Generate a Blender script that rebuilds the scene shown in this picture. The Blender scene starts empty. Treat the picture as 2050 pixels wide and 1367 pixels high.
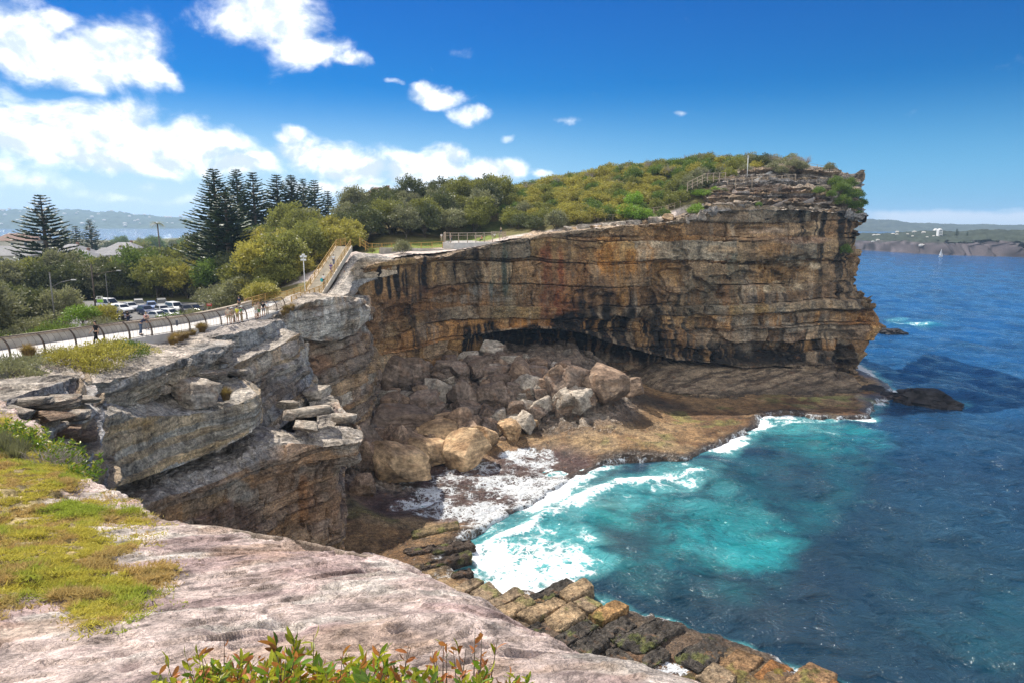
import bpy, bmesh, math, random
import numpy as np
from mathutils import Vector, Matrix
random.seed(7)
RNG = np.random.default_rng(11)
SC = bpy.context.scene
COL = SC.collection
F = 1367.0
CAMZ = 35.0
PITCH = math.atan((683.5 - 445.0) / F)
SP, CP = math.sin(PITCH), math.cos(PITCH)
SUN_AZ = math.radians(-37)      # clockwise from +Y
SUN_EL = math.radians(48)


# ---------- image helpers: pixel coordinates projected through the camera into world points ----------
def ray(px, py):
    a = (px - 1025.0) / F
    b = (py - 683.5) / F
    return np.array([a, CP - b * SP, -SP - b * CP])


def PZ(px, py, z):
    d = ray(px, py)
    t = (z - CAMZ) / d[2]
    return np.array([d[0] * t, d[1] * t, z])


def PY(px, py, Y):
    d = ray(px, py)
    t = Y / d[1]
    return np.array([d[0] * t, Y, CAMZ + d[2] * t])


def image_px(p):
    """world points (N,3) -> image pixel coordinates"""
    x, y, z = p[:, 0], p[:, 1], p[:, 2] - CAMZ
    dep = y * CP - z * SP
    up = y * SP + z * CP
    dep = np.maximum(dep, 1e-3)
    return 1025 + F * x / dep, 683.5 - F * up / dep


# ---------- numpy noise ----------
def _h(ix, iy, iz, seed):
    ix, iy, iz = np.atleast_1d(ix), np.atleast_1d(iy), np.atleast_1d(iz)
    h = (ix.astype(np.uint32) * np.uint32(374761393) + iy.astype(np.uint32) * np.uint32(668265263)
         + iz.astype(np.uint32) * np.uint32(2246822519) + np.uint32((seed * 3266489917) & 0xffffffff))
    h = (h ^ (h >> np.uint32(15))) * np.uint32(2246822519)
    h = (h ^ (h >> np.uint32(13))) * np.uint32(3266489917)
    h = h ^ (h >> np.uint32(16))
    return h.astype(np.float64) / 4294967295.0


def hash1(i, seed=0):
    i = np.asarray(i).astype(np.int64)
    z = np.zeros_like(i)
    return _h(i, z, z, seed)


def hash2(i, j, seed=0):
    i = np.asarray(i).astype(np.int64)
    j = np.asarray(j).astype(np.int64)
    return _h(i, j, np.zeros_like(i), seed)


_LAT = np.random.default_rng(12345).random((64, 64, 64)).astype(np.float32).ravel()


def vnoise(p, seed=0):
    p = np.asarray(p, np.float32)
    fl = np.floor(p)
    f = p - fl
    i = fl.astype(np.int32)
    f = f * f * f * (f * (f * 6 - 15) + 10)
    ox, oy, oz = (seed * 7919 + 13) % 61, (seed * 104729 + 29) % 59, (seed * 1299709 + 7) % 53
    x0, y0, z0 = ((i[:, 0] + ox) & 63) << 12, ((i[:, 1] + oy) & 63) << 6, (i[:, 2] + oz) & 63
    x1, y1, z1 = ((i[:, 0] + ox + 1) & 63) << 12, ((i[:, 1] + oy + 1) & 63) << 6, (i[:, 2] + oz + 1) & 63
    fx, fy, fz = f[:, 0], f[:, 1], f[:, 2]
    T = _LAT
    a = T[x0 + y0 + z0]; a = a + fx * (T[x1 + y0 + z0] - a)
    b = T[x0 + y1 + z0]; b = b + fx * (T[x1 + y1 + z0] - b)
    a = a + fy * (b - a)
    c = T[x0 + y0 + z1]; c = c + fx * (T[x1 + y0 + z1] - c)
    d = T[x0 + y1 + z1]; d = d + fx * (T[x1 + y1 + z1] - d)
    c = c + fy * (d - c)
    return (a + fz * (c - a)).astype(np.float64)


def fbm(p, octv=4, seed=0, gain=.5, lac=2.03):
    """about -1..1"""
    p = np.asarray(p, np.float32)
    a, s, o = 1.0, 0.0, 0
    for k in range(octv):
        o = o + a * (vnoise(p, seed + 17 * k) * 2 - 1)
        s += a
        a *= gain
        p = p * lac + 3.7
    return o / s * 1.6


def ridged(p, octv=4, seed=0):
    p = np.asarray(p, float)
    a, s, o = 1.0, 0.0, 0
    for k in range(octv):
        o = o + a * (1 - np.abs(vnoise(p, seed + 17 * k) * 2 - 1))
        s += a
        a *= .5
        p = p * 2.1 + 1.3
    return o / s


def sstep(a, b, x):
    t = np.clip((x - a) / (b - a), 0, 1)
    return t * t * (3 - 2 * t)


def lerp(a, b, t):
    return a + (b - a) * t


def seg_dist(P, poly, closed=False):
    """distance of 2D points P to a polyline, with the parameter along it"""
    poly = np.asarray(poly, float)
    n = len(poly)
    best = np.full(len(P), 1e18)
    par = np.zeros(len(P))
    for k in range(n if closed else n - 1):
        a, b = poly[k], poly[(k + 1) % n]
        d = b - a
        t = np.clip(((P - a) @ d) / max(d @ d, 1e-9), 0, 1)
        q = P - (a + t[:, None] * d)
        r = (q * q).sum(1)
        m = r < best
        best[m] = r[m]
        par[m] = (k + t)[m]
    return np.sqrt(best), par


def in_poly(P, poly):
    poly = np.asarray(poly, float)
    x, y = P[:, 0], P[:, 1]
    c = np.zeros(len(P), bool)
    n = len(poly)
    for k in range(n):
        x1, y1 = poly[k]
        x2, y2 = poly[(k + 1) % n]
        if y1 == y2:
            continue
        c ^= ((y1 > y) != (y2 > y)) & (x < (x2 - x1) * (y - y1) / (y2 - y1) + x1)
    return c


def sdf_poly(P, poly):
    d, _ = seg_dist(P, poly, True)
    return np.where(in_poly(P, poly), d, -d)       # positive inside


# ---------- object helpers ----------
def tag(o, label=None, cat=None, group=None, kind=None):
    if label: o['label'] = label
    if cat: o['category'] = cat
    if group: o['group'] = group
    if kind: o['kind'] = kind
    return o


def link(name, me, mat=None, parent=None):
    o = bpy.data.objects.new(name, me)
    COL.objects.link(o)
    if mat is not None and me is not None and hasattr(me, 'materials') and len(me.materials) == 0:
        me.materials.append(mat)
    if parent is not None:
        o.parent = parent
    return o


def empty(name, loc=(0, 0, 0), rz=0.0):
    o = bpy.data.objects.new(name, None)
    COL.objects.link(o)
    o.location = loc
    o.rotation_euler = (0, 0, rz)
    o.empty_display_size = .3
    return o


def copy_tree(o, parent=None):
    c = o.copy()
    COL.objects.link(c)
    c.parent = parent
    for ch in list(o.children):
        copy_tree(ch, c)
    return c


def mesh_np(name, V, faces, smooth=True, cols=None, attrs=None, mat_idx=None):
    """V (n,3); faces (m,4) or (m,3) int array"""
    V = np.asarray(V, np.float32)
    faces = np.asarray(faces, np.int32)
    k = faces.shape[1]
    me = bpy.data.meshes.new(name)
    me.vertices.add(len(V))
    me.vertices.foreach_set('co', V.ravel())
    me.loops.add(faces.size)
    me.loops.foreach_set('vertex_index', faces.ravel())
    me.polygons.add(len(faces))
    me.polygons.foreach_set('loop_start', np.arange(0, faces.size, k, dtype=np.int32))
    me.polygons.foreach_set('loop_total', np.full(len(faces), k, np.int32))
    if mat_idx is not None:
        me.polygons.foreach_set('material_index', np.asarray(mat_idx, np.int32))
    me.polygons.foreach_set('use_smooth', np.full(len(faces), bool(smooth)))
    if cols is not None:
        a = me.attributes.new('tint', 'FLOAT_COLOR', 'POINT')
        c = np.ones((len(V), 4), np.float32)
        c[:, :3] = cols
        a.data.foreach_set('color', c.ravel())
    for nm, val in (attrs or {}).items():
        a = me.attributes.new(nm, 'FLOAT', 'POINT')
        a.data.foreach_set('value', np.asarray(val, np.float32))
    me.update(calc_edges=True)
    me.validate()
    return me


def grid_faces(nu, nv, off=0):
    i = np.arange(nu - 1)[:, None]
    j = np.arange(nv - 1)[None, :]
    a = (i * nv + j).ravel() + off
    return np.stack([a, a + nv, a + nv + 1, a + 1], 1)


class MB:
    """collects simple shapes into one mesh"""
    def __init__(self):
        self.V = []
        self.Fc = []
        self.S = []

    def add(self, V, Fs, smooth=False):
        o = len(self.V)
        self.V += [tuple(v) for v in V]
        self.Fc += [tuple(i + o for i in f) for f in Fs]
        self.S += [smooth] * len(Fs)
        return self

    def box(self, c, s, rz=0.0, taper=1.0):
        cx, cy, cz = c
        hx, hy, hz = s[0] / 2, s[1] / 2, s[2] / 2
        V = []
        for dz, k in ((-hz, 1), (hz, taper)):
            for dx, dy in ((-hx, -hy), (hx, -hy), (hx, hy), (-hx, hy)):
                x, y = dx * k, dy * k
                V.append((cx + x * math.cos(rz) - y * math.sin(rz), cy + x * math.sin(rz) + y * math.cos(rz), cz + dz))
        return self.add(V, [(3, 2, 1, 0), (4, 5, 6, 7), (0, 1, 5, 4), (1, 2, 6, 5), (2, 3, 7, 6), (3, 0, 4, 7)])

    def tube(self, pts, r, n=8, caps=True):
        pts = [Vector(p) for p in pts]
        rs = r if isinstance(r, (list, tuple)) else [r] * len(pts)
        V, Fs = [], []
        for k, p in enumerate(pts):
            d = (pts[min(k + 1, len(pts) - 1)] - pts[max(k - 1, 0)]).normalized()
            u = d.cross(Vector((0, 0, 1)))
            if u.length < 1e-3: u = Vector((1, 0, 0))
            u.normalize()
            w = d.cross(u).normalized()
            for q in range(n):
                a = 2 * math.pi * q / n
                V.append(p + (u * math.cos(a) + w * math.sin(a)) * rs[k])
        for k in range(len(pts) - 1):
            for q in range(n):
                a, b = k * n + q, k * n + (q + 1) % n
                Fs.append((a, b, b + n, a + n))
        if caps:
            Fs.append(tuple(range(n - 1, -1, -1)))
            Fs.append(tuple(range((len(pts) - 1) * n, len(pts) * n)))
        return self.add(V, Fs, True)

    def bar(self, a, b, w, h):
        """rectangular bar a->b, w horizontally, h vertically"""
        a, b = Vector(a), Vector(b)
        d = (b - a).normalized()
        u = d.cross(Vector((0, 0, 1)))
        if u.length < 1e-3: u = Vector((1, 0, 0))
        u.normalize()
        v = u.cross(d).normalized()
        V = []
        for p in (a, b):
            for su, sv in ((-1, -1), (1, -1), (1, 1), (-1, 1)):
                V.append(p + u * su * w / 2 + v * sv * h / 2)
        return self.add(V, [(3, 2, 1, 0), (4, 5, 6, 7), (0, 1, 5, 4), (1, 2, 6, 5), (2, 3, 7, 6), (3, 0, 4, 7)])

    def ball(self, c, r, n=10, m=6):
        rx, ry, rz = r if isinstance(r, (tuple, list)) else (r, r, r)
        V = [(c[0], c[1], c[2] - rz)]
        for j in range(1, m):
            t = math.pi * j / m
            for i in range(n):
                a = 2 * math.pi * i / n
                V.append((c[0] + rx * math.sin(t) * math.cos(a), c[1] + ry * math.sin(t) * math.sin(a), c[2] - rz * math.cos(t)))
        V.append((c[0], c[1], c[2] + rz))
        Fs = [(0, 1 + (i + 1) % n, 1 + i) for i in range(n)]
        for j in range(m - 2):
            for i in range(n):
                a, b = 1 + j * n + i, 1 + j * n + (i + 1) % n
                Fs.append((a, b, b + n, a + n))
        L = len(V) - 1
        Fs += [(L, 1 + (m - 2) * n + i, 1 + (m - 2) * n + (i + 1) % n) for i in range(n)]
        return self.add(V, Fs, True)

    def prism(self, prof, x0, x1, axis='x'):
        """profile [(a,b)..] extruded; axis x: (a,b)->(y,z)"""
        n = len(prof)
        V = []
        for x in (x0, x1):
            for a, b in prof:
                V.append((x, a, b) if axis == 'x' else ((a, x, b) if axis == 'y' else (a, b, x)))
        Fs = [tuple(range(n - 1, -1, -1)), tuple(range(n, 2 * n))]
        Fs += [(k, (k + 1) % n, (k + 1) % n + n, k + n) for k in range(n)]
        return self.add(V, Fs)

    def mesh(self, name, mat=None, bevel=0):
        me = bpy.data.meshes.new(name)
        me.from_pydata(self.V, [], self.Fc)
        me.polygons.foreach_set('use_smooth', self.S)
        bm = bmesh.new()
        bm.from_mesh(me)
        bmesh.ops.recalc_face_normals(bm, faces=bm.faces)
        if bevel:
            bmesh.ops.bevel(bm, geom=bm.edges[:], offset=bevel, segments=1, affect='EDGES', clamp_overlap=True)
        bm.to_mesh(me)
        bm.free()
        if mat is not None: me.materials.append(mat)
        return me

    def build(self, name, mat=None, parent=None, bevel=0):
        return link(name, self.mesh(name, mat, bevel), None, parent)


# ---------- node helper ----------
class NT:
    def __init__(self, nt):
        self.nt = nt
        nt.nodes.clear()

    def n(self, t, ins=None, **props):
        nd = self.nt.nodes.new('ShaderNode' + t)
        for k, v in props.items():
            setattr(nd, k, v)
        for k, v in (ins or {}).items():
            self.put(nd.inputs[k], v)
        return nd

    def put(self, sock, v):
        if hasattr(v, 'is_output') or isinstance(v, bpy.types.NodeSocket):
            self.nt.links.new(v, sock)
        elif isinstance(v, bpy.types.Node):
            self.nt.links.new(v.outputs[0], sock)
        else:
            if sock.type == 'RGBA' and len(v) == 3: v = (*v, 1)
            sock.default_value = v

    def m(self, op, a, b=None, c=None, clamp=False):
        nd = self.nt.nodes.new('ShaderNodeMath')
        nd.operation = op
        nd.use_clamp = clamp
        self.put(nd.inputs[0], a)
        if b is not None: self.put(nd.inputs[1], b)
        if c is not None: self.put(nd.inputs[2], c)
        return nd.outputs[0]

    def vm(self, op, a, b=None, out=0):
        nd = self.nt.nodes.new('ShaderNodeVectorMath')
        nd.operation = op
        self.put(nd.inputs[0], a)
        if b is not None:
            self.put(nd.inputs[3] if op == 'SCALE' else nd.inputs[1], b)
        return nd.outputs[out]

    def mix(self, f, a, b, bt='MIX'):
        nd = self.nt.nodes.new('ShaderNodeMix')
        nd.data_type = 'RGBA'
        nd.blend_type = bt
        self.put(nd.inputs[0], f)
        self.put(nd.inputs[6], a)
        self.put(nd.inputs[7], b)
        return nd.outputs[2]

    def noise(self, vec, scale, detail=4, rough=.55, dist=0.0, out='Fac'):
        nd = self.n('TexNoise', {'Scale': scale, 'Detail': detail, 'Roughness': rough, 'Distortion': dist})
        if vec is not None: self.put(nd.inputs['Vector'], vec)
        return nd.outputs[out]

    def ramp(self, f, a, b, lo=0.0, hi=1.0, smooth=True):
        nd = self.nt.nodes.new('ShaderNodeMapRange')
        nd.interpolation_type = 'SMOOTHSTEP' if smooth else 'LINEAR'
        self.put(nd.inputs[0], f)
        for i, v in enumerate((a, b, lo, hi)): self.put(nd.inputs[i + 1], v)
        return nd.outputs[0]

    def attr(self, name, out='Fac'):
        nd = self.nt.nodes.new('ShaderNodeAttribute')
        nd.attribute_name = name
        return nd.outputs[out]

    def mapping(self, vec, scale=(1, 1, 1), loc=(0, 0, 0), rot=(0, 0, 0)):
        return self.n('Mapping', {'Vector': vec, 'Scale': scale, 'Location': loc, 'Rotation': rot}).outputs[0]

    def bump(self, h, strength=.5, dist=.1, normal=None):
        nd = self.n('Bump', {'Height': h, 'Strength': strength, 'Distance': dist})
        if normal is not None: self.put(nd.inputs['Normal'], normal)
        return nd.outputs[0]


def new_mat(name):
    m = bpy.data.materials.new(name)
    m.use_nodes = True
    t = NT(m.node_tree)
    out = t.n('OutputMaterial')
    return m, t, out


def plain(name, col, rough=.6, metal=0.0, var=.25, scale=6.0, bump=.0, spec=.5):
    """simple procedural paint / metal / cloth: colour broken up by object space noise"""
    m, t, out = new_mat(name)
    co = t.n('TexCoord').outputs['Object']
    nz = t.noise(co, scale, 5, .6)
    c = t.mix(t.ramp(nz, .3, .75), tuple(x * (1 - var) for x in col), tuple(min(1, x * (1 + var * .6)) for x in col))
    ins = {'Base Color': c, 'Roughness': rough, 'Metallic': metal, 'Specular IOR Level': spec}
    b = t.n('BsdfPrincipled', ins)
    if bump:
        t.put(b.inputs['Normal'], t.bump(t.noise(co, scale * 6, 4), bump, .02))
    t.put(out.inputs[0], b)
    return m
# ---------- rock ----------
def rock_mat(name, spec=.25, rough=.85, fine=1.0, wet=False, foam=False, film=1.0, chips=1.0, grain=1.0, lamk=1.0):
    """sandstone: the bed colours come with the mesh (tint), grain, lichen and cracks from noise nodes"""
    m, t, out = new_mat(name)
    co = t.n('TexCoord').outputs['Object']
    tint = t.attr('tint', 'Color')
    warp = t.vm('ADD', co, t.vm('SCALE', t.noise(co, .5, 3, out='Color'), 1.2))
    big = t.noise(warp, .35 * fine, 5, .6)
    lam = t.noise(t.mapping(warp, (.25, .25, 3.2)), 1.0 * fine, 5, .65)
    ver = t.noise(t.mapping(warp, (1.6, 1.6, .12)), .8 * fine, 4, .6)
    gr = t.noise(co, 4.0 * fine, 6, .7)
    f = t.m('ADD', t.ramp(big, .25, .75, .55, 1.4), t.ramp(lam, .3, .7, -.36 * lamk, .34 * lamk))
    f = t.m('ADD', f, t.ramp(ver, .3, .7, -.18, .18))
    f = t.m('MULTIPLY', f, t.ramp(gr, .3, .7, 1 - .46 * grain, 1 + .42 * grain))
    c = t.mix(1.0, tint, t.n('CombineColor', {0: f, 1: f, 2: f}).outputs[0], 'MULTIPLY')
    # grey and rusty weathering films
    c = t.mix(t.ramp(t.noise(warp, .9 * fine, 6, .7),   .58, .72, 0, .42 * film), c, (.30, .275, .24))
    c = t.mix(t.ramp(t.noise(t.vm('ADD', warp, (31, 7, 5)), .7 * fine, 5, .65),   .56, .72, 0, .55 * film), c, (.27, .125, .05))
    # black lichen specks
    sp = t.m('MULTIPLY', t.ramp(t.noise(t.mapping(warp, (1, 1, .55)), 1.3 * fine, 8, .75), .54, .64), t.ramp(t.noise(co, .22, 3), .40, .60))
    c = t.mix(t.m('MULTIPLY', sp, .75 * (.4 + .6 * film)), c, (.035, .033, .032))
    h = t.m('ADD', t.m('MULTIPLY', t.noise(warp, 1.6 * fine, 8, .65), 1.0), t.m('MULTIPLY', lam, .5))
    h = t.m('ADD', h, t.m('MULTIPLY', gr, .35))
    chip = t.ramp(t.noise(t.vm('ADD', warp, (3, 9, 2)), .8 * fine, 7, .62), .50, .535)
    chip2 = t.ramp(t.noise(t.vm('ADD', warp, (13, 5, 8)), 2.1 * fine, 6, .62), .54, .57)
    h = t.m('ADD', h, t.m('ADD', t.m('MULTIPLY', chip, .45 * chips), t.m('MULTIPLY', chip2, .22 * chips)))
    nrm = t.bump(h, 1.0, .6 / fine)
    ins = {'Base Color': c, 'Roughness': rough, 'Specular IOR Level': spec, 'Normal': nrm}
    if foam:
        fo = t.m('MULTIPLY', t.attr('foam'), t.ramp(t.noise(t.mapping(co, (1, 1.35, 1), rot=(0, 0, -.7)), .15, 6, .6), .30, .64, .62, 1.22))
        lace = t.n('TexVoronoi', {'Vector': t.vm('ADD', co, t.vm('SCALE', t.noise(co, .9, 4, out='Color'), 1.6)), 'Scale': .8},
                   feature='DISTANCE_TO_EDGE').outputs[0]
        l2 = t.n('TexVoronoi', {'Vector': t.vm('ADD', co, t.vm('SCALE', t.noise(co, 2.2, 4, out='Color'), .7)), 'Scale': 2.3},
                 feature='DISTANCE_TO_EDGE').outputs[0]
        v = t.m('MAXIMUM', t.m('SUBTRACT', 1.0, t.ramp(lace, 0, .22)), t.m('MULTIPLY', t.m('SUBTRACT', 1.0, t.ramp(l2, 0, .26)), .85))
        v = t.m('ADD', t.m('MULTIPLY', v, .55), t.ramp(t.noise(co, .55, 7, .72), .28, .72, 0, .6))
        fm = t.ramp(t.m('ADD', v, t.m('MULTIPLY', t.m('SUBTRACT', fo, 1.0), 1.25)), .10, .50)
        fm = t.m('MULTIPLY', fm, t.ramp(fo, .05, .25))
        wetm = t.attr('wet')
        ins['Base Color'] = t.mix(fm, c, (.82, .85, .87))
        ins['Roughness'] = t.m('ADD', t.m('MULTIPLY', wetm, -.5), .8)
    b = t.n('BsdfPrincipled', ins)
    t.put(out.inputs[0], b)
    return m


M = {}
M['rock'] = rock_mat('sandstone', lamk=.55)
M['pale'] = rock_mat('pale_sandstone', fine=2.2)
M['gully'] = rock_mat('gully_sandstone', fine=1.3, film=.6, chips=.35)
M['shelf'] = rock_mat('wet_shelf_rock', spec=.4, rough=.5, fine=1.6, foam=True)


def catmull(P, t):
    """P (n,...) control points, t (m,) in [0,n-1]"""
    n = len(P)
    i = np.clip(np.floor(t).astype(int), 0, n - 2)
    f = (t - i).reshape((-1,) + (1,) * (P.ndim - 1))
    p0, p1, p2, p3 = P[np.maximum(i - 1, 0)], P[i], P[i + 1], P[np.minimum(i + 2, n - 1)]
    c = .5 * ((2 * p1) + (-p0 + p2) * f + (2 * p0 - 5 * p1 + 4 * p2 - p3) * f ** 2 + (-p0 + 3 * p1 - 3 * p2 + p3) * f ** 3)
    return lerp(p1 + (p2 - p1) * f, c, .7)


def alloc(lens, d):
    ts = []
    for k, L in enumerate(lens):
        n = max(2, int(math.ceil(L / d)))
        ts += list(k + np.arange(n) / n)
    ts.append(len(lens))
    return np.array(ts)


def sheet_grid(rows, du, dv, smooth_v=False):
    """rows: R polylines x C points -> dense grid, u along columns, v along rows"""
    G = np.array(rows, float)                  # R,C,3
    lu = np.linalg.norm(np.diff(G, axis=1), axis=2).max(0)
    lv = np.median(np.linalg.norm(np.diff(G, axis=0), axis=2), axis=1) * .6 + np.linalg.norm(np.diff(G, axis=0), axis=2).max(1) * .4
    tu, tv = alloc(lu, du), alloc(lv, dv)
    A = catmull(np.swapaxes(G, 0, 1), tu)      # nu,R,3
    A = np.swapaxes(A, 0, 1)                   # R,nu,3
    if smooth_v:
        B = catmull(A, tv)
    else:
        i = np.clip(np.floor(tv).astype(int), 0, len(A) - 2)
        f = (tv - i)[:, None, None]
        B = A[i] * (1 - f) + A[i + 1] * f      # nv,nu,3
    B = np.swapaxes(B, 0, 1)                   # nu,nv,3
    cl = np.concatenate([[0], np.cumsum(np.linalg.norm(np.diff(B, axis=0), axis=2).mean(1))])
    S = np.repeat(cl[:, None], B.shape[1], 1)
    V = np.repeat(tv[None, :], B.shape[0], 0)
    U = np.repeat(tu[:, None], B.shape[1], 1)
    return B, S, U, V


def grid_normals(B):
    du = np.gradient(B, axis=0)
    dv = np.gradient(B, axis=1)
    n = np.cross(du, dv)
    n /= np.maximum(np.linalg.norm(n, axis=2, keepdims=True), 1e-9)
    return n


def blur(A, k):
    for _ in range(k):
        A = A.copy()
        A[1:-1] = (A[:-2] + 2 * A[1:-1] + A[2:]) / 4
        A[:, 1:-1] = (A[:, :-2] + 2 * A[:, 1:-1] + A[:, 2:]) / 4
    return A


def bed_bounds(seed, tmin, tmax, z0=-30, z1=90):
    r = np.random.default_rng(seed)
    b = [z0]
    while b[-1] < z1:
        b.append(b[-1] + (tmin + (tmax - tmin) * r.random() ** 1.6))
    return np.array(b)


def rock_relief(B, S, seed=1, tmin=.5, tmax=2.6, bed=.7, blk=.5, crack=.35, lam=.08, rough=.5, dip=(0, 0), jmin=1.6, jmax=6,
                top=.25, wscale=.045, flip=1, hollow=0.0, amp=None):
    """bedding, joints, laminae, hollows: real relief pushed along the surface normal"""
    nu, nv = B.shape[:2]
    P = B.reshape(-1, 3)
    N = blur(grid_normals(B), 1).reshape(-1, 3) * flip
    s = S.reshape(-1)
    zz = P[:, 2] - dip[0] * P[:, 0] - dip[1] * P[:, 1] + 1.3 * fbm(P * np.array([wscale, wscale, wscale * .8]), 3, seed) + .12 * fbm(P * .6, 3, seed + 5)
    bb = bed_bounds(seed, tmin, tmax)
    idx = np.clip(np.searchsorted(bb, zz) - 1, 0, len(bb) - 2)
    th = bb[idx + 1] - bb[idx]
    tz = np.minimum(zz - bb[idx], bb[idx + 1] - zz)
    tup = (bb[idx + 1] - zz) / th
    jl = jmin + (jmax - jmin) * hash1(idx, seed + 3)
    js = (s + 40 * hash1(idx, seed + 4) + .5 * fbm(P * .35, 3, seed + 9)) / jl
    jb = np.floor(js)
    b0 = jb + .7 * (hash2(idx, jb, seed + 6) - .5) + .5          # uneven joint positions
    jn = np.where(js < b0, jb - 1, jb)
    b1 = np.where(js < b0, jb - .5 + .7 * (hash2(idx, jb - 1, seed + 6) - .5), jb + 1.5 + .7 * (hash2(idx, jb + 1, seed + 6) - .5))
    tj0, tj1 = np.abs(js - b0) * jl, np.abs(js - b1) * jl
    own = hash2(idx, np.where(js < b0, jb, jb), seed + 12) > .62   # only some joints stand open
    oth = hash2(idx, np.where(js < b0, jb - 1, jb + 1), seed + 12) > .62
    tj = np.minimum(np.where(own, tj0, 9), np.where(oth, tj1, 9))
    jb = jn
    hv = hash1(idx, seed + 1) - .5
    D = bed * hv * 1.4 + blk * (hash2(idx, jb, seed + 2) - .5)
    open_ = (hash1(idx, seed + 8) ** 1.5) * 1.5 * sstep(-.35, .35, fbm(np.stack([s * .06, idx * 3.3, s * 0], 1), 3, seed + 10))
    D -= crack * np.exp(-(tz / (.10 + .12 * hash1(idx, seed + 7))) ** 2) * (.12 + open_)
    # freshly broken scars and overhanging lips
    sc_ = fbm(P * np.array([.10, .10, .16]), 4, seed + 70)
    D -= bed * .9 * sstep(.12, .16, sc_) + bed * .6 * sstep(.38, .41, sc_)
    D -= crack * .9 * np.exp(-(tj / (.10 + .1 * vnoise(P * .5, seed + 11))) ** 2)
    D += bed * .35 * (.5 - tup) * (hash1(idx, seed + 13) - .35)          # beds lean in or out
    D += lam * (vnoise(np.stack([P[:, 0] * .15, P[:, 1] * .15, zz * 4.5], 1), seed + 20) * 2 - 1)
    D += lam * .6 * (vnoise(np.stack([P[:, 0] * .4, P[:, 1] * .4, zz * 11], 1), seed + 21) * 2 - 1)
    D += rough * (.65 * fbm(P * np.array([.14, .14, .2]), 4, seed + 30) + .22 * fbm(P * .8, 4, seed + 31))
    if hollow:
        hz = fbm(P * np.array([.12, .12, .3]), 3, seed + 40)
        D -= hollow * sstep(.35, .75, hz)
    if amp is not None: D = D * amp(P)
    nz = np.abs(N[:, 2])
    wf = 1 - sstep(.55, .9, nz)
    Dtop = top * (1.2 * fbm(P * np.array([.25, .25, .25]), 5, seed + 50))
    q = fbm(P * .35, 3, seed + 51) * 3.0
    Dtop += top * (np.floor(q) + sstep(.75, 1.0, q - np.floor(q)) - q * .5) * .5
    Dtop += top * .25 * ridged(P * 1.3, 4, seed + 52) - top * .15
    P2 = P + N * (D * wf)[:, None]
    P2[:, 2] += Dtop * (1 - wf)
    info = dict(idx=idx, jb=jb, zz=zz, wf=wf, s=s, D=D, tz=tz, tj=tj)
    return P2, info


def rock_tint(P, info, base, seed=1, var=.25, streak=.5, streak_col=(.05, .047, .045), pale=.3, pale_col=(.40, .38, .34), top_col=None, pal=None):
    n = len(P)
    c = np.tile(np.array(base, float), (n, 1))
    idx, jb, s = info['idx'], info['jb'], info['s']
    hv = hash1(idx, seed + 60)
    warm = hash1(idx, seed + 61)
    if pal is not None:
        pa = np.array(pal)
        patch = sstep(-.25, .35, fbm(np.stack([s * .05, idx * 5.1, s * 0], 1), 3, seed + 68))
        pick = np.minimum((hash1(idx, seed + 69) * len(pa)).astype(int), len(pa) - 1)
        pick2 = np.minimum((hash2(idx, jb, seed + 71) * len(pa)).astype(int), len(pa) - 1)
        c = lerp(c, lerp(pa[pick], pa[pick2], .65), (.4 + .55 * patch)[:, None])
    c *= (1 - var + 2 * var * hv)[:, None]
    c *= 1 + np.array([.14, 0, -.22]) * (warm - .5)[:, None] * 2
    c *= (1 - .15 + .3 * hash2(idx, jb, seed + 62))[:, None]
    st = fbm(np.stack([s * .55, P[:, 2] * .05, s * 0], 1), 4, seed + 63) + .35 * fbm(np.stack([s * 2.2, P[:, 2] * .09, s * 0], 1), 3, seed + 64)
    reg = sstep(-.1, .5, fbm(P * .06, 3, seed + 65))
    m = sstep(.15, .6, st) * reg * streak * info['wf']
    c = lerp(c, np.array(streak_col), m[:, None])
    m = sstep(.2, .7, -st) * sstep(-.2, .4, fbm(P * .07, 3, seed + 66)) * pale * info['wf']
    c = lerp(c, np.array(pale_col), m[:, None])
    if top_col is not None:
        c = lerp(c, np.array(top_col)[None, :] * (.85 + .3 * vnoise(P * .6, seed + 67))[:, None], ((1 - info['wf']) * .9)[:, None])
    return c


def stains_and_shade(c, P, lst, seed=5, warp=26):
    """mineral staining of the rock, and shade painted into its cave and undercut"""
    px, py = image_px(P)
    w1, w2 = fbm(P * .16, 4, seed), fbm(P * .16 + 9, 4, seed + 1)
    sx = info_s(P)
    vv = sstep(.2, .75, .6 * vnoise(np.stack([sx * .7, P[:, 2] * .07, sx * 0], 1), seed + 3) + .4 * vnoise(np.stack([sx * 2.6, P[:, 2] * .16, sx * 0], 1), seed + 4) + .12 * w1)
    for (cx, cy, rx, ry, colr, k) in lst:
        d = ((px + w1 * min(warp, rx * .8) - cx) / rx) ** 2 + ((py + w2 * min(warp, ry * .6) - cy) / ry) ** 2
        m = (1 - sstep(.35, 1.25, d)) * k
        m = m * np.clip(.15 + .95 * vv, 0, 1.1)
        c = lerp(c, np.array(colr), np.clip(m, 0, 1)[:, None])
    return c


def info_s(P):
    return P[:, 0] * .85 + P[:, 1] * .5


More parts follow.
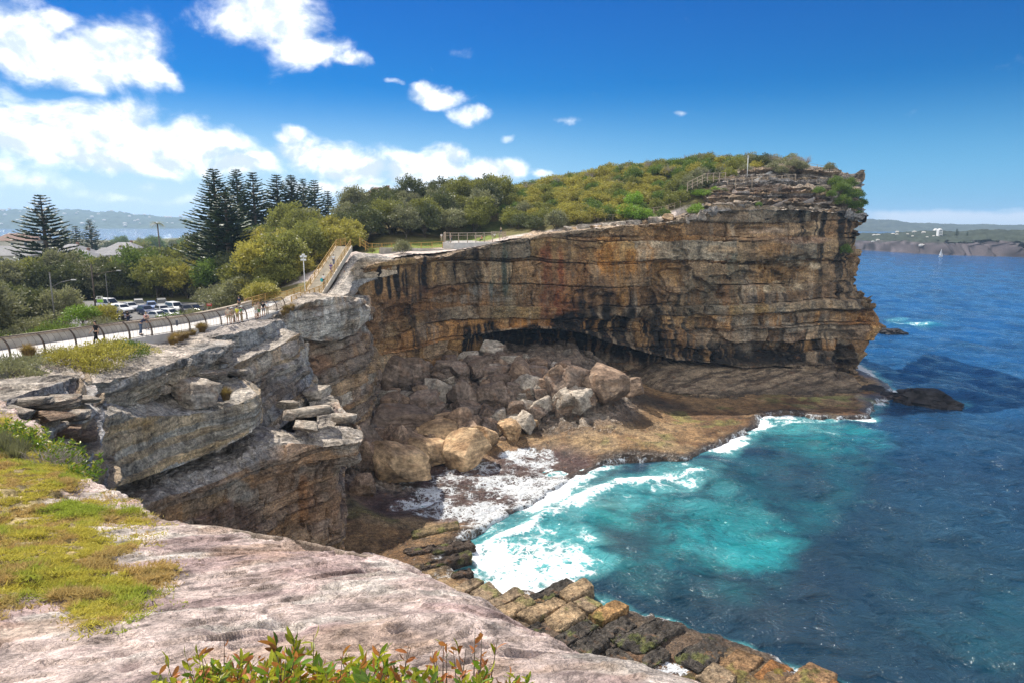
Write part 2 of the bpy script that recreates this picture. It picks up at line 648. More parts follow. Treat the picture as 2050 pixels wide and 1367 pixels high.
def rock_sheet(name, rows, du, dv, mat, rel=None, tint=None, stain_shade=None, flip=1, dents=None, smooth_v=False, post=None):
    B, S, U, V = sheet_grid(rows, du, dv, smooth_v)
    if dents:
        P = B.reshape(-1, 3)
        px, py = image_px(P)
        for (cx, cy, rx, ry, vec) in dents:
            m = (1 - sstep(.3, 1.0, ((px - cx) / rx) ** 2 + ((py - cy) / ry) ** 2))
            P += m[:, None] * np.array(vec, float)
        B = P.reshape(B.shape)
    P, info = rock_relief(B, S, flip=flip, **(rel or {}))
    seed = (rel or {}).get('seed', 1)
    c = rock_tint(P, info, seed=seed, **(tint or {'base': (.3, .25, .2)}))
    if stain_shade: c = stains_and_shade(c, P, stain_shade, seed)
    if post: c = post(c * np.array([1.10, 1.0, .86]), P, info)
    c = np.clip(c, .01, .8)
    f = grid_faces(B.shape[0], B.shape[1])
    if flip < 0: f = f[:, ::-1]
    me = mesh_np(name, P, f, True, c)
    try:
        me.set_sharp_from_angle(angle=math.radians(38))
    except Exception:
        pass
    o = link(name, me, mat)
    return o, P, B.shape


# ----- the big north cliff -----
FR = (.18, .36, .52, .68, .84)
cols = [
    (660, 560, 106, 700, 106, 107, 9, 103, 7), (705, 545, 112, 705, 111.5, 112.5, 9, 108, 7), (740, 532, 115, 710, 114.5, 116, 9, 110, 7),
    (800, 519, 119, 712, 119, 121, 9, 114, 7), (860, 515, 125, 718, 125, 128, 9, 120, 7), (900, 510, 129, 705, 129, 134, 9, 124, 7.5),
    (940, 500, 133, 675, 132.5, 141, 8.5, 128, 7), (1000, 488, 138, 664, 137, 148, 8, 134, 6), (1080, 473, 141, 658, 140, 151, 7.2, 137, 5),
    (1150, 464, 142.5, 662, 141.5, 151, 6.5, 139, 4.5), (1200, 458, 143.5, 676, 142.5, 150.5, 6, 139, 4), (1260, 452, 144.5, 694, 143.5, 150, 5.5, 138, 3),
    (1330, 446, 146, 714, 145, 150, 4.5, 134, 1.0), (1430, 421, 149, 728, 147, 151.5, 4, 133, .6), (1530, 415, 150.5, 736, 148.2, 152, 3.8, 134, .6),
    (1620, 418, 152, 740, 149.5, 153, 3.6, 135, .6), (1680, 424, 153, 742, 150.5, 153.5, 3.4, 138, .5)]
rows = [[] for _ in range(len(FR) + 7)]
for (px, tp, tY, lp, lY, cY, cz, fY, fz) in cols:
    if px < 1290: cz, fz = cz - 3.2, fz - 4.5
    top = PY(px, tp, tY)
    lip = PY(px, lp, lY)
    rows[0].append(top + np.array([-2, 7, .4]))
    rows[1].append(top)
    for k, f in enumerate(FR):
        p = lerp(top, lip, f)
        p[1] -= .9 * math.sin(math.pi * f)
        p[0] += 0
        rows[2 + k].append(p)
    rows[7].append(lip)
    X = lip[0]
    rows[8].append(np.array([X + (cY - lY) * .3, cY - 1.0, max(lip[2] - .8, cz + 1.2)]))
    rows[9].append(np.array([X + (cY - lY) * .35, cY, cz]))
    rows[10].append(np.array([X, fY, fz]))
    rows[11].append(np.array([X, fY - 2.5, -2.0]))
corner = [(1722, 436, 155), (1729, 480, 155.5), (1727, 525, 155), (1714, 562, 154.5), (1744, 600, 154.5), (1766, 648, 154), (1742, 698, 153), (1716, 735, 154), (1710, 752, 153.5), (1712, 764, 151), None]
pts = [PY(*q) if q else None for q in corner]
pts[10] = pts[9] + np.array([0, -1.5, -3.5])
rows[0].append(pts[0] + np.array([-2, 6, .6]))
for k in range(11): rows[k + 1].append(pts[k])
for dx, dy in ((1.0, 9), (-1, 24), (-9, 45)):
    rows[0].append(pts[0] + np.array([-4 + dx, 5 + dy, 1.5]))
    for k in range(11):
        rows[k + 1].append(pts[k] + np.array([dx, dy, 0]))
OCH, RED, BLK, GRN, PAL, TAN = (.42, .20, .045), (.22, .075, .04), (.022, .021, .022), (.20, .22, .17), (.42, .39, .35), (.40, .30, .20)
main_st = [
    (790, 640, 120, 70, (.26, .15, .08), .6), (960, 560, 110, 80, (.24, .16, .09), .6), (1010, 560, 40, 90, (.20, .21, .17), .5),
    (1150, 560, 90, 90, (.30, .15, .06), .6), (1108, 560, 30, 110, RED, .75), (1130, 640, 50, 40, RED, .5), (1255, 525, 90, 38, OCH, .75), (1243, 575, 12, 50, (.42, .22, .05), .9),
    (1190, 580, 25, 28, BLK, .85), (1215, 600, 14, 36, BLK, .8), (1290, 590, 16, 50, BLK, .6), (1265, 600, 10, 40, BLK, .7),
    (1100, 688, 200, 46, BLK, 2.0), (1290, 670, 130, 50, BLK, 1.2), (1000, 668, 110, 16, BLK, .9), (1230, 625, 70, 30, BLK, 1.0), (1420, 715, 200, 30, BLK, 1.7), (1600, 722, 110, 20, BLK, 1.2),  # black of cave and undercut: staining plus shade put into the colour
    (1360, 640, 50, 30, (.06, .055, .055), .6), (1400, 590, 45, 70, (.19, .19, .16), .65), (1480, 560, 22, 80, (.20, .23, .19), .5), (1502, 610, 18, 100, PAL, .6),
    (1545, 597, 55, 16, BLK, .75), (1535, 547, 36, 8, BLK, .7), (1600, 640, 60, 16, (.10, .095, .09), .7), (1620, 615, 80, 16, (.50, .40, .29), 1.1), (1560, 575, 60, 12, (.50, .42, .31), 1.0), (1600, 530, 70, 9, (.48, .40, .30), 1.0), (1560, 655, 90, 10, (.46, .41, .35), 1.0), (1480, 640, 60, 10, (.44, .40, .35), .9), (1450, 500, 60, 8, (.46, .36, .25), .9), (1620, 480, 60, 8, (.46, .33, .25), 1.0), (1530, 460, 70, 7, (.48, .38, .30), .9),
    (1560, 500, 60, 18, (.36, .21, .09), .7), (1620, 560, 60, 14, TAN, .6), (1660, 660, 60, 30, (.33, .29, .24), .6), (1480, 670, 130, 30, (.30, .27, .24), .5),
    (1700, 720, 26, 40, (.14, .13, .11), .7), (760, 560, 9, 40, BLK, 1.5), (780, 575, 5, 36, BLK, 1.3), (798, 560, 7, 50, BLK, 1.4), (815, 565, 7, 45, BLK, 1.5), (852, 552, 11, 42, BLK, 1.7), (840, 560, 6, 50, BLK, 1.5), (725, 560, 8, 36, BLK, 1.4), (905, 560, 6, 50, BLK, 1.2), (955, 540, 9, 60, BLK, 1.0), (1010, 535, 9, 70, (.10, .12, .10), 1.2), (985, 540, 6, 60, (.09, .11, .09), 1.1), (870, 545, 16, 28, (.40, .27, .13), .8), (735, 575, 12, 28, (.40, .28, .16), .8),
    (940, 545, 18, 60, (.05, .055, .05), .5), (970, 580, 30, 16, (.36, .38, .38), .6), (930, 600, 90, 8, (.36, .36, .35), .5), (870, 580, 70, 10, (.15, .08, .05), .6),
    (850, 665, 30, 26, PAL, .5), (1420, 765, 200, 22, (.30, .235, .17), .8), (1650, 775, 90, 20, (.24, .20, .15), .7), (1400, 738, 200, 8, (.12, .11, .08), .6)]
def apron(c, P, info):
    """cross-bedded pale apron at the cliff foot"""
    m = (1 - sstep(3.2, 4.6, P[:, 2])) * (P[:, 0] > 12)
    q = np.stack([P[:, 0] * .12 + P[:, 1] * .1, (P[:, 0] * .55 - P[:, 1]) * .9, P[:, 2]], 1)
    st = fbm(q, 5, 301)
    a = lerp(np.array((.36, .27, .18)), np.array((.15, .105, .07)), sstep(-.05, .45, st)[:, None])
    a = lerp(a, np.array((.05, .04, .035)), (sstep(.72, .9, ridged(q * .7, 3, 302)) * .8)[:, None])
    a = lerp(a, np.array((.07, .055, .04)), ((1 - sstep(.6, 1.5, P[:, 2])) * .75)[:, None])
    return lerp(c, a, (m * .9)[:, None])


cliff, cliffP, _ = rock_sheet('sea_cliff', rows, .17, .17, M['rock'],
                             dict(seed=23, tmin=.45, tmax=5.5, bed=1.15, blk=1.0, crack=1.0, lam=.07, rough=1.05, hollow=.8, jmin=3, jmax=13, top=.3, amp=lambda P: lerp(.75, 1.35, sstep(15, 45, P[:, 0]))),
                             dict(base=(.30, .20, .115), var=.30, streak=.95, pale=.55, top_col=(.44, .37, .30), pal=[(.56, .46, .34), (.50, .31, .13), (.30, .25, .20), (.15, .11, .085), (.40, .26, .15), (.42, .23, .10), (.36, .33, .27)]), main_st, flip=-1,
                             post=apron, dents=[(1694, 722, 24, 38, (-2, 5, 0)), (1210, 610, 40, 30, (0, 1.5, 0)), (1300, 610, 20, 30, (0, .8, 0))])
tag(cliff, kind='structure')

# ----- stepped ledges from the cliff edge up to the summit -----
tc = [(1335, 445, 146.2, 0), (1385, 436, 147.5, .35), (1430, 420, 149, .75), (1490, 417, 150, .95), (1550, 415, 150.8, 1), (1620, 418, 152, 1), (1685, 425, 153, 1), (1720, 436, 155, .97)]
stp = [(0, -1.5), (0, 0), (5, .3), (5, 2), (13, 2.3), (13, 4.5), (21, 4.9), (21, 7.5), (34, 8), (34, 10.5), (45, 11), (45, 13.5), (58, 14), (58, 16.5), (70, 17), (70, 19.5), (80, 20), (82, 23), (88, 24), (88, 30)]
tcx = np.linspace(1335, 1720, 30)
tcf = [np.interp(tcx, [q[0] for q in tc], [q[k] for q in tc]) for k in (1, 2, 3)]
rows = []
rs_ = np.random.default_rng(8)
for i, (dpy, dY) in enumerate(stp):
    r = []
    if i % 2 == 1: jit = rs_.normal(size=len(tcx)) * 1.1
    for c_i, px in enumerate(tcx):
        py, Y, k = tcf[0][c_i], tcf[1][c_i], tcf[2][c_i]
        inset = -dpy * .12 if px > 1600 else 0
        j_ = 0 if i < 2 or c_i == len(tcx) - 1 else jit[c_i] * .8
        r.append(PY(px + inset, py + 3 - dpy * k, Y + .3 + (dY + j_) * (1.0 if k > .3 else .6)))
    rows.append(r)
base = rows[-1][-1]
for (dx, dy, dz) in ((2.0, 12, -1.5), (0, 30, -4)):
    for i, r in enumerate(rows):
        r.append(r[-1] * 0 + np.array([rows[i][29][0] + dx, rows[i][29][1] + dy, rows[i][29][2] + dz]))
ledges, _, _ = rock_sheet('headland_ledges', rows, .2, .16, M['pale'],
                          dict(seed=33, tmin=.3, tmax=1.2, bed=1.0, blk=1.0, crack=.6, lam=.08, rough=.7, jmin=1.5, jmax=5, top=.3), dict(base=(.34, .28, .22), var=.3, streak=.3, pale=.5, top_col=(.42, .36, .30)),
                          [(1500, 385, 120, 10, (.30, .17, .11), .5), (1600, 400, 70, 8, (.33, .2, .13), .5)], flip=-1)
tag(ledges, kind='structure')


# ----- rocks round the gully, bed by bed -----
def R(*l): return [PY(*q) if len(q) == 3 else np.array(q[1:]) for q in l]


def off(row, d): return [p + np.array(d, float) for p in row]


GULLY = dict(tmin=.3, tmax=1.6, bed=.5, blk=.5, crack=.42, lam=.09, rough=.5, jmin=1.5, jmax=5, top=.22)
# cove west wall under the stairs: pale overhanging block, brown wall below
edge = R((520, 645, 76), (552, 632, 79), (585, 617, 83), (640, 600, 88), (700, 593, 94), (724, 600, 99), (733, 604, 106), (735, 590, 113))
bul = R((522, 655, 75.7), (556, 648, 78.5), (592, 645, 82.3), (645, 640, 87), (708, 625, 93.2), (738, 618, 98.5), (741, 616, 105.5), (740, 610, 113))
bot = R((524, 668, 75.7), (558, 664, 78.8), (590, 674, 82.6), (643, 683, 87.5), (702, 668, 93.6), (737, 642, 99), (742, 640, 105.8), (744, 640, 113))
rec = off(bot, (-2.2, 1.6, -.3))
wl1 = [p + np.array([-1.0, .8, -2.5]) for p in bot]
wl2 = [p + np.array([.4, -.6, -5.0]) for p in bot]
wl3 = [np.array([p[0] + .6, p[1] - 1.0, 9.0]) for p in bot]
wl4 = [np.array([p[0] + 1.5, p[1] - 1.0, 4.0]) for p in bot]
back = [np.array([-29.5, p[1] + 1.5, p[2] + .25]) for p in edge]
west, _, _ = rock_sheet('cove_west_wall', [back, edge, bul, bot, rec, wl1, wl2, wl3, wl4], .13, .13, M['gully'], dict(GULLY, seed=44, rough=.6, bed=.5, tmax=2.0, hollow=.4),
                        dict(base=(.38, .28, .19), var=.26, streak=.5, pale=.4, top_col=(.48, .42, .35), pal=[(.46, .38, .29), (.40, .25, .15), (.25, .20, .165), (.36, .27, .19)]),
                        [(650, 640, 120, 40, (.54, .50, .44), 1.1), (690, 600, 50, 12, (.56, .52, .46), .9), (690, 700, 60, 25, (.33, .25, .18), .6), (640, 730, 50, 25, (.26, .14, .08), .6)], flip=-1)
tag(west, kind='structure')

r0_ = [np.array(q, float) for q in ((-27.0, 96, 24.5), (-26.75, 100, 25.0), (-26.7, 104, 26.0), (-26.6, 109, 27.9), (-26.4, 115, 29.7), (-25.2, 119, 29.7))]
r2_ = R((672, 597, 96), (697, 588, 99), (704, 574, 103), (709, 556, 108.5), (730, 536, 114.6), (790, 519, 119))
r1_ = [lerp(a, b, .45) + np.array([.2, -.1, .25]) for a, b in zip(r0_, r2_)]
o, _, _ = rock_sheet('stair_side_rock', [off(r0_, (-.6, .2, -.1)) if False else [p + np.array([-.5, .1, -.3]) for p in r0_], r0_, r1_, r2_, [p + np.array([.3, -.3, -2.5]) for p in r2_]], .12, .1, M['gully'], dict(GULLY, seed=47, bed=.25, rough=.25, blk=.25, top=.15),
                     dict(base=(.48, .41, .33), var=.2, streak=.3, pale=.4, top_col=(.54, .48, .41)), flip=-1)
tag(o, kind='structure')

# leaning slabs between path and gully
e1 = R((432, 672, 61), (470, 666, 63.5), (520, 655, 68), (553, 641, 73), (566, 640, 80))
m1 = R((440, 690, 60.8), (474, 690, 63.2), (523, 678, 67.7), (556, 660, 72.7), (572, 655, 80))
b1 = R((455, 730, 60.8), (480, 722, 63.2), (526, 702, 67.7), (560, 682, 72.7), (578, 672, 80))
k1 = [np.array([-29.3, p[1] + .5, p[2] + .15]) for p in e1]
o, _, _ = rock_sheet('upper_slab_rock', [k1, e1, m1, b1, off(b1, (-1, 1, -1))], .1, .09, M['gully'], dict(GULLY, seed=51, bed=.2, rough=.3),
                     dict(base=(.48, .44, .38), var=.15, streak=.5, pale=.4, top_col=(.46, .40, .35)), flip=-1)
tag(o, kind='structure')
e2 = R((462, 735, 58.5), (482, 722, 60), (520, 706, 64), (560, 690, 68), (596, 668, 73), (607, 668, 80))
m2 = R((470, 760, 58.3), (492, 748, 59.8), (528, 735, 63.5), (566, 715, 67.6), (602, 692, 72.7), (615, 690, 80))
b2 = R((485, 800, 58.3), (505, 792, 59.8), (540, 790, 63.5), (574, 770, 67.6), (606, 735, 72.7), (622, 730, 80))
c2 = [np.array([p[0] + .8, p[1] - .4, 15.5]) for p in b2]
k2 = off(e2, (-5, 3, .5))
o, _, _ = rock_sheet('leaning_slab_rock', [k2, e2, m2, b2, c2], .1, .1, M['gully'], dict(GULLY, seed=57, bed=.4),
                     dict(base=(.47, .40, .32), var=.22, streak=.45, pale=.4, top_col=(.49, .44, .38), pal=[(.53, .47, .38), (.44, .33, .23), (.32, .28, .25)]), [(560, 780, 70, 30, (.20, .14, .10), .6)], flip=-1)
tag(o, kind='structure')

# tier 1: top bed below the path fence
k = R((120, 722, 41), (200, 708, 44.5), (290, 692, 52), (380, 672, 60), (435, 664, 65), (455, 664, 72))
k = [np.array([-30.0 if q[0] > -30.0 else q[0], q[1], q[2]]) for q in k]
e = R((160, 772, 38.5), (228, 757, 42), (300, 741, 46), (375, 714, 51), (430, 692, 55), (464, 690, 57.5), (470, 690, 63))
k = k + [k[-1] + np.array([0, 3, 0])]
mm = R((163, 792, 38.2), (232, 785, 41.8), (303, 770, 45.8), (378, 738, 50.7), (434, 722, 54.5), (467, 722, 57.3), (476, 720, 63))
bb = R((168, 815, 38.4), (236, 812, 42.2), (300, 800, 46.3), (355, 775, 50.7), (415, 765, 54.3), (462, 770, 57.3), (480, 775, 63))
rr = off(bb, (-3.6, 4.2, .5))
rr2 = off(bb, (-3.8, 4.4, -3.0))
o, _, _ = rock_sheet('upper_rock_tier', [k, e, mm, bb, rr, rr2], .09, .09, M['gully'], dict(GULLY, seed=63, bed=.35, tmax=1.2, blk=.4),
                     dict(base=(.48, .41, .32), var=.2, streak=.4, pale=.45, top_col=(.50, .43, .36), pal=[(.54, .48, .39), (.48, .37, .26), (.32, .28, .25), (.46, .41, .35)]), [(430, 740, 50, 40, (.38, .37, .35), .6), (250, 790, 60, 15, (.35, .3, .24), .5)], flip=-1)
tag(o, kind='structure')

# tier 2: thick smooth cross-bedded bed, undercut
e = R((150, 890, 33.6), (190, 850, 36.5), (230, 836, 39.2), (290, 832, 42.5), (350, 830, 46), (430, 820, 49), (488, 800, 51.5), (517, 788, 53), (523, 786, 56.5), (512, 765, 63))
mm = R((150, 915, 33.2), (192, 895, 36.2), (232, 890, 39), (290, 885, 42), (350, 874, 45.6), (430, 852, 48.7), (490, 828, 51.2), (519, 815, 52.8), (527, 812, 56.5), (518, 795, 63))
bb = R((178, 968, 32.6), (205, 975, 35), (240, 972, 37.3), (295, 952, 40.7), (355, 932, 44.3), (432, 898, 48.2), (490, 870, 51.2), (516, 848, 53), (522, 843, 56.5), (516, 830, 63))
rr = off(bb, (-3.2, 4.2, .5))
r3 = off(bb, (-3.6, 4.6, -3))
k = off(e, (-3.5, 4.5, .8))
o, _, _ = rock_sheet('middle_rock_tier', [k, e, mm, bb, rr, r3], .085, .085, M['gully'],
                     dict(GULLY, seed=71, tmin=.25, tmax=.9, bed=.12, blk=.06, crack=.12, lam=.07, rough=.3, dip=(.02, -.06), top=.3),
                     dict(base=(.50, .41, .29), var=.16, streak=.4, pale=.4, pale_col=(.52, .50, .45), top_col=(.46, .42, .37)),
                     [(250, 880, 60, 50, (.46, .31, .15), .55), (300, 855, 40, 14, (.45, .27, .08), .6), (210, 945, 40, 40, (.42, .36, .28), .6), (460, 830, 60, 25, (.40, .38, .35), .6), (330, 900, 50, 9, (.12, .1, .08), .6), (420, 875, 60, 8, (.14, .12, .09), .5)], flip=-1)
tag(o, kind='structure')

# tier 3: lower brown wall with the square corner
e = R((200, 1030, 36.5), (255, 1000, 39.5), (350, 968, 44.5), (440, 932, 48.8), (520, 898, 52.3), (590, 888, 54.4), (655, 890, 56), (721, 884, 57.5), (727, 866, 60.5), (702, 832, 66), (664, 790, 72), (628, 768, 78), (600, 757, 84))
mm = R((205, 1060, 35), (258, 1020, 38), (352, 990, 42.8), (442, 960, 47.2), (522, 925, 51), (592, 920, 53.8), (657, 922, 55.6), (720, 915, 57.2), (726, 905, 60.3), (704, 868, 66), (670, 820, 72), (640, 790, 78), (610, 775, 84))
m3 = R((210, 1140, 35.5), (262, 1080, 38.5), (356, 1050, 43.3), (446, 1010, 47.6), (525, 960, 51.6), (594, 945, 54.4), (650, 945, 56.3), (690, 935, 58), (694, 925, 61.5), (690, 885, 67), (672, 835, 73), (645, 800, 79), (612, 785, 85))
bb = R((230, 1230, 36.5), (285, 1190, 39.5), (375, 1150, 44.2), (460, 1120, 48.5), (535, 1095, 52.3), (598, 1088, 55), (650, 1085, 56.6), (688, 1075, 58), (692, 1030, 61.5), (690, 985, 67), (690, 930, 73), (688, 890, 79), (680, 860, 85))
bot = [np.array([p[0] - 1.2, p[1] + 1.0, 1.0]) for p in bb]
k = [np.array([p[0] - 5.5, p[1] + 4.5, p[2] + .2]) for p in e]
low_st = [(340, 1000, 90, 30, (.30, .22, .16), .5), (600, 990, 60, 60, (.33, .15, .06), .75), (560, 930, 60, 20, (.28, .27, .25), .6), (480, 980, 40, 22, (.36, .33, .28), .7), (470, 1030, 100, 30, (.17, .10, .075), .7),
          (660, 1000, 40, 90, (.32, .20, .13), .7), (590, 1060, 80, 25, (.2, .13, .09), .5), (690, 890, 40, 20, (.38, .33, .27), .6), (640, 960, 12, 60, (.10, .08, .07), .5)]
o, _, _ = rock_sheet('lower_rock_wall', [k, e, mm, m3, bb, bot], .085, .085, M['gully'], dict(GULLY, seed=83, tmin=.3, tmax=1.7, bed=.3, blk=.3, rough=.5, dip=(.02, -.05), top=.4, hollow=.3),
                     dict(base=(.40, .28, .19), var=.24, streak=.45, pale=.45, top_col=(.49, .44, .38), pal=[(.48, .38, .27), (.42, .25, .13), (.27, .19, .15), (.38, .27, .19)]), low_st, flip=-1)
tag(o, kind='structure')

# left knob, stepped and dark
k = R((-60, 775, 30), (0, 757, 36), (60, 742, 39), (110, 733, 42), (140, 726, 44), (150, 724, 47))
e = R((-20, 806, 26), (40, 790, 28), (95, 775, 30.5), (140, 755, 33), (166, 758, 36), (172, 765, 40))
mm = R((-10, 835, 25.6), (55, 835, 27.4), (110, 828, 29.6), (165, 797, 32.3), (193, 800, 35.6), (196, 800, 40))
m3 = R((-5, 855, 25.4), (65, 865, 27.3), (118, 868, 29.4), (168, 850, 32.2), (195, 840, 35.4), (196, 840, 40))
bb = R((0, 890, 25.2), (75, 915, 27.2), (125, 925, 29.2), (172, 910, 32), (190, 885, 35), (193, 885, 40))
bt = [np.array([p[0] - .5, p[1] + 1.5, p[2] - 7]) for p in bb]
o, _, _ = rock_sheet('stepped_rock_knob', [k, e, mm, m3, bb, bt], .06, .06, M['gully'], dict(GULLY, seed=95, tmin=.18, tmax=.7, bed=.7, blk=.6, crack=.5, rough=.6, top=.3, jmin=.8, jmax=2.5),
                     dict(base=(.42, .36, .30), var=.3, streak=.4, pale=.35, top_col=(.48, .42, .35), pal=[(.44, .38, .31), (.24, .2, .18), (.36, .28, .21)]), flip=-1)
tag(o, kind='structure')

# ----- foreground ledge -----
fe = [(-330, 800, 27.9), (-150, 800, 27.8), (0, 815, 27.8), (60, 858, 27.8), (110, 895, 27.9), (150, 925, 28), (180, 962, 28.2), (230, 985, 28.4), (275, 1005, 28.5), (320, 1030, 28.7), (390, 1042, 28.8), (450, 1047, 28.8), (560, 1068, 28.9), (640, 1085, 28.9),
      (690, 1097, 28.9), (722, 1104, 28.85), (765, 1112, 28.8), (860, 1150, 28.6), (950, 1203, 28.4), (1035, 1285, 28.1), (1110, 1375, 27.7), (1170, 1455, 27.3), (1270, 1600, 26.6)]
edge = [PZ(*q) for q in fe]
nrow = len(edge)
r0 = [np.array([-15 + 21 * (i / (nrow - 1)) ** .8, -2.0, 32.6]) for i in range(nrow)]
r1 = [np.array([p[0] * .98, 2.6, 32.2]) for p in r0]
r2 = [np.array([lerp(p[0], q[0], .12), 5.4, 30.6]) for p, q in zip(r1, edge)]
mid = [lerp(p, q, .5) + np.array([0, 0, -.05]) for p, q in zip(r2, edge)]
ins = [np.array([-1, -.25, 0]) if 4 <= i <= 11 else np.array([-.1, -.3, 0]) for i in range(nrow)]
f1 = [p + q * .25 + np.array([0, 0, -.3]) for p, q in zip(edge, ins)]
f2 = [p + q * 1.6 + np.array([0, 0, -1.6]) for p, q in zip(edge, ins)]
f3 = [np.array([p[0] + q[0] * 3, p[1] + q[1] * 3, 24]) for p, q in zip(edge, ins)]
f4 = [np.array([p[0] + q[0] * 4, p[1] + q[1] * 4, 4]) for p, q in zip(edge, ins)]
B, S, U, V = sheet_grid([r0, r1, r2, mid, edge, f1, f2, f3, f4], .055, .055)
P, info = rock_relief(B, S, seed=101, tmin=.2, tmax=.8, bed=.04, blk=.03, crack=.05, lam=.02, rough=.04, jmin=1, jmax=3, top=.0, flip=-1)
info['wf'] = sstep(4.02, 4.2, V.reshape(-1))
tw = 1 - info['wf']
flow = np.stack([P[:, 0] * .35 + P[:, 1] * .25, (P[:, 1] - P[:, 0] * .55) * 1.25, P[:, 2]], 1)
stepn = fbm(flow * .42, 5, 13) * 4
P[:, 2] += tw * (.12 * fbm(P * .22, 3, 5) + .06 * fbm(flow * .6, 5, 6) + .045 * fbm(flow * 1.7 + 3, 5, 7) + .022 * fbm(flow * 5, 5, 9) - .10 * sstep(.72, .93, ridged(flow * .45, 4, 8)) * sstep(-.1, .3, fbm(P * .3, 3, 10)))
P[:, 2] += tw * .05 * (np.floor(stepn) + sstep(.88, 1, stepn - np.floor(stepn)))
P[:, 2] -= tw * .12 * sstep(.50, .75, fbm(flow * 1.1 + 60, 4, 20))
# a little unevenness of the rim itself
rim = np.exp(-((V.reshape(-1) - 4) / .12) ** 2)
P[:, :2] += (rim * .22)[:, None] * np.stack([fbm(P * 1.1, 4, 14), fbm(P * 1.1 + 5, 4, 15)], 1)
c = np.tile(np.array((.64, .515, .46)), (len(P), 1))
n1 = fbm(flow * .5, 5, 16)
n2 = fbm(flow * 1.3 + 8, 5, 17)
c = lerp(c, np.array((.55, .39, .355)), (sstep(-.05, .55, n1) * .85)[:, None])
c = lerp(c, np.array((.42, .29, .275)), (sstep(.15, .6, fbm(flow * .9 + 21, 5, 18)) * .7)[:, None])
c = lerp(c, np.array((.68, .62, .55)), (sstep(.1, .55, -n2) * .75)[:, None])
c = lerp(c, np.array((.50, .33, .22)), (sstep(.3, .7, fbm(flow * .8 + 40, 4, 19)) * .5)[:, None])
c = lerp(c, np.array((.07, .055, .055)), (sstep(.5, .8, fbm(flow * 2.6 + 60, 4, 20)) * .6)[:, None])
ck = 1 - np.abs(vnoise(flow * .55 + .5 * np.stack([fbm(P * .9, 3, 27), fbm(P * .9 + 4, 3, 28), P[:, 2] * 0], 1), 29) * 2 - 1)
ck = sstep(.955, .985, ck) * sstep(.0, .35, fbm(P * .5 + 9, 3, 30)) * tw
P[:, 2] -= ck * .05
c = lerp(c, np.array((.10, .07, .065)), (ck * .85)[:, None])
pit = sstep(.80, .9, vnoise(P * 3.1, 35)) * sstep(-.2, .4, fbm(P * .4, 3, 36)) * tw
P[:, 2] -= pit * .04
c = lerp(c, np.array((.26, .18, .17)), (pit * .7)[:, None])
c = lerp(c, np.array((.34, .27, .2)), (info['wf'] * .8)[:, None])
px, py = image_px(P)
GRASS = [(-400, 780), (0, 820), (60, 860), (150, 930), (175, 965), (90, 1005), (200, 1018), (300, 1022), (318, 1032), (270, 1050), (170, 1052), (215, 1075), (300, 1085), (240, 1115), (215, 1140), (260, 1138), (370, 1145), (355, 1165),
         (300, 1195), (270, 1225), (190, 1260), (150, 1240), (140, 1205), (60, 1195), (0, 1210), (-300, 1230), (-600, 1200)]
gpx = np.stack([px, py], 1)
gw = np.stack([fbm(P * 1.2, 4, 22), fbm(P * 1.2 + 7, 4, 23)], 1) * 22
gd = sdf_poly(gpx + gw, GRASS)
gmask = sstep(-4, 9, gd) * tw * sstep(-.75, -.35, fbm(P * .9, 4, 24) + gd / 60)
soil = np.array((.40, .31, .13)) * (.7 + .6 * vnoise(P * 3, 25))[:, None]
c = lerp(c, soil, (gmask * .92)[:, None])
P[:, 2] += gmask * (.02 + .05 * vnoise(P * 1.6, 26))
gsoft = sstep(-34, 16, gd + 26 * fbm(P * 2.2, 4, 37)) * tw
me = mesh_np('foreground_ledge', P, grid_faces(*B.shape[:2])[:, ::-1], True, np.clip(c, .01, .8))
M['ledge'] = rock_mat('pink_ledge_sandstone', fine=4.5, film=.22, chips=.55, grain=.4, lamk=.7)
fl = link('foreground_ledge', me, M['ledge'])
tag(fl, kind='structure')
LEDGE = dict(P=P.reshape(B.shape), G=gmask.reshape(B.shape[:2]), G2=gsoft.reshape(B.shape[:2]), px=px.reshape(B.shape[:2]), py=py.reshape(B.shape[:2]))

# ----- rock shelf at sea level -----
SHORE_PX = [(1790, 786), (1762, 800), (1752, 818), (1735, 832), (1690, 838), (1640, 834), (1590, 826), (1530, 834), (1508, 858), (1450, 885), (1372, 916), (1290, 914), (1200, 928), (1130, 958), (1060, 1015), (965, 1062), (905, 1085), (890, 1120), (930, 1150),
            (1000, 1185), (1090, 1175), (1180, 1195), (1290, 1235), (1400, 1278), (1500, 1315), (1610, 1358), (1720, 1420)]
SHORE = [PZ(a, b, .3)[:2] for a, b in SHORE_PX]
SHORE += [np.array(q) for q in ((30, 38), (10, 30), (-30, 30), (-45, 60), (-45, 120), (-10, 160), (60, 168), (84, 168), (82, 146))]
x = np.arange(-45, 86, .24)
y = np.arange(30, 168, .24)
XX, YY = np.meshgrid(x, y, indexing='ij')
Q = np.stack([XX.ravel(), YY.ravel()], 1)
P3 = np.stack([Q[:, 0], Q[:, 1], Q[:, 0] * 0], 1)
Qw = Q + np.stack([fbm(P3 * .13, 4, 31), fbm(P3 * .13 + 9, 4, 32)], 1) * 1.6 + np.stack([fbm(P3 * .7, 3, 33), fbm(P3 * .7 + 9, 3, 34)], 1) * .35
sd = sdf_poly(Qw, SHORE)


def ell(Q2, px, py, rx, ry, z=.5, soft=(.3, 1.2)):
    """soft-edged patch of the shelf, placed on the ground"""
    PP = np.stack([Q2[:, 0], Q2[:, 1], np.full(len(Q2), z)], 1)
    a, b = image_px(PP)
    return 1 - sstep(soft[0], soft[1], ((a - px) / rx) ** 2 + ((b - py) / ry) ** 2)


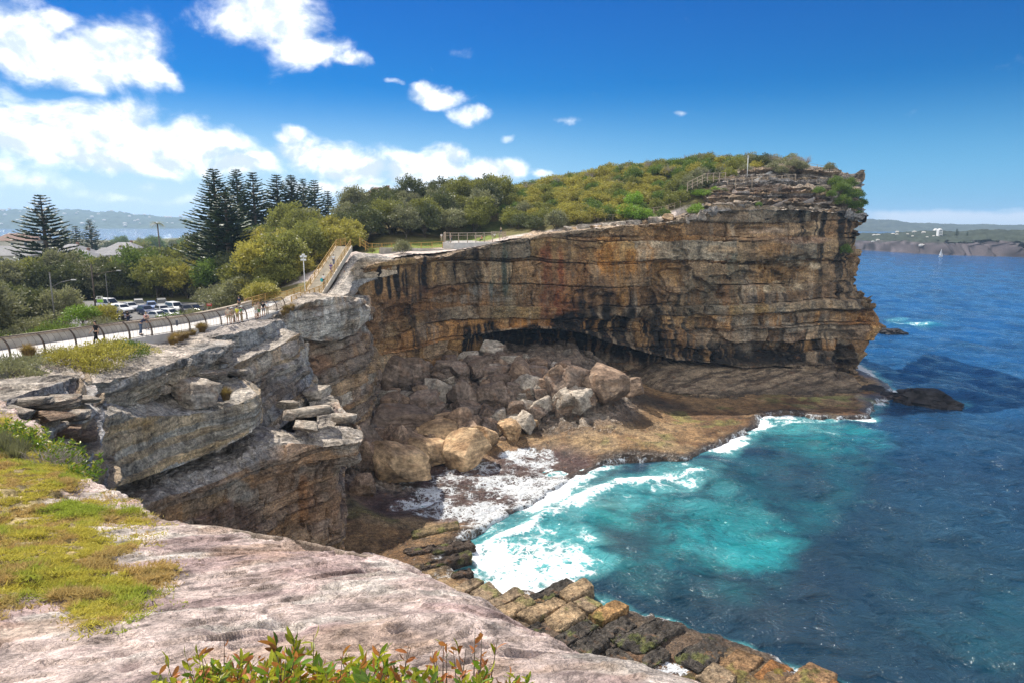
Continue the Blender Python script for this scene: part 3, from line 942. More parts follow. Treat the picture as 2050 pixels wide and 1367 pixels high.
rot = np.stack([Q[:, 0] * .8 + Q[:, 1] * .6, -Q[:, 0] * .6 + Q[:, 1] * .8, Q[:, 0] * 0], 1)
n0 = fbm(P3 * .07, 4, 41)
z = -2.6 + 3.3 * sstep(-2.2, .35, sd)
q = (n0 * 1.5 + sd * .035) * 3
terr = (np.floor(q) + sstep(.8, 1, q - np.floor(q))) / 3
z += sstep(0, 2.5, sd) * (.28 * terr + .16 * fbm(P3 * .3, 5, 42) + .07 * fbm(rot * np.array([.5, 2.2, 1]), 4, 43))
z -= sstep(.5, 3, sd) * .15 * sstep(.78, .93, ridged(rot * np.array([.06, .22, 1]), 2, 44))
reef = np.maximum.reduce([ell(Q, 950, 985, 210, 70), ell(Q, 1090, 935, 130, 40), ell(Q, 780, 1000, 90, 50)])
z = np.where(sd > -1, lerp(z, .12 + .40 * fbm(P3 * .16, 4, 45) + .22 * fbm(rot * np.array([.25, .9, 1]), 4, 46), np.clip(reef, 0, 1) * sstep(-1, .6, sd)), z)
pool = ell(Q, 1170, 868, 170, 26)
z -= pool * .3
scree = sstep(92, 138, Q[:, 1] + .25 * Q[:, 0]) * (1 - sstep(10, 31, Q[:, 0]))
z += scree * (7.3 + .8 * n0)


def cobble(Q, s, seed):
    """tilted flat-faced stones packed side by side: height and a number for each stone"""
    g = np.floor(Q / s)
    best = np.full(len(Q), 1e9)
    second = np.full(len(Q), 1e9)
    hh = np.zeros(len(Q))
    idn = np.zeros(len(Q))
    for dx in (-1, 0, 1):
        for dy in (-1, 0, 1):
            ci, cj = g[:, 0] + dx, g[:, 1] + dy
            cx, cy = (ci + hash2(ci, cj, seed)) * s, (cj + hash2(ci, cj, seed + 1)) * s
            ax, ay = Q[:, 0] - cx, Q[:, 1] - cy
            st = .6 + .8 * hash2(ci, cj, seed + 2)
            d = np.maximum(np.abs(ax * .8 + ay * .6) * st, np.abs(ax * .6 - ay * .8) / st) + .25 * np.hypot(ax, ay)
            h_ = (hash2(ci, cj, seed + 3) - .5) * s * .8 + ax * (hash2(ci, cj, seed + 4) - .5) * .9 + ay * (hash2(ci, cj, seed + 5) - .5) * .9
            n_ = d < best
            second = np.where(n_, best, np.minimum(second, d))
            hh = np.where(n_, h_, hh)
            idn = np.where(n_, hash2(ci, cj, seed + 6), idn)
            best = np.where(n_, d, best)
    edge_ = sstep(0, .22 * s, second - best)
    return hh * edge_ - (1 - edge_) * s * .28, idn, edge_


pile = np.clip(sstep(.18, .38, scree) + sstep(.45, .8, west_rise if False else sstep(-9, -16, Q[:, 0]) * sstep(76, 86, Q[:, 1])), 0, 1) * sstep(.5, 2, sd)
c1h, c1i, c1e = cobble(Qw, 2.6, 61)
c2h, c2i, c2e = cobble(Qw, 1.15, 71)
bigm = sstep(.4, .6, vnoise(P3 * .16, 81))
z += pile * lerp(.55 * c2h, .85 * c1h, bigm)
PILE = (pile, lerp(c2i, c1i, bigm), lerp(c2e, c1e, bigm))
west_rise = sstep(-10, -22, Q[:, 0]) * (sstep(52, 80, Q[:, 1])) * .8
z += west_rise * 2.5
foam = np.maximum.reduce([ell(Q, 935, 985, 140, 60) * .70, ell(Q, 1060, 915, 80, 22) * .74, ell(Q, 790, 1003, 55, 30) * .60, ell(Q, 1000, 940, 160, 30) * .60,
                          ell(Q, 880, 1022, 70, 28) * .62, ell(Q, 850, 990, 90, 45) * .58, ell(Q, 1110, 985, 140, 50) * .84, ell(Q, 1000, 1030, 120, 36) * .8, ell(Q, 1340, 1350, 60, 30) * .8, ell(Q, 880, 1130, 70, 60) * .4, ell(Q, 1000, 1200, 90, 28) * .7])
foam = np.maximum(foam, .55 * (1 - sstep(.0, 1.3, sd)) * sstep(-2, 0, sd))
foam *= 1 - .8 * sstep(.6, 1.2, z)
wet = np.clip(np.maximum(reef, pool) + (1 - sstep(.5, 4, sd)) + .5 * sstep(.2, .6, n0), 0, 1)
c = np.tile(np.array((.30, .18, .08)), (len(Q), 1))
c = lerp(c, np.array((.15, .075, .028)), (sstep(-.15, .45, fbm(P3 * .11 + 3, 5, 51)) * .85)[:, None])
c = lerp(c, np.array((.42, .29, .15)), (sstep(.2, .6, fbm(P3 * .16 + 13, 5, 52)) * .7)[:, None])
c = lerp(c, np.array((.16, .17, .04)), (sstep(.35, .7, fbm(P3 * .2 + 23, 4, 53)) * .6 * sstep(1, 4, sd))[:, None])
c = lerp(c, np.array((.075, .05, .028)), (np.clip(pool * 1.1, 0, 1) * .85 * sstep(-.5, .2, fbm(P3 * .2, 4, 54)))[:, None])
c = lerp(c, np.array((.085, .05, .052)), (np.clip(reef * 1.1, 0, 1) * .9)[:, None])
c = lerp(c, np.array((.055, .045, .04)), ((1 - sstep(.2, 1.8, sd)) * .8)[:, None])
c = lerp(c, np.array((.05, .042, .032)), (ell(Q, 1230, 818, 180, 14) * .8)[:, None])
c = lerp(c, np.array((.30, .31, .09)), (np.maximum(ell(Q, 1650, 800, 110, 8), ell(Q, 1700, 806, 60, 10)) * .75 * sstep(-.2, .3, fbm(P3 * .4, 3, 56)))[:, None])
c = lerp(c, np.array((.085, .065, .05)), (ell(Q, 1250, 1270, 300, 60) * .75)[:, None])
c = lerp(c, np.array((.17, .12, .085)), (sstep(.5, 2, west_rise * 2 + scree * 3) * .8)[:, None])
pc = np.array((.21, .16, .12))[None, :] * (.55 + 1.0 * PILE[1])[:, None]
pc = lerp(pc, np.array((.34, .30, .25)), (sstep(.82, .9, PILE[1]) * .7)[:, None])
pc *= (.35 + .65 * PILE[2])[:, None]
c = lerp(c, pc, (PILE[0] * .9)[:, None])
ok = sd > -7
idg = np.arange(len(Q)).reshape(XX.shape)
fs = grid_faces(*XX.shape)
fs = fs[ok[fs].all(1)]
used, inv = np.unique(fs, return_inverse=True)
me = mesh_np('rock_shelf', np.stack([Q[:, 0], Q[:, 1], z], 1)[used], inv.reshape(fs.shape), True, np.clip(c, .01, .8)[used], dict(foam=foam[used], wet=wet[used]))
shelf = link('rock_shelf', me, M['shelf'])
tag(shelf, kind='structure')
SHELF_Z = z.reshape(XX.shape)


def shelf_z(px_, py_):
    i = int(np.clip((px_ + 45) / .24, 0, SHELF_Z.shape[0] - 1))
    j = int(np.clip((py_ - 30) / .24, 0, SHELF_Z.shape[1] - 1))
    return float(SHELF_Z[i, j])
# ---------- upper land, inland ----------
ctl = []
for (xx, yy, zz) in [(-31.5, 41, 26.3), (-29.8, 54.7, 25.5), (-28.5, 69, 24.5), (-28, 80, 24.2), (-28, 93, 24.2), (-31, 22, 28.0), (-33, 8, 30), (-38, 41, 26.2), (-37, 55, 25.3), (-36, 69, 24.3), (-35.5, 82, 24), (-36, 95, 24.0), (-44, 22, 28), (-48, 8, 29),
                    (-46, 45, 24.8), (-44, 60, 24), (-43, 75, 22.5), (-42, 92, 22), (-60, 55, 21), (-55, 75, 20.2), (-70, 90, 19.6), (-50, 105, 19.7), (-60, 118, 19.5), (-75, 125, 19.5), (-90, 118, 19.4), (-90, 100, 19.3), (-70, 110, 19.5), (-50, 118, 19.8), (-48, 130, 20.5),
                    (-85, 60, 19), (-110, 80, 18), (-100, 140, 18.5), (-130, 130, 17), (-75, 145, 19.5), (-150, 180, 12), (-200, 200, 9), (-110, 200, 14), (-200, 120, 12), (-150, 60, 16), (-250, 300, 6), (-150, 320, 10), (-70, 190, 20), (-400, 400, 4), (-100, 420, 10), (-20, 420, 12), (-300, 150, 6), (-400, 200, 4),
                    (-40, 125, 25.5), (-37, 112, 26), (-28, 100, 24.3), (-28, 104, 26.2), (-28, 108, 27.8), (-27, 112, 29), (-27, 118, 30.6), (-50, 150, 23), (-40, 150, 25.5), (-35, 130, 27.5), (80, 260, 30), (40, 320, 26), (100, 200, 40), (92, 178, 40)]:
    ctl.append((xx, yy, zz))
for (px, py, Y) in [(705, 540, 114), (740, 528, 117), (800, 514, 122), (860, 508, 128), (900, 503, 132), (950, 492, 138), (1000, 480, 143), (1100, 466, 146), (1200, 452, 148), (1300, 446, 150),
                    (720, 505, 122), (800, 498, 133), (880, 490, 145), (930, 478, 158), (1000, 466, 158), (760, 470, 150), (860, 472, 160), (1100, 448, 156), (1200, 436, 158), (1300, 425, 160),
                    (700, 445, 170), (800, 425, 180), (900, 412, 190), (1000, 398, 200), (1100, 380, 205), (1200, 358, 205), (1300, 343, 200), (1400, 336, 195), (1500, 335, 190), (1600, 340, 182), (1660, 343, 178),
                    (1100, 415, 175), (1200, 395, 175), (1300, 378, 174), (1400, 372, 171), (1000, 430, 175), (900, 445, 172), (800, 455, 165), (1380, 408, 157), (1450, 372, 166), (1600, 345, 174), (600, 470, 190), (550, 510, 165), (600, 530, 140), (560, 560, 125), (640, 545, 118)]:
    ctl.append(tuple(PY(px, py, Y)))
ctl = np.array(ctl)
A = np.linalg.norm(ctl[:, None, :2] - ctl[None, :, :2], axis=2)
wts = np.linalg.solve(np.block([[A + np.eye(len(A)) * -.6, np.ones((len(A), 1))], [np.ones((1, len(A))), np.zeros((1, 1))]]), np.append(ctl[:, 2], 0))


def land_h(Q):
    Q = np.atleast_2d(Q)
    out = np.full(len(Q), wts[-1])
    for k in range(len(ctl)):
        out = out + wts[k] * np.sqrt((Q[:, 0] - ctl[k, 0]) ** 2 + (Q[:, 1] - ctl[k, 1]) ** 2 + .01)
    return out


top_line = [(-30.2, -5), (-30.2, 20), (-30.2, 45), (-30.0, 60), (-29.5, 78), (-29.2, 93), (-28.5, 108)]
for (px, tp, tY, *_) in cols[1:]:
    p = PY(px, tp, tY)
    top_line.append((p[0] - .5, p[1] + 1.6))
LAND = top_line + [(70, 162), (72, 178), (66, 200), (90, 330), (0, 600), (-700, 1550), (-1500, 1500), (-1500, -200), (-40, -60)]
x = np.unique(np.concatenate([np.arange(-170, 78, .9), np.arange(-520, -170, 6.0), np.arange(-1500, -520, 40.), np.arange(78, 120, 4)]))
y = np.unique(np.concatenate([np.arange(-30, 215, .9), np.arange(215, 600, 6.0), np.arange(600, 1600, 40.), np.arange(-200, -30, 10)]))
XX, YY = np.meshgrid(x, y, indexing='ij')
Q = np.stack([XX.ravel(), YY.ravel()], 1)
h = land_h(Q)
far = sstep(250, 500, np.hypot(Q[:, 0] * .8, Q[:, 1]))
P3 = np.stack([Q[:, 0], Q[:, 1], Q[:, 0] * 0], 1)
h = lerp(h, 4 + 4 * fbm(P3 * .004, 3, 61) - 8 * sstep(1250, 1520, Q[:, 1]), far)
h += .25 * fbm(P3 * .12, 4, 62) * (1 - far)
sdl = sdf_poly(Q, LAND)
keep = sdl > -.4
# flat strips under path and car park
CARPARK = [(-96, 100), (-50, 98), (-46, 120), (-52, 133), (-96, 138)]
cp = sstep(-5, 1, sdf_poly(Q, CARPARK))
h = lerp(h, 19.5, cp)
LEDGE_FOOT = [PY(*q)[:2] for q in ((1350, 441, 148.5), (1430, 420, 150.5), (1550, 415, 152), (1690, 425, 154), (1725, 430, 158), (1725, 400, 182), (1640, 345, 176), (1520, 350, 172), (1440, 385, 163), (1360, 425, 154))]
h -= 3.5 * sstep(-.5, 1.5, sdf_poly(Q, LEDGE_FOOT))
c = np.tile(np.array((.13, .115, .045)), (len(Q), 1))
c = lerp(c, np.array((.20, .15, .075)), (sstep(-.1, .5, fbm(P3 * .15, 4, 63)) * .8)[:, None])
c = lerp(c, np.array((.07, .10, .025)), (sstep(0, .5, fbm(P3 * .09 + 5, 4, 64)) * .7)[:, None])
LAWN = [PY(*q)[:2] for q in ((720, 502, 121), (790, 499, 129), (880, 494, 138), (1000, 484, 147), (1000, 474, 156), (900, 476, 152), (760, 490, 138))]
lw = sstep(-1.5, 1.0, sdf_poly(Q, LAWN))
c = lerp(c, np.array((.15, .19, .04)), lw[:, None])
rocky = sstep(7.5, 4.5, sdl) * (Q[:, 1] > 105)
c = lerp(c, np.array((.54, .46, .41)), (rocky * .95)[:, None])
fs = grid_faces(*XX.shape)
fs = fs[keep[fs].all(1)]
used, inv = np.unique(fs, return_inverse=True)
m, t, out = new_mat('earth')
co = t.n('TexCoord').outputs['Object']
f = t.ramp(t.noise(co, 1.5, 6, .65), .25, .75, .6, 1.4)
cc = t.mix(1.0, t.attr('tint', 'Color'), t.n('CombineColor', {0: f, 1: f, 2: f}).outputs[0], 'MULTIPLY')
t.put(out.inputs[0], t.n('BsdfPrincipled', {'Base Color': cc, 'Roughness': .95, 'Specular IOR Level': .1, 'Normal': t.bump(t.noise(co, 4, 5), .5, .1)}))
M['earth'] = m
me = mesh_np('ground', np.stack([Q[:, 0], Q[:, 1], h], 1)[used], inv.reshape(fs.shape), True, np.clip(c, .01, .8)[used])
ground = tag(link('ground', me, M['earth']), kind='structure')


def gz(xx, yy):
    hh = float(land_h(np.array([[xx, yy]]))[0])
    q = np.array([[xx, yy]])
    return lerp(hh, 19.5, float(sstep(-5, 1, sdf_poly(q, CARPARK))[0]))


# ---------- asphalt car park, path ----------
M['asphalt'] = plain('asphalt', (.16, .155, .15), .9, 0, .25, 1.2, .2, .2)
M['concrete'] = plain('pale_concrete', (.52, .50, .47), .85, 0, .14, 1.0, .15, .2)
bm_ = MB()
cpz = 19.56
bm_.add([(a, b, cpz + .03) for a, b in [(-95, 101), (-52, 99), (-48, 119), (-53, 131), (-95, 136)]], [(0, 1, 2, 3, 4)])
o = tag(bm_.build('car_park_asphalt', M['asphalt']), kind='structure')

PATH_R = [(-29.4, -6, 31.2), (-31.2, 10, 29.6), (-31.9, 25, 28.1), (-31.6, 41, 26.62), (-30.0, 54.7, 25.82), (-28.7, 69, 24.85), (-28.1, 80, 24.55), (-28.0, 92, 24.5)]


def spline(pts, n):
    pts = np.array(pts, float)
    return catmull(pts, np.linspace(0, len(pts) - 1, n))


pr = spline(PATH_R, 140)
tang = np.gradient(pr, axis=0)
tang /= np.linalg.norm(tang[:, :2], axis=1, keepdims=True)
lft = np.stack([-tang[:, 1], tang[:, 0], np.zeros(len(tang))], 1)
PW = 4.6
V, Fs = [], []
for k in range(len(pr)):
    for o_, dz in ((-.15, -1.6), (-.15, 0), (PW, 0), (PW, -1.2)):
        V.append(pr[k] + lft[k] * o_ + np.array([0, 0, dz]))
me = mesh_np('footpath', V, grid_faces(len(pr), 4), False)
o = tag(link('footpath', me, M['concrete']), kind='structure')

# ---------- hills beyond the harbour and the far headland ----------
def far_hill(name, prof, D0, D1, bx0, bx1, colr, seed, cliffy=False):
    """ridge whose crest follows prof [(image x, height m)], from D0 to D1 metres away"""
    nu, nv = 420, 46
    a = np.linspace(bx0, bx1, nu)
    hh = np.interp(a, [q[0] for q in prof], [q[1] for q in prof])
    d0 = np.interp(a, [q[0] for q in prof], [q[2] for q in prof])
    v = np.linspace(0, 1, nv)
    D = d0[:, None] + (D1 - D0) * v[None, :]
    X = (a[:, None] - 1025) / F * D
    if cliffy:
        prf = np.interp(v, [0, .015, .05, .09, .4, .75, 1], [-.05, .0, .5, .62, .9, 1, .3])
    else:
        prf = np.interp(v, [0, .03, .3, .6, .8, 1], [-.04, .02, .45, .9, 1, .4])
    Z = hh[:, None] * prf[None, :]
    P = np.stack([X, D + 0 * X, Z], 2).reshape(-1, 3)
    s = 1 / max(D0, 1) * 30
    am = np.repeat(hh[:, None] * (.10 if cliffy else .16), nv, 1).ravel() * np.tile(sstep(0, .1, v), nu)
    P[:, 2] += am * (fbm(P * np.array([s, s * .6, s]), 5, seed) + .45 * fbm(P * s * 5, 3, seed + 1))
    c = np.tile(np.array(colr), (len(P), 1)) * (.6 + .8 * vnoise(P * s * 4, seed + 2))[:, None]
    if cliffy:
        vv = np.tile(v, nu)
        rk = (1 - sstep(.08, .13, vv + .05 * fbm(P * s * 2, 3, seed + 3)))
        rc = np.array((.075, .064, .068)) * (.15 + 1.8 * vnoise(P * np.array([s * 3, s * 3, s * 12]), seed + 4))[:, None]
        P[:, 1] += rk * (D1 - D0) * .24 * fbm(np.stack([P[:, 0] * s * 1.1, P[:, 2] * s * .4, P[:, 0] * 0], 1), 4, seed + 6)
        c = lerp(c, rc, rk[:, None])
    return tag(link(name, mesh_np(name, P, grid_faces(nu, nv)[:, ::-1], True, np.clip(c, .01, .8)), M['earth']), kind='structure')


far_hill('harbour_hills', [(-500, 120, 3300), (-200, 125, 3400), (0, 113, 3500), (100, 105, 3560), (180, 108, 3600), (260, 88, 3600), (330, 70, 3650), (400, 62, 3700), (600, 55, 3900), (900, 40, 4200)], 3500, 4700, -500, 900, (.055, .075, .04), 71)
far_hill('distant_headland', [(1600, 15, 960), (1740, 17.5, 850), (1790, 19.5, 800), (1830, 21, 765), (1880, 22.5, 740), (1950, 23.5, 710), (2050, 24, 672), (2150, 24, 650), (2400, 20, 640), (2700, 12, 640)], 700, 960, 1600, 2700, (.045, .055, .04), 81, True)
far_hill('distant_coast', [(1500, 40, 2600), (1700, 46, 2600), (1745, 44, 2550), (1780, 40, 2500), (1830, 32, 2480), (1900, 25, 2450), (2100, 20, 2400)], 2500, 3200, 1500, 2100, (.06, .07, .05), 91)
# ---------- camera, sky, sun ----------
cam = bpy.data.cameras.new('camera')
cam.sensor_width = 36
cam.lens = 36 * F / 2050
cam.clip_end = 30000
cam.clip_start = .1
co_ = bpy.data.objects.new('camera', cam)
COL.objects.link(co_)
co_.location = (0, 0, CAMZ)
co_.rotation_euler = (math.pi / 2 - PITCH, 0, 0)
SC.camera = co_

sun = bpy.data.lights.new('sun', 'SUN')
sun.energy = 4.3
sun.angle = math.radians(.53)
sun.color = (1, .93, .82)
so = bpy.data.objects.new('sun', sun)
COL.objects.link(so)
sd_ = Vector((math.sin(SUN_AZ) * math.cos(SUN_EL), math.cos(SUN_AZ) * math.cos(SUN_EL), math.sin(SUN_EL)))
so.rotation_euler = sd_.to_track_quat('Z', 'Y').to_euler()
so.location = (-60, 60, 120)

world = bpy.data.worlds.new('World')
SC.world = world
world.use_nodes = True
t = NT(world.node_tree)
wout = t.n('OutputWorld')
sky = t.n('TexSky', sky_type='NISHITA')
sky.sun_disc = False
sky.sun_elevation = SUN_EL
sky.sun_rotation = SUN_AZ % (2 * math.pi)
sky.altitude = 0
sky.air_density = 1.0
sky.dust_density = .0
sky.ozone_density = 1.5
gen = t.n('TexCoord').outputs['Generated']          # direction on the sky
sep = t.n('SeparateXYZ', {0: gen})
# clouds: banks of cumulus placed by image pixels, turned into azimuth and elevation
dx, dy, dz = sep.outputs
az = t.m('ARCTAN2', dx, dy)
el = t.m('ARCSINE', dz)
vec = t.n('CombineXYZ', {0: az, 1: t.m('MULTIPLY', el, 1.25), 2: 0.0}).outputs[0]
w = t.vm('SUBTRACT', t.noise(vec, 6.0, 5, .6, out='Color'), (.5, .5, .5))
vw = t.vm('ADD', vec, t.vm('SCALE', w, .085))


def skypos(px, py):
    d = ray(px, py)
    d = d / np.linalg.norm(d)
    return math.atan2(d[0], d[1]), math.asin(d[2])


CL = [(60, 90, 120, 80, 1.25), (200, 110, 140, 75, 1.25), (300, 150, 66, 36, 1.0), (110, 35, 80, 32, 1.0), (545, 40, 110, 70, 1.2), (620, 100, 80, 42, 1.05), (695, 125, 44, 24, .85), (480, 0, 60, 30, .8),
      (875, 200, 62, 26, .95), (940, 240, 40, 24, .8), (848, 182, 32, 18, .75), (770, 172, 32, 11, .62), (1130, 246, 38, 11, .55), (1355, 236, 24, 9, .48), (900, 100, 46, 22, .44), (1020, 275, 24, 11, .5),
      (40, 270, 160, 66, 1.15), (200, 245, 150, 56, 1.1), (140, 305, 170, 36, 1.05), (360, 285, 140, 46, 1.05), (470, 325, 110, 30, 1.0), (300, 310, 160, 36, .9), (640, 310, 100, 38, 1.1), (720, 335, 100, 36, 1.1), (580, 272, 44, 20, .9), (860, 340, 110, 32, 1.15), (980, 338, 80, 26, 1.1), (900, 318, 50, 24, 1.0),
      (800, 378, 240, 24, .85), (1085, 345, 36, 12, .75), (1140, 348, 34, 8, .5), (60, 372, 130, 26, .62), (240, 388, 200, 16, .62), (20, 350, 40, 30, .6), (300, 362, 46, 26, .6), (1880, 432, 170, 9, .95), (1800, 428, 90, 8, .85), (1980, 430, 110, 8, .9), (1882, 448, 24, 14, .85), (1760, 440, 60, 14, .55), (2050, 436, 100, 12, .6), (-200, 200, 250, 120, 1.1), (-300, 330, 400, 80, .9)]
dens = None
vs = t.n('SeparateXYZ', {0: vw}).outputs
for (px, py, rx, ry, k) in CL:
    a0, e0 = skypos(px, py)
    a1, _ = skypos(px + rx, py)
    _, e1 = skypos(px, py - ry)
    ra, re = abs(a1 - a0), abs(e1 - e0) * 1.25
    u = t.m('MULTIPLY', t.m('SUBTRACT', vs[0], a0), 1 / ra)
    v = t.m('MULTIPLY', t.m('SUBTRACT', vs[1], e0 * 1.25), 1 / re)
    r2 = t.m('ADD', t.m('MULTIPLY', u, u), t.m('MULTIPLY', v, v))
    g = t.m('MULTIPLY', t.m('EXPONENT', t.m('MULTIPLY', r2, -.9)), k)
    dens = g if dens is None else t.m('SMOOTH_MAX', dens, g, .12)
# added cumulus out of view behind and overhead, white fill for the shaded cliffs
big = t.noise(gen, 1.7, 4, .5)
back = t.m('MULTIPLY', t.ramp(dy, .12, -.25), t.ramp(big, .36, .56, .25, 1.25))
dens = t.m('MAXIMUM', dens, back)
nA = t.noise(vec, 14, 7, .56, .25)
nB = t.noise(t.vm('ADD', vec, (.010, .018, 0)), 14, 7, .56, .25)
cd = t.m('ADD', dens, t.m('MULTIPLY', t.m('SUBTRACT', nA, .5), 1.35))
cm = t.ramp(cd, .30, .92)
cm = t.m('MULTIPLY', cm, t.ramp(el, .0, .05))
# cloud tops catch the sun, bases are grey
sh = t.ramp(t.m('ADD', t.m('SUBTRACT', nA, nB), t.m('MULTIPLY', t.m('SUBTRACT', cd, .95), -.05)), -.10, .10)
lit = t.mix(t.ramp(dy, .2, -.3), (15.5, 15.5, 15.5), (28, 26.6, 24.4))  # the added clouds behind are made brighter, to lift the shade
cc = t.mix(sh, (7.6, 8.8, 10.2), lit)
hsv = t.n('HueSaturation', {'Hue': .505, 'Saturation': 1.5, 'Value': .70, 'Color': sky.outputs[0]})
tint = t.mix(1.0, hsv.outputs[0], (.0, .74, 1.20), 'MULTIPLY')
hz = t.m('MULTIPLY', t.ramp(el, .0, .19, 1, 0), t.ramp(az, .75, -.55, .75, 1.0))
tint = t.mix(hz, tint, t.mix(t.ramp(az, .5, -.4), (2.6, 5.4, 9.2), (6.6, 8.6, 11.0)))
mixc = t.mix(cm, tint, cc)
# low bank of cloud lying on the sea horizon to the right
e0_ = skypos(1880, 434)[1]
wob = t.m('MULTIPLY', t.m('SUBTRACT', t.noise(t.mapping(vec, (1, .3, 1)), 14, 5, .6), .5), .022)
ee = t.m('ADD', el, wob)
bank = t.m('MULTIPLY', t.ramp(ee, e0_ + .010, e0_ + .002), t.ramp(el, e0_ - .034, e0_ + .002, .25, 1.0))
bank = t.m('MULTIPLY', bank, t.m('MULTIPLY', t.ramp(az, skypos(1690, 434)[0], skypos(1790, 434)[0]), .95))
mixc = t.mix(bank, mixc, (8.4, 9.2, 10.2))
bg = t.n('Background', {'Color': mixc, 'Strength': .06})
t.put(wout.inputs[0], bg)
world.cycles.sampling_method = 'MANUAL'
world.cycles.sample_map_resolution = 1024

SC.view_settings.view_transform = 'Standard'
SC.view_settings.look = 'None'
SC.view_settings.exposure = .78
SC.view_settings.gamma = 1
SC.render.film_transparent = False
SC.cycles.max_bounces = 6
SC.cycles.diffuse_bounces = 3
SC.cycles.transparent_max_bounces = 8
SC.cycles.caustics_reflective = False
SC.cycles.caustics_refractive = False
SC.cycles.use_adaptive_sampling = True
SC.cycles.adaptive_threshold = .015
SC.cycles.use_denoising = True
SC.cycles.denoising_prefilter = 'NONE'
# ---------- sea ----------
na, nr = 760, 900
ang = np.radians(np.linspace(-62, 58, na))
rad = 26 * (6000 / 26) ** (np.linspace(0, 1, nr) ** 1.35)
Aa, Rr = np.meshgrid(ang, rad, indexing='ij')
Q = np.stack([(np.sin(Aa) * Rr).ravel(), (np.cos(Aa) * Rr).ravel()], 1)
P3 = np.stack([Q[:, 0], Q[:, 1], Q[:, 0] * 0], 1)
R_ = Rr.ravel()
near = 1 - sstep(150, 700, R_)
sd = sdf_poly(Q, SHORE)
sd = np.where(sd > 0, 0, -sd)
wv = np.zeros(len(Q))
wdir = [(-.95, -.3, 13, .16), (-.8, -.6, 8.3, .10), (-1, .1, 21, .2), (-.6, -.8, 5.1, .06), (-.9, .45, 6.2, .06)]
for (a, b, L, am) in wdir:
    ph = (Q[:, 0] * a + Q[:, 1] * b) / L * 2 * math.pi + 2.2 * fbm(P3 * (.35 / L), 3, int(L * 10))
    wv += am * (1 - 2 * np.abs(np.sin(ph / 2)) ** 1.2 + .3) * (R_ < 900)
wv += .45 * fbm(P3 * .055, 4, 101) * near + .22 * fbm(P3 * .22, 4, 102) * near
wv *= lerp(.35, 1, sstep(.5, 12, sd))
# the breaking swell that runs along the shelf
BREAK = [PZ(a, b, 0)[:2] for a, b in ((1400, 948), (1330, 962), (1250, 968), (1180, 990), (1120, 1018), (1050, 1062), (985, 1085), (940, 1100))]
bd, bp = seg_dist(Q, BREAK)
wv += .75 * np.exp(-(bd / 1.5) ** 2) * (.6 + .5 * fbm(P3 * .3, 3, 103))
z = wv * lerp(1, .6, 1 - near)


def blob(px, py, rx, ry, soft=(.1, 1.3)):
    return ell(Qw, px, py, rx, ry, 0.0, soft)


Qw = Q + np.stack([fbm(P3 * .09, 4, 111), fbm(P3 * .09 + 5, 4, 112)], 1) * 3.2 * near[:, None]
foam = np.zeros(len(Q))
nn = fbm(P3 * .12, 4, 113)
foam = np.maximum(foam, (1 - sstep(.3, 3.8 + 3.4 * nn, sd)) * (.80 + .6 * nn) * (R_ < 200))
foam = np.maximum(foam, 1.0 * np.exp(-(bd / (1.7 + .8 * nn)) ** 2))
foam = np.maximum(foam, .62 * np.exp(-(bd / 4.5) ** 2))
for (px, py, rx, ry, k) in [(1080, 1125, 170, 65, .98), (1000, 1150, 110, 50, 1.05), (960, 1105, 80, 40, 1.1), (1150, 1065, 140, 34, .72), (1080, 1180, 110, 28, .95), (1200, 1130, 90, 50, .66), (1345, 958, 90, 34, .8), (1420, 930, 60, 20, .45), (1250, 1000, 130, 20, .55),
                            (1600, 838, 110, 12, .75), (1650, 858, 80, 16, .5), (1560, 850, 50, 18, .55), (1480, 885, 60, 18, .4), (1330, 1345, 60, 26, .8), (1470, 985, 60, 20, .36), (1430, 1020, 70, 25, .38), (1440, 1105, 60, 22, .36), (1500, 1030, 60, 20, .33),
                            (1820, 648, 60, 4, .8), (1790, 640, 30, 4, .6), (1875, 800, 55, 14, .5), (1740, 770, 30, 14, .55)]:
    foam = np.maximum(foam, k * blob(px, py, rx, ry))
teal = np.zeros(len(Q))
for (px, py, rx, ry, k) in [(1380, 1010, 170, 60, .9), (1420, 1060, 150, 55, .85), (1500, 1110, 140, 45, .95), (1290, 1010, 120, 45, .75), (1100, 1100, 180, 70, .9), (1230, 1040, 90, 30, .6), (1640, 985, 110, 70, .45), (1690, 880, 90, 30, .7), (1620, 870, 100, 26, .6), (1330, 1110, 120, 40, .45), (1500, 960, 120, 40, .4), (1400, 1180, 160, 40, .3), (1830, 650, 70, 8, .4), (1950, 1250, 150, 80, .12)]:
    teal = np.maximum(teal, k * blob(px, py, rx, ry, (-.2, 2.0)))
teal *= .75 + .5 * fbm(P3 * .07 + 3, 4, 121)
teal *= 1 - .75 * blob(1290, 1075, 90, 40)
teal = np.clip(teal, 0, 1.1)
# foam torn by the swell, whitecaps farther out
wc = fbm(P3 * np.array([.11, .16, 1]), 4, 131)
foam = np.maximum(foam, .55 * sstep(.95, 1.25, wc) * (R_ > 60) * (R_ < 420) * sstep(4, 30, sd))
me = mesh_np('sea', np.stack([Q[:, 0], Q[:, 1], z], 1), grid_faces(na, nr)[:, ::-1], True, None, dict(foam=foam, teal=teal, deep=sstep(60, 260, R_)))
m, t, out = new_mat('sea_water')
co = t.n('TexCoord').outputs['Object']
fo, te = t.attr('foam'), t.attr('teal')
base = t.mix(t.attr('deep'), (.000, .018, .034), (.000, .056, .175))
nz = t.noise(co, .05, 5, .6)
base = t.mix(t.ramp(nz, .35, .7, 0, .6), base, (.000, .014, .036))
te2 = t.m('MULTIPLY', te, t.ramp(t.noise(t.vm('ADD', co, t.vm('SCALE', t.noise(co, .10, 3, out='Color'), 9.0)), .13, 8, .66), .33, .62, .12, 1.2))
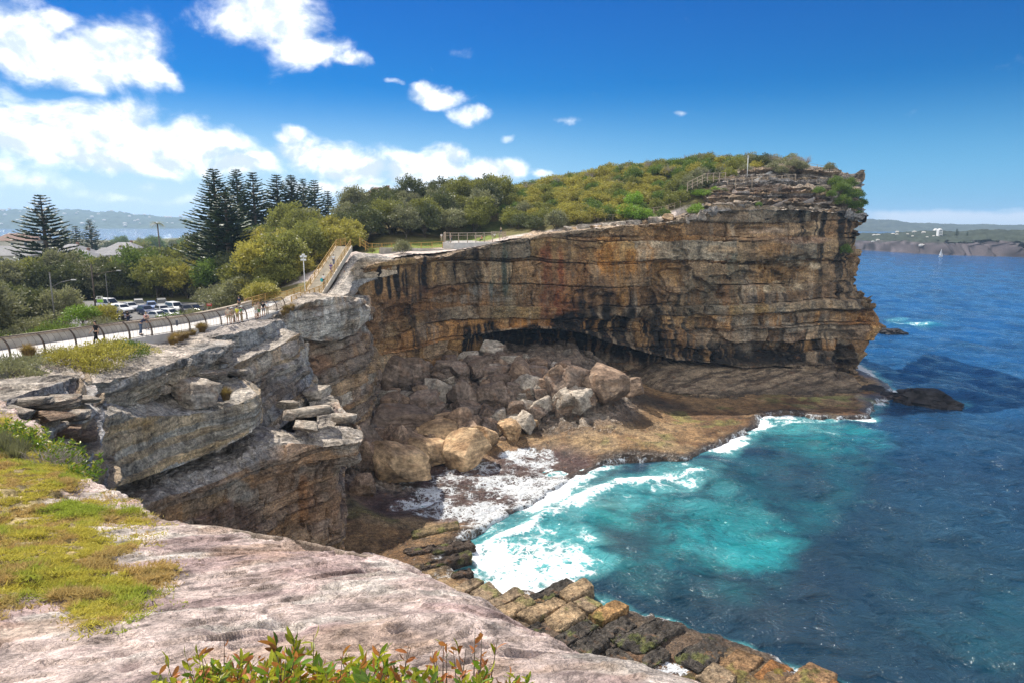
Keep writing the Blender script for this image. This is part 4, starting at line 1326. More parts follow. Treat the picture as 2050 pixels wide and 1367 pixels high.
base = t.mix(t.m('MINIMUM', te2, 1.0), base, (.003, .145, .17))
wsm = t.vm('SCALE', t.noise(co, .45, 4, out='Color'), 3.0)
lace = t.n('TexVoronoi', {'Vector': t.vm('ADD', co, wsm), 'Scale': .42}, feature='DISTANCE_TO_EDGE').outputs[0]
l2 = t.n('TexVoronoi', {'Vector': t.vm('ADD', co, t.vm('SCALE', t.noise(co, 1.4, 4, out='Color'), 1.3)), 'Scale': 1.3}, feature='DISTANCE_TO_EDGE').outputs[0]
v = t.m('MAXIMUM', t.m('SUBTRACT', 1.0, t.ramp(lace, 0, .2)), t.m('MULTIPLY', t.m('SUBTRACT', 1.0, t.ramp(l2, 0, .24)), .8))
big = t.noise(t.vm('ADD', co, t.vm('SCALE', t.noise(co, .12, 3, out='Color'), 5.0)), .22, 9, .72, .3)
v = t.m('ADD', t.m('MULTIPLY', v, .42), t.ramp(big, .30, .70, -.08, .74))
fm = t.ramp(t.m('ADD', v, t.m('MULTIPLY', t.m('SUBTRACT', fo, 1.0), 1.35)), .08, .62)
fm = t.m('MULTIPLY', fm, t.ramp(fo, .05, .3))
flk = t.m('MULTIPLY', t.ramp(t.noise(t.mapping(co, (1, 1.7, 1), rot=(0, 0, .5)), 1.5, 4, .62), .69, .74), t.ramp(t.noise(co, .06, 3), .42, .6, .15, .95))
fm = t.m('MAXIMUM', fm, flk)
soft = t.m('MULTIPLY', t.ramp(fo, .15, .95), t.ramp(big, .3, .7, .25, .85))       # aerated water under the foam
base = t.mix(soft, base, (.10, .38, .40))
colr = t.mix(fm, base, (.84, .87, .88))
wco = t.vm('ADD', co, t.vm('SCALE', t.noise(co, .08, 3, out='Color'), 6.0))
h1 = t.noise(t.mapping(wco, (1, 1.7, 1), rot=(0, 0, .45)), .62, 4, .55, .5)
h1 = t.m('SUBTRACT', 1.0, t.m('ABSOLUTE', t.m('SUBTRACT', t.m('MULTIPLY', h1, 2), 1)))
h2 = t.noise(t.mapping(wco, (.8, 1.8, 1), rot=(0, 0, .8)), .17, 4, .55)
h2 = t.m('SUBTRACT', 1.0, t.m('ABSOLUTE', t.m('SUBTRACT', t.m('MULTIPLY', h2, 2), 1)))
h3 = t.noise(t.mapping(wco, (1, 1.6, 1), rot=(0, 0, .6)), 2.6, 4, .6)
# light coming through the crests is put into the colour, paler there
cr = t.m('ADD', t.m('MULTIPLY', t.ramp(h1, .55, .98), .6), t.m('MULTIPLY', t.ramp(h2, .6, .98), .7))
colr = t.mix(t.m('MULTIPLY', cr, t.m('SUBTRACT', 1.0, fm)), colr, t.mix(1.0, t.mix(.012, base, (1, 1, 1)), (1.45, 1.5, 1.45), 'MULTIPLY'))
nb = t.bump(t.m('ADD', t.m('ADD', t.m('MULTIPLY', h1, .50), t.m('MULTIPLY', h2, 1.5)), t.m('MULTIPLY', h3, .22)), 1.0, .62)
b = t.n('BsdfPrincipled', {'Base Color': colr, 'Roughness': t.m('ADD', t.m('MULTIPLY', fm, .6), .09), 'IOR': 1.33, 'Specular IOR Level': t.m('SUBTRACT', .5, t.m('MULTIPLY', fm, .3)), 'Normal': nb})
t.put(out.inputs[0], b)
M['sea'] = m
tag(link('sea', me, m), kind='structure')

# ---------- sea air ----------
hb = MB().box((-900, 2650, 66), (9400, 5900, 138))
m, t, out = new_mat('sea_air')
t.put(out.inputs['Volume'], t.n('VolumePrincipled', {'Color': (.48, .72, 1.0), 'Density': .00014, 'Anisotropy': .2}))
tag(hb.build('haze', m), kind='stuff')
# ---------- loose boulders ----------
def ico(sub):
    bm = bmesh.new()
    bmesh.ops.create_icosphere(bm, subdivisions=sub, radius=1)
    V = np.array([v.co[:] for v in bm.verts])
    Fs = np.array([[v.index for v in f.verts] for f in bm.faces])
    bm.free()
    return V, Fs


ICO = {s: ico(s) for s in (3, 4, 5)}


def boulder_mesh(seed, colr, sub=4, cuts=9, roundness=.10, flat=.8):
    r = np.random.default_rng(seed)
    V, Fs = ICO[sub]
    V = V.copy()
    N = V.copy()
    # planes of a broken block: three joint directions plus random chips
    base = np.linalg.qr(r.normal(size=(3, 3)))[0] if seed % 3 == 0 else np.eye(3)
    pl = []
    for k in range(3):
        for s in (1, -1):
            d = base[k] * s + r.normal(size=3) * .24
            pl.append((d / np.linalg.norm(d), .48 + .26 * r.random()))
    for k in range(cuts):
        d = r.normal(size=3)
        pl.append((d / np.linalg.norm(d), .66 + .2 * r.random()))
    rad = np.full(len(V), 9.0)
    for d, o in pl:
        c = N @ d
        q = np.where(c > .05, o / np.maximum(c, .05), 9.0)
        rad = -np.log(np.exp(-rad / roundness * 1.0) + np.exp(-np.minimum(q, 9) / roundness)) * roundness if roundness > .02 else np.minimum(rad, q)
    V = N * rad[:, None]
    V *= np.array([1, .85, flat])
    p = V * 2.2 + seed * 3.1
    V += N * (.05 * fbm(p, 5, seed) + .025 * fbm(p * np.array([.8, .8, 4]), 4, seed + 3))[:, None]
    V[:, 2] -= V[:, 2].min() + .12
    c = np.tile(np.array(colr), (len(V), 1)) * (.8 + .4 * vnoise(V * 2 + seed, seed))[:, None]
    st = sstep(.1, .5, fbm(np.stack([V[:, 0] * .8, V[:, 1] * .8, V[:, 2] * 3], 1) + seed, 4, seed + 8))
    c = lerp(c, np.array(colr) * np.array([.62, .55, .5]), (st * .6)[:, None])
    me = mesh_np('boulder', V, Fs, True, np.clip(c, .01, .8))
    try: me.set_sharp_from_angle(angle=math.radians(24))
    except Exception: pass
    me.materials.append(M['boulder'])
    return me


M['boulder'] = rock_mat('boulder_sandstone', fine=1.6, film=.7, chips=.4)
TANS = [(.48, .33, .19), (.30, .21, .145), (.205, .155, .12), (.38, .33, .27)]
BM = {}
for ti, tc_ in enumerate(TANS):
    BM[ti] = [boulder_mesh(200 + ti * 20 + k, tc_, 5 if k < 3 else 4, 8 + k % 4, .018 + .014 * (k % 3), .72 + .1 * (k % 3)) for k in range(5)]


def hit_shelf(px, py):
    z = 2.0
    for _ in range(12):
        p = PZ(px, py, z)
        z = .5 * z + .5 * shelf_z(p[0], p[1])
    return PZ(px, py, z)


def boulder(px, py, w, ti, label, group=None, hk=1.0, name='boulder', rnd=random):
    p = hit_shelf(px, py)
    t_ = math.dist(p, (0, 0, CAMZ))
    r = w * t_ / F / 1.5
    me = rnd.choice(BM[ti])
    o = bpy.data.objects.new(name, me)
    COL.objects.link(o)
    o.location = (p[0], p[1] + r * .5, shelf_z(p[0], p[1] + r * .5) - .12 * r)
    o.scale = (r * rnd.uniform(.95, 1.1), r * rnd.uniform(.85, 1.1), r * hk * rnd.uniform(.95, 1.1))
    o.rotation_euler = (rnd.uniform(-.3, .3), rnd.uniform(-.3, .3), rnd.uniform(0, 6.28))
    tag(o, label, 'boulder', group)
    return o


rb = random.Random(5)
BIG = [(930, 945, 105, 0, 'broad flat-topped tan boulder in the sun beside the foaming reef', .8), (788, 968, 118, 0, 'huge tan wedge boulder at the seaward foot of the rockfall', .9), (857, 938, 84, 0, 'upright tan boulder wedged between the huge wedge and the flat-topped boulder', 1),
       (892, 888, 100, 0, 'long pale-topped tan boulder resting behind the upright tan boulder', .75), (727, 992, 52, 1, 'lone rounded brown boulder at the water edge by the wall corner', .95), (975, 900, 58, 0, 'square sunlit tan boulder just above the flat-topped boulder', .95), (1022, 878, 54, 0, 'sunlit pyramid-shaped boulder at the right end of the front row', 1),
       (1056, 866, 42, 3, 'tall pale boulder leaning behind the sunlit pyramid boulder', 1.2), (776, 785, 74, 2, 'large dark block high in the rockfall against the brown cove wall', 1), (826, 768, 62, 2, 'brown block with a flat top beside the large dark block', .9), (866, 822, 70, 3, 'big grey speckled block in the middle of the rockfall', 1.1),
       (928, 830, 72, 2, 'tall dark pointed slab standing in the middle of the rockfall', 1.1), (772, 875, 116, 2, 'wide dark slab lying above the huge tan wedge boulder', .6), (712, 905, 60, 2, 'shaded brown block tucked behind the wall corner', 1.3), (1212, 812, 92, 1, 'great angular grey block at the seaward end of the rockfall', .95),
       (1262, 800, 64, 1, 'grey block leaning on the seaward side of the great angular block', .85), (1166, 830, 64, 1, 'low grey block lying in front of the great angular block', .65), (1090, 832, 46, 3, 'pale grey cube-like boulder alone in front of the dark slabs', .9), (1122, 822, 50, 2, 'tall dark slab upright beside the pale cube-like boulder', 1.3),
       (800, 908, 48, 1, 'brown boulder squeezed under the wide dark slab', 1.1), (1040, 790, 62, 2, 'flat dark slab across the upper rockfall below the cave', .6), (1000, 775, 60, 2, 'sloping dark block beneath the cave mouth', .8), (985, 735, 34, 3, 'pale striped boulder topmost under the cave roof', .8), (1036, 735, 36, 0, 'ochre boulder at the top of the pile under the cave roof', .8),
       (1012, 742, 36, 3, 'grey slab between the striped and the ochre boulder under the cave', .7), (960, 772, 48, 2, 'dark block left of the cave mouth', .9), (900, 765, 46, 2, 'dark flat block on the upper left of the rockfall', .7), (1080, 765, 44, 2, 'dark rounded block on the upper right of the rockfall', .8), (940, 870, 50, 1, 'brown block behind the square sunlit boulder', .9), (975, 815, 22, 3, 'small white boulder shining in the middle of the rockfall', .7)]
for px, py, w, ti, lb, hk in BIG:
    boulder(px, py, w, ti, lb, 'fallen boulders at the foot of the cliff', hk, rnd=rb)
RUB = []


def rubble(px, py, w, ti):
    p = hit_shelf(px, py)
    r = w * math.dist(p, (0, 0, CAMZ)) / F / 1.5
    RUB.append((p[0], p[1] + r * .4, shelf_z(p[0], p[1] + r * .4) - .1 * r, r, ti))


SCREE = [(700, 800), (760, 760), (850, 735), (915, 722), (960, 712), (1060, 712), (1115, 740), (1165, 790), (1180, 825), (1080, 845), (1030, 870), (960, 895), (890, 915), (830, 930), (760, 930), (710, 930), (690, 860)]
n = 0
while n < 420:
    px, py = rb.uniform(690, 1180), rb.uniform(710, 930)
    if not in_poly(np.array([[px, py]]), SCREE)[0]: continue
    w = rb.choice([9, 11, 13, 14, 17, 20, 24, 28, 32, 38, 46, 54]) * rb.uniform(.8, 1.2)
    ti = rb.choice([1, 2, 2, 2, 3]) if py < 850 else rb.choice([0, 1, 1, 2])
    if w < 19:
        rubble(px, py + w * .2, w, ti)
        n += 1
        continue
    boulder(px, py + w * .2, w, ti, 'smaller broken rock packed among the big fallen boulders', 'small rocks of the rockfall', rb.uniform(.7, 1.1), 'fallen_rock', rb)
    n += 1
CAVEF = [(960, 728), (1110, 738), (1190, 770), (1250, 790), (1170, 806), (1060, 800), (980, 790)]
n = 0
while n < 130:
    px, py = rb.uniform(955, 1255), rb.uniform(725, 806)
    if not in_poly(np.array([[px, py]]), CAVEF)[0]: continue
    w = rb.choice([9, 12, 16, 20, 24, 30, 36]) * rb.uniform(.8, 1.2)
    if w < 17:
        rubble(px, py + w * .2, w, 2)
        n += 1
        continue
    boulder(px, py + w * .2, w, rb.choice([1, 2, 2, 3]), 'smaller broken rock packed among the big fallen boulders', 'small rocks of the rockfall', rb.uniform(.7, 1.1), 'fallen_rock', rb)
    n += 1
while len(RUB) < 560:
    px, py = rb.uniform(690, 1255), rb.uniform(715, 935)
    q = np.array([[px, py]])
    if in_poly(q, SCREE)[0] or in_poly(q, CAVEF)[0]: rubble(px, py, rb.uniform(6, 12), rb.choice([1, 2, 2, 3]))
VV, FF, CC_, o_ = [], [], [], 0
for (x, y, z, r, ti) in RUB:
    v0, f0 = ICO[3]
    d = np.random.default_rng(o_ + 3).normal(size=(11, 3))
    d /= np.linalg.norm(d, axis=1, keepdims=True)
    rad = np.min(np.where(v0 @ d.T > .05, (.5 + .25 * np.random.default_rng(o_ + 4).random(11))[None, :] / np.maximum(v0 @ d.T, .05), 1.1), axis=1)
    VV.append(v0 * rad[:, None] * r + np.array([x, y, z + r * .3]))
    FF.append(f0 + o_)
    CC_.append(np.tile(np.array(TANS[ti]) * rb.uniform(.7, 1.1), (len(v0), 1)))
    o_ += len(v0)
me = mesh_np('rubble', np.concatenate(VV), np.concatenate(FF), False, np.concatenate(CC_))
tag(link('rubble', me, M['boulder']), 'loose brown rubble filling the gaps between the fallen boulders', 'rubble', None, 'stuff')


# boulders on the ledges and on the cliff edge
def rock_at(p, r, ti, label, group=None, sc=(1, 1, .7), name='boulder', rot=None):
    o = bpy.data.objects.new(name, rb.choice(BM[ti]))
    COL.objects.link(o)
    o.location = p
    o.scale = (r * sc[0], r * sc[1], r * sc[2])
    o.rotation_euler = rot or (rb.uniform(-.1, .1), rb.uniform(-.1, .1), rb.uniform(0, 6.28))
    return tag(o, label, 'boulder', group)


rock_at(PY(388, 815, 50), 2.3, 3, 'grey flat-topped block perched on the middle ledge beside the orange tuft', None, (1.05, .9, .8))
for (px, py, Y, r, sc, lb) in [(575, 815, 62, 1.3, (1.2, .9, .6), 'pale angular block on the ledge behind the tilted slab'), (625, 832, 60, 2.0, (1.5, 1, .4), 'long tilted pale slab lying across the lower ledge'), (610, 860, 57.5, 1.3, (1.2, 1, .5), 'bright cream slab at the front of the lower ledge'),
                               (690, 845, 64, 1.6, (1.2, 1, .5), 'pale block near the right tip of the lower ledge'), (640, 790, 72, 1.8, (1.2, 1, .6), 'pale cracked block at the back of the lower ledge'), (580, 840, 59, 1.0, (1, 1, .7), 'small brown block in front of the pale angular block')]:
    rock_at(PY(px, py, Y), r, 3, lb, 'loose slabs on the lower ledge', sc)
for (px, py, Y, r, sc) in [(62, 800, 27.8, 1.0, (1.5, 1, .35)), (105, 800, 29.6, 1.2, (1.4, 1, .3)), (92, 832, 28.6, 1.0, (1.5, .9, .35)), (140, 828, 30.6, 1.1, (1.4, 1, .35)), (128, 862, 29.6, 1.0, (1.3, 1, .4)), (160, 868, 31.5, .9, (1.3, 1, .4)), (150, 790, 32.6, 1.0, (1.5, 1, .3)), (30, 822, 26.4, .9, (1.5, 1, .35))]:
    rock_at(PY(px, py + 12, Y), r, 3 if py < 830 else 1, 'platy slab jutting from the stepped rock left of the gully', 'platy slabs of the stepped rock', sc, 'rock_slab', (rb.uniform(-.1, .1), rb.uniform(-.1, .1), rb.uniform(-.4, .4)))
for (px, py, Y, r, sc) in [(440, 715, 55.8, 1.2, (1.4, 1, .4)), (452, 738, 56.6, 1.3, (1.2, 1, .45)), (425, 745, 54.2, 1.2, (1.4, 1, .4)), (466, 762, 57.2, 1.1, (1.1, 1, .6)), (478, 742, 58, 1.1, (1, 1, .5)), (405, 742, 52.6, 1.1, (1.5, 1, .35)), (488, 770, 58, .9, (1, 1, .7))]:
    rock_at(PY(px, py + 10, Y), r, 3, 'blocky grey slab in the broken stack under the path fence end', 'stacked slabs under the fence end', sc, 'rock_slab', (rb.uniform(-.08, .08), rb.uniform(-.08, .08), rb.uniform(-.4, .4)))
for k in range(15):
    px = 1120 + k * 15.5 + rb.uniform(-5, 5)
    Y = 145.5 + (px - 1120) * .014
    py = np.interp(px, [1080, 1150, 1200, 1260, 1330, 1430], [473, 464, 458, 452, 446, 421])
    rock_at(PY(px, py + 1, Y), rb.uniform(.8, 1.9), rb.choice([3, 3, 0]), 'weathered pale boulder sitting on the cliff edge below the scrub', 'boulders along the cliff edge', (1.2, 1, .75))
def sea_rock_mesh(seed):
    V, Fs = ICO[4]
    d = ridged(V * 1.3 + seed, 4, seed)
    V = V * (.62 + .55 * d + .16 * fbm(V * 3 + seed, 4, seed + 1))[:, None]
    q = V[:, 2] * 5 + fbm(V * 1.5 + seed, 3, seed + 2)
    V[:, :2] *= (1 + .10 * (np.floor(q) % 2))[:, None]
    V[:, 2] *= .42
    c = np.tile(np.array((.032, .029, .03)), (len(V), 1)) * (.6 + .9 * vnoise(V * 3 + seed, seed + 3))[:, None]
    me = mesh_np('sea_rock', V, Fs, True, np.clip(c, .006, .8))
    try: me.set_sharp_from_angle(angle=math.radians(32))
    except Exception: pass
    me.materials.append(M['boulder'])
    return me


for k, (px, py, w, lb) in enumerate([(1868, 812, 96, 'black jagged wet islet standing in the sea off the point, largest of the offshore rocks'), (1905, 812, 44, 'low black rock joined to the seaward side of the islet'), (1815, 800, 44, 'low black rock halfway between the point and the islet'), (1785, 797, 50, 'flat black rock nearest the tip of the point'), (1750, 786, 56, 'dark wave-washed rock at the foot of the headland'), (1842, 806, 30, 'small black rock just short of the islet'), (1790, 668, 46, 'thin dark reef rock awash beyond the headland')]):
    p = PZ(px, py, 0)
    r = w * math.dist(p, (0, 0, 35)) / F / 2.0
    o = link('sea_rock', sea_rock_mesh(920 + 7 * k))
    o.location = (p[0], p[1] + r * .4, .02 * r)
    o.scale = (r, r * .8, r * (1.15 if w > 90 else .8))
    o.rotation_euler = (0, 0, rb.uniform(-.5, .5))
    tag(o, lb, 'rock')

# ---------- jointed blocks of the shore pavement ----------
def block_mesh(seed, lx, ly, lz, colr, pitted):
    n1, n2 = max(10, int(lx / .11)), max(10, int(ly / .11))
    g = []
    V, Fs = [], []
    bmv = bmesh.new()
    bmesh.ops.create_cube(bmv, size=1)
    bmesh.ops.subdivide_edges(bmv, edges=bmv.edges[:], cuts=22, use_grid_fill=True)
    P = np.array([v.co[:] for v in bmv.verts])
    Fs = np.array([[v.index for v in f.verts] for f in bmv.faces])
    bmv.free()
    e = np.abs(P) * 2
    # rounded, worn arrises
    k = 16.0 if not pitted else 11.0
    nrm = (e ** k).sum(1) ** (1 / k)
    P = P / np.maximum(nrm, 1e-6)[:, None] * .99
    P = P * np.array([lx, ly, lz])
    s = seed * 7.3
    N = np.sign(P) * (e > .96)
    N = N / np.maximum(np.linalg.norm(N, axis=1, keepdims=True), 1e-6)
    d = .12 * fbm(P * .6 + s, 4, seed) + .06 * fbm(P * 2.2 + s, 5, seed + 2)
    d -= .16 * (np.minimum(e[:, 0], e[:, 1]) < 2) * sstep(.72, 1.0, np.sort(e, axis=1)[:, 1]) * vnoise(P * 1.3 + s, seed + 11)
    if pitted:
        d -= .20 * sstep(.5, .85, vnoise(P * 2.6 + s, seed + 4)) + .14 * sstep(.5, .9, vnoise(P * 5.5 + s, seed + 5))
    else:
        d -= .05 * sstep(.6, .9, ridged(P * .9 + s, 3, seed + 6))
    P = P + N * d[:, None]
    # sheared, uneven outline
    P[:, 0] += P[:, 1] * .35 * (hash1(seed, 1) - .5)[0] * 2
    P[:, 2] += P[:, 0] * .05 * (hash1(seed, 2) - .5)[0] * 2
    c = np.tile(np.array(colr), (len(P), 1)) * (.75 + .5 * vnoise(P * 1.2 + s, seed + 7))[:, None]
    c = lerp(c, np.array((.17, .20, .035)), (sstep(.35, .65, fbm(P * .8 + s, 4, seed + 8)) * .55 * (P[:, 2] > 0))[:, None])
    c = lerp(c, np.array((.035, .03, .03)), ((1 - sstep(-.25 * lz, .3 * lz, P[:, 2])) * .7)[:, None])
    me = mesh_np('pavement_block', P, Fs, True, np.clip(c, .01, .8))
    me.materials.append(M['rock'])
    return me


PAVE = [(880, 1115), (930, 1160), (1000, 1200), (1050, 1195), (1090, 1160), (1120, 1148), (1165, 1160), (1240, 1192), (1270, 1222), (1330, 1258), (1395, 1262), (1440, 1262), (1505, 1302), (1560, 1330), (1625, 1348), (1720, 1430), (1400, 1560), (1150, 1420), (1000, 1300), (900, 1215)]
PAVEW = np.array([PZ(a, b, 1.0)[:2] for a, b in PAVE])
da = PZ(1190, 1190, 1)[:2] - PZ(1060, 1262, 1)[:2]
da /= np.linalg.norm(da)
db = np.array([da[1], -da[0]])
cen = PAVEW.mean(0)
k = 0
v = -30.0
rowi = 0
while v < 30:
    wv_ = rb.choice([1.4, 1.8, 2.3, 2.9]) * rb.uniform(.9, 1.1)
    u = -25.0 + rb.uniform(0, 2)
    while u < 25:
        lu_ = rb.choice([2.0, 2.8, 3.8, 5.2, 6.6]) * rb.uniform(.9, 1.1)
        c2_ = cen + da * (u + lu_ / 2) + db * (v + wv_ / 2)
        cs = np.array([cen + da * (u + lu_ * a) + db * (v + wv_ * b) for a in (.2, .5, .8) for b in (.3, .7)])
        if in_poly(cs, PAVEW).mean() > .45:
            px, py = image_px(np.array([[c2_[0], c2_[1], 1.3]]))
            px, py = px[0], py[0]
            if rb.random() > .06 and py < 1420 and px > 860 and not (1270 < px < 1410 and py > 1318) and not (1030 < px < 1085 and py < 1215):
                dk = (py > 1240 and px < 1370 and px > 1040 and rb.random() < .85) or (1370 < px < 1470 and rb.random() < .7) or (px > 1080 and py < 1180)
                colr = (.10, .085, .07) if dk else rb.choice([(.44, .29, .15), (.48, .34, .20), (.44, .26, .11), (.38, .28, .18)])
                if px > 1480: colr = rb.choice([(.36, .17, .06), (.33, .2, .1)])
                lz = 1.7
                o = link('pavement_block', block_mesh(500 + k, lu_ - .06, wv_ - .05, lz, colr, dk))
                zt = (1.28 + rb.uniform(-.28, .30)) if px < 1450 else .9 + rb.uniform(-.2, .2)
                o.location = (c2_[0], c2_[1], zt - lz / 2)
                o.rotation_euler = (rb.uniform(-.06, .06), rb.uniform(-.06, .06), math.atan2(da[1], da[0]) + rb.uniform(-.06, .06))
                tag(o, 'dark honeycombed rock block of the jointed shore pavement' if dk else ('rusty orange rock block at the wave-washed end of the shore pavement' if px > 1480 else 'tan weathered rock block of the jointed shore pavement'), 'rock block', 'dark pavement blocks' if dk else ('rusty pavement blocks' if px > 1480 else 'tan pavement blocks'))
                k += 1
        u += lu_
    v += wv_
for (px, py, lx, ly, ang_, lb) in [(872, 1058, 5.6, 1.7, .42, 'long brown block topmost of the stepped shore blocks'), (905, 1092, 5.0, 1.9, .45, 'dark wet block in the middle of the stepped shore blocks, on the seaward side'), (845, 1098, 3.6, 1.6, .4, 'dark wet block in the middle of the stepped shore blocks, on the landward side'), (892, 1120, 6.0, 1.4, .5, 'low dark block lowest of the stepped shore blocks'), (925, 1145, 2.4, 1.3, .5, 'small dark block awash in the foam by the pavement')]:
    p = PZ(px, py, .9)
    o = link('pavement_block', block_mesh(700 + px, lx, ly, 1.5, (.11, .08, .06) if py > 1070 else (.26, .19, .10), py > 1070))
    o.location = (p[0], p[1], .25)
    o.rotation_euler = (0, 0, ang_)
    tag(o, lb, 'rock block', 'stepped shore blocks')
# ---------- vegetation ----------
def leaf_mat(name, col, var=.35, trans=.35, rough=.55):
    m, t, out = new_mat(name)
    info = t.n('ObjectInfo')
    co = t.n('TexCoord').outputs['Object']
    r = info.outputs['Random']
    n1 = t.noise(co, .9, 3)
    n2 = t.attr('leaf_tone')
    k = t.m('ADD', t.m('ADD', t.ramp(n1, .3, .7, -.2, .2), t.m('MULTIPLY', r, var)), t.m('MULTIPLY', n2, .55))
    a = tuple(x * .5 for x in col)
    b = (min(1, col[0] * 1.6), min(1, col[1] * 1.55), col[2] * 1.3)
    c = t.mix(t.ramp(k, -.1, .95, smooth=False), a, b)
    p = t.n('BsdfPrincipled', {'Base Color': c, 'Roughness': rough, 'Specular IOR Level': .35})
    tr = t.n('BsdfTranslucent', {'Color': t.mix(.35, c, (c and (.20, .22, .02)))})
    ms = t.n('MixShader', {0: trans, 1: p, 2: tr})
    t.put(out.inputs[0], ms)
    return m


M['bark'] = plain('grey_bark', (.14, .115, .09), .9, 0, .35, 5, .4, .2)
M['olive'] = leaf_mat('olive_leaves', (.20, .21, .060))
M['gold'] = leaf_mat('golden_leaves', (.36, .325, .075))
M['green'] = leaf_mat('green_leaves', (.11, .18, .04))
M['lime'] = leaf_mat('bright_leaves', (.20, .34, .045))
M['dark'] = leaf_mat('dark_leaves', (.085, .10, .045), trans=.2)
M['greyg'] = leaf_mat('grey_green_leaves', (.21, .215, .14))
M['pine'] = leaf_mat('pine_needles', (.05, .092, .05), trans=.15)
M['dry'] = leaf_mat('dry_grass', (.34, .22, .09))
M['deadtwig'] = plain('dead_twigs', (.36, .31, .29), .9, 0, .3, 9)
M['turf'] = leaf_mat('turf', (.30, .255, .055), trans=.3)


def quads(C, D1, D2, L, W):
    """leaf quads (diamond): centre, long axis, cross axis, length, width"""
    L = np.asarray(L)[:, None]
    W = np.asarray(W)[:, None]
    V = np.stack([C - D1 * L / 2, C + D2 * W / 2 - D1 * L * .05, C + D1 * L / 2, C - D2 * W / 2 - D1 * L * .05], 1)
    n = len(C)
    return V.reshape(-1, 3), np.arange(4 * n).reshape(n, 4)


def unit(a):
    return a / np.maximum(np.linalg.norm(a, axis=1, keepdims=True), 1e-9)


def crown_np(seed, n, rx, rz, zc, leaf=.2, clumps=40, asp=2.4, tight=.42, up=.3, lumpy=.35):
    """leaves gathered in clumps over an uneven crown"""
    r = np.random.default_rng(seed)
    d = unit(r.normal(size=(clumps, 3)))
    d[:, 2] = np.abs(d[:, 2]) * 1.1 - .35
    d = unit(d)
    rr = (.5 + .5 * r.random(clumps) ** .5) * (1 + lumpy * fbm(d * 1.6 + seed, 3, seed))
    C = d * rr[:, None]
    csz = tight * (.5 + .8 * r.random(clumps))
    w = csz ** 2
    k = r.choice(clumps, n, p=w / w.sum())
    g = unit(r.normal(size=(n, 3))) * (r.random(n) ** .42)[:, None]
    g[:, 2] *= .75
    P = C[k] + g * csz[k][:, None]
    out = unit(g + .5 * d[k] + np.array([0, 0, up]))
    P = P * np.array([rx, rx, rz]) + np.array([0, 0, zc])
    D1 = unit(out + r.normal(size=(n, 3)) * .55)
    D2 = unit(np.cross(D1, r.normal(size=(n, 3))))
    s = leaf * (.6 + .8 * r.random(n))
    V, Fs = quads(P, D1, D2, s, s / asp)
    return V, Fs, C * np.array([rx, rx, rz]) + np.array([0, 0, zc])


def trunk_mb(seed, h, tops, r0):
    mb = MB()
    rr = random.Random(seed)
    n = 5
    lean = (rr.uniform(-.15, .15), rr.uniform(-.15, .15))
    pts = [(lean[0] * h * (k / n) ** 1.3, lean[1] * h * (k / n) ** 1.3, h * k / n - .25) for k in range(n + 1)]
    mb.tube(pts, [r0 * (1 - .6 * k / n) for k in range(n + 1)], 7)
    for tp in tops:
        a = pts[rr.choice([1, 2, 3, 4])]
        b = Vector(a).lerp(Vector(tp), .5) + Vector((rr.uniform(-.2, .2), rr.uniform(-.2, .2), .15 * h * .2))
        mb.tube([a, b, tp], [r0 * .45, r0 * .3, r0 * .1], 5)
    return mb


def make_plant(name, seed, n, rx, rz, zc, mat, leaf, clumps, trunk_h, r0, **kw):
    """prototype: Empty > trunk, crown; kept unlinked until it is placed"""
    V, Fs, C = crown_np(seed, n, rx, rz, zc, leaf, clumps, **kw)
    me = mesh_np('crown', V, Fs, False, None, dict(leaf_tone=np.repeat(np.random.default_rng(seed).random(len(Fs)), 4)))
    me.materials.append(M[mat])
    rr = random.Random(seed)
    tops = [tuple(C[i] * np.array([1.12, 1.12, 1.16])) for i in rr.sample(range(len(C)), min(14, len(C)))]
    tm = trunk_mb(seed, trunk_h, tops, r0).mesh('trunk', M['bark'])
    return (name, tm, me)


def place(proto, loc, sc, label, cat, group, rz=None, parts=True, sz=1.0):
    name, tm, cm = proto
    e = empty(name, loc, random.uniform(0, 6.28) if rz is None else rz)
    e.scale = (sc, sc, sc * sz)
    tag(e, label, cat, group)
    link('crown', cm, None, e)
    if tm is not None: link('trunk', tm, None, e)
    return e


PR = {}
for mat in ('olive', 'gold', 'green', 'greyg', 'dark', 'lime'):
    PR['shrub_' + mat] = [make_plant('coastal_shrub', 300 + 7 * i + hash(mat) % 1 + len(mat) * 31, 2600, 1.9, 1.6, 1.55, mat, .30, 60, 1.5, .09) for i in range(2)]
for mat in ('olive', 'gold', 'dark', 'greyg', 'green'):
    PR['tree_' + mat] = [make_plant('bushy_tree', 600 + 13 * i + len(mat) * 41, 6500, 3.6, 3.3, 4.0, mat, .44, 100, 3.2, .2, tight=.34) for i in range(2)]
PR['low'] = [make_plant('low_bush', 820 + i, 2600, 1.5, .55, .35, ('greyg', 'gold', 'green')[i], .12, 50, .4, .04, up=.5) for i in range(3)]


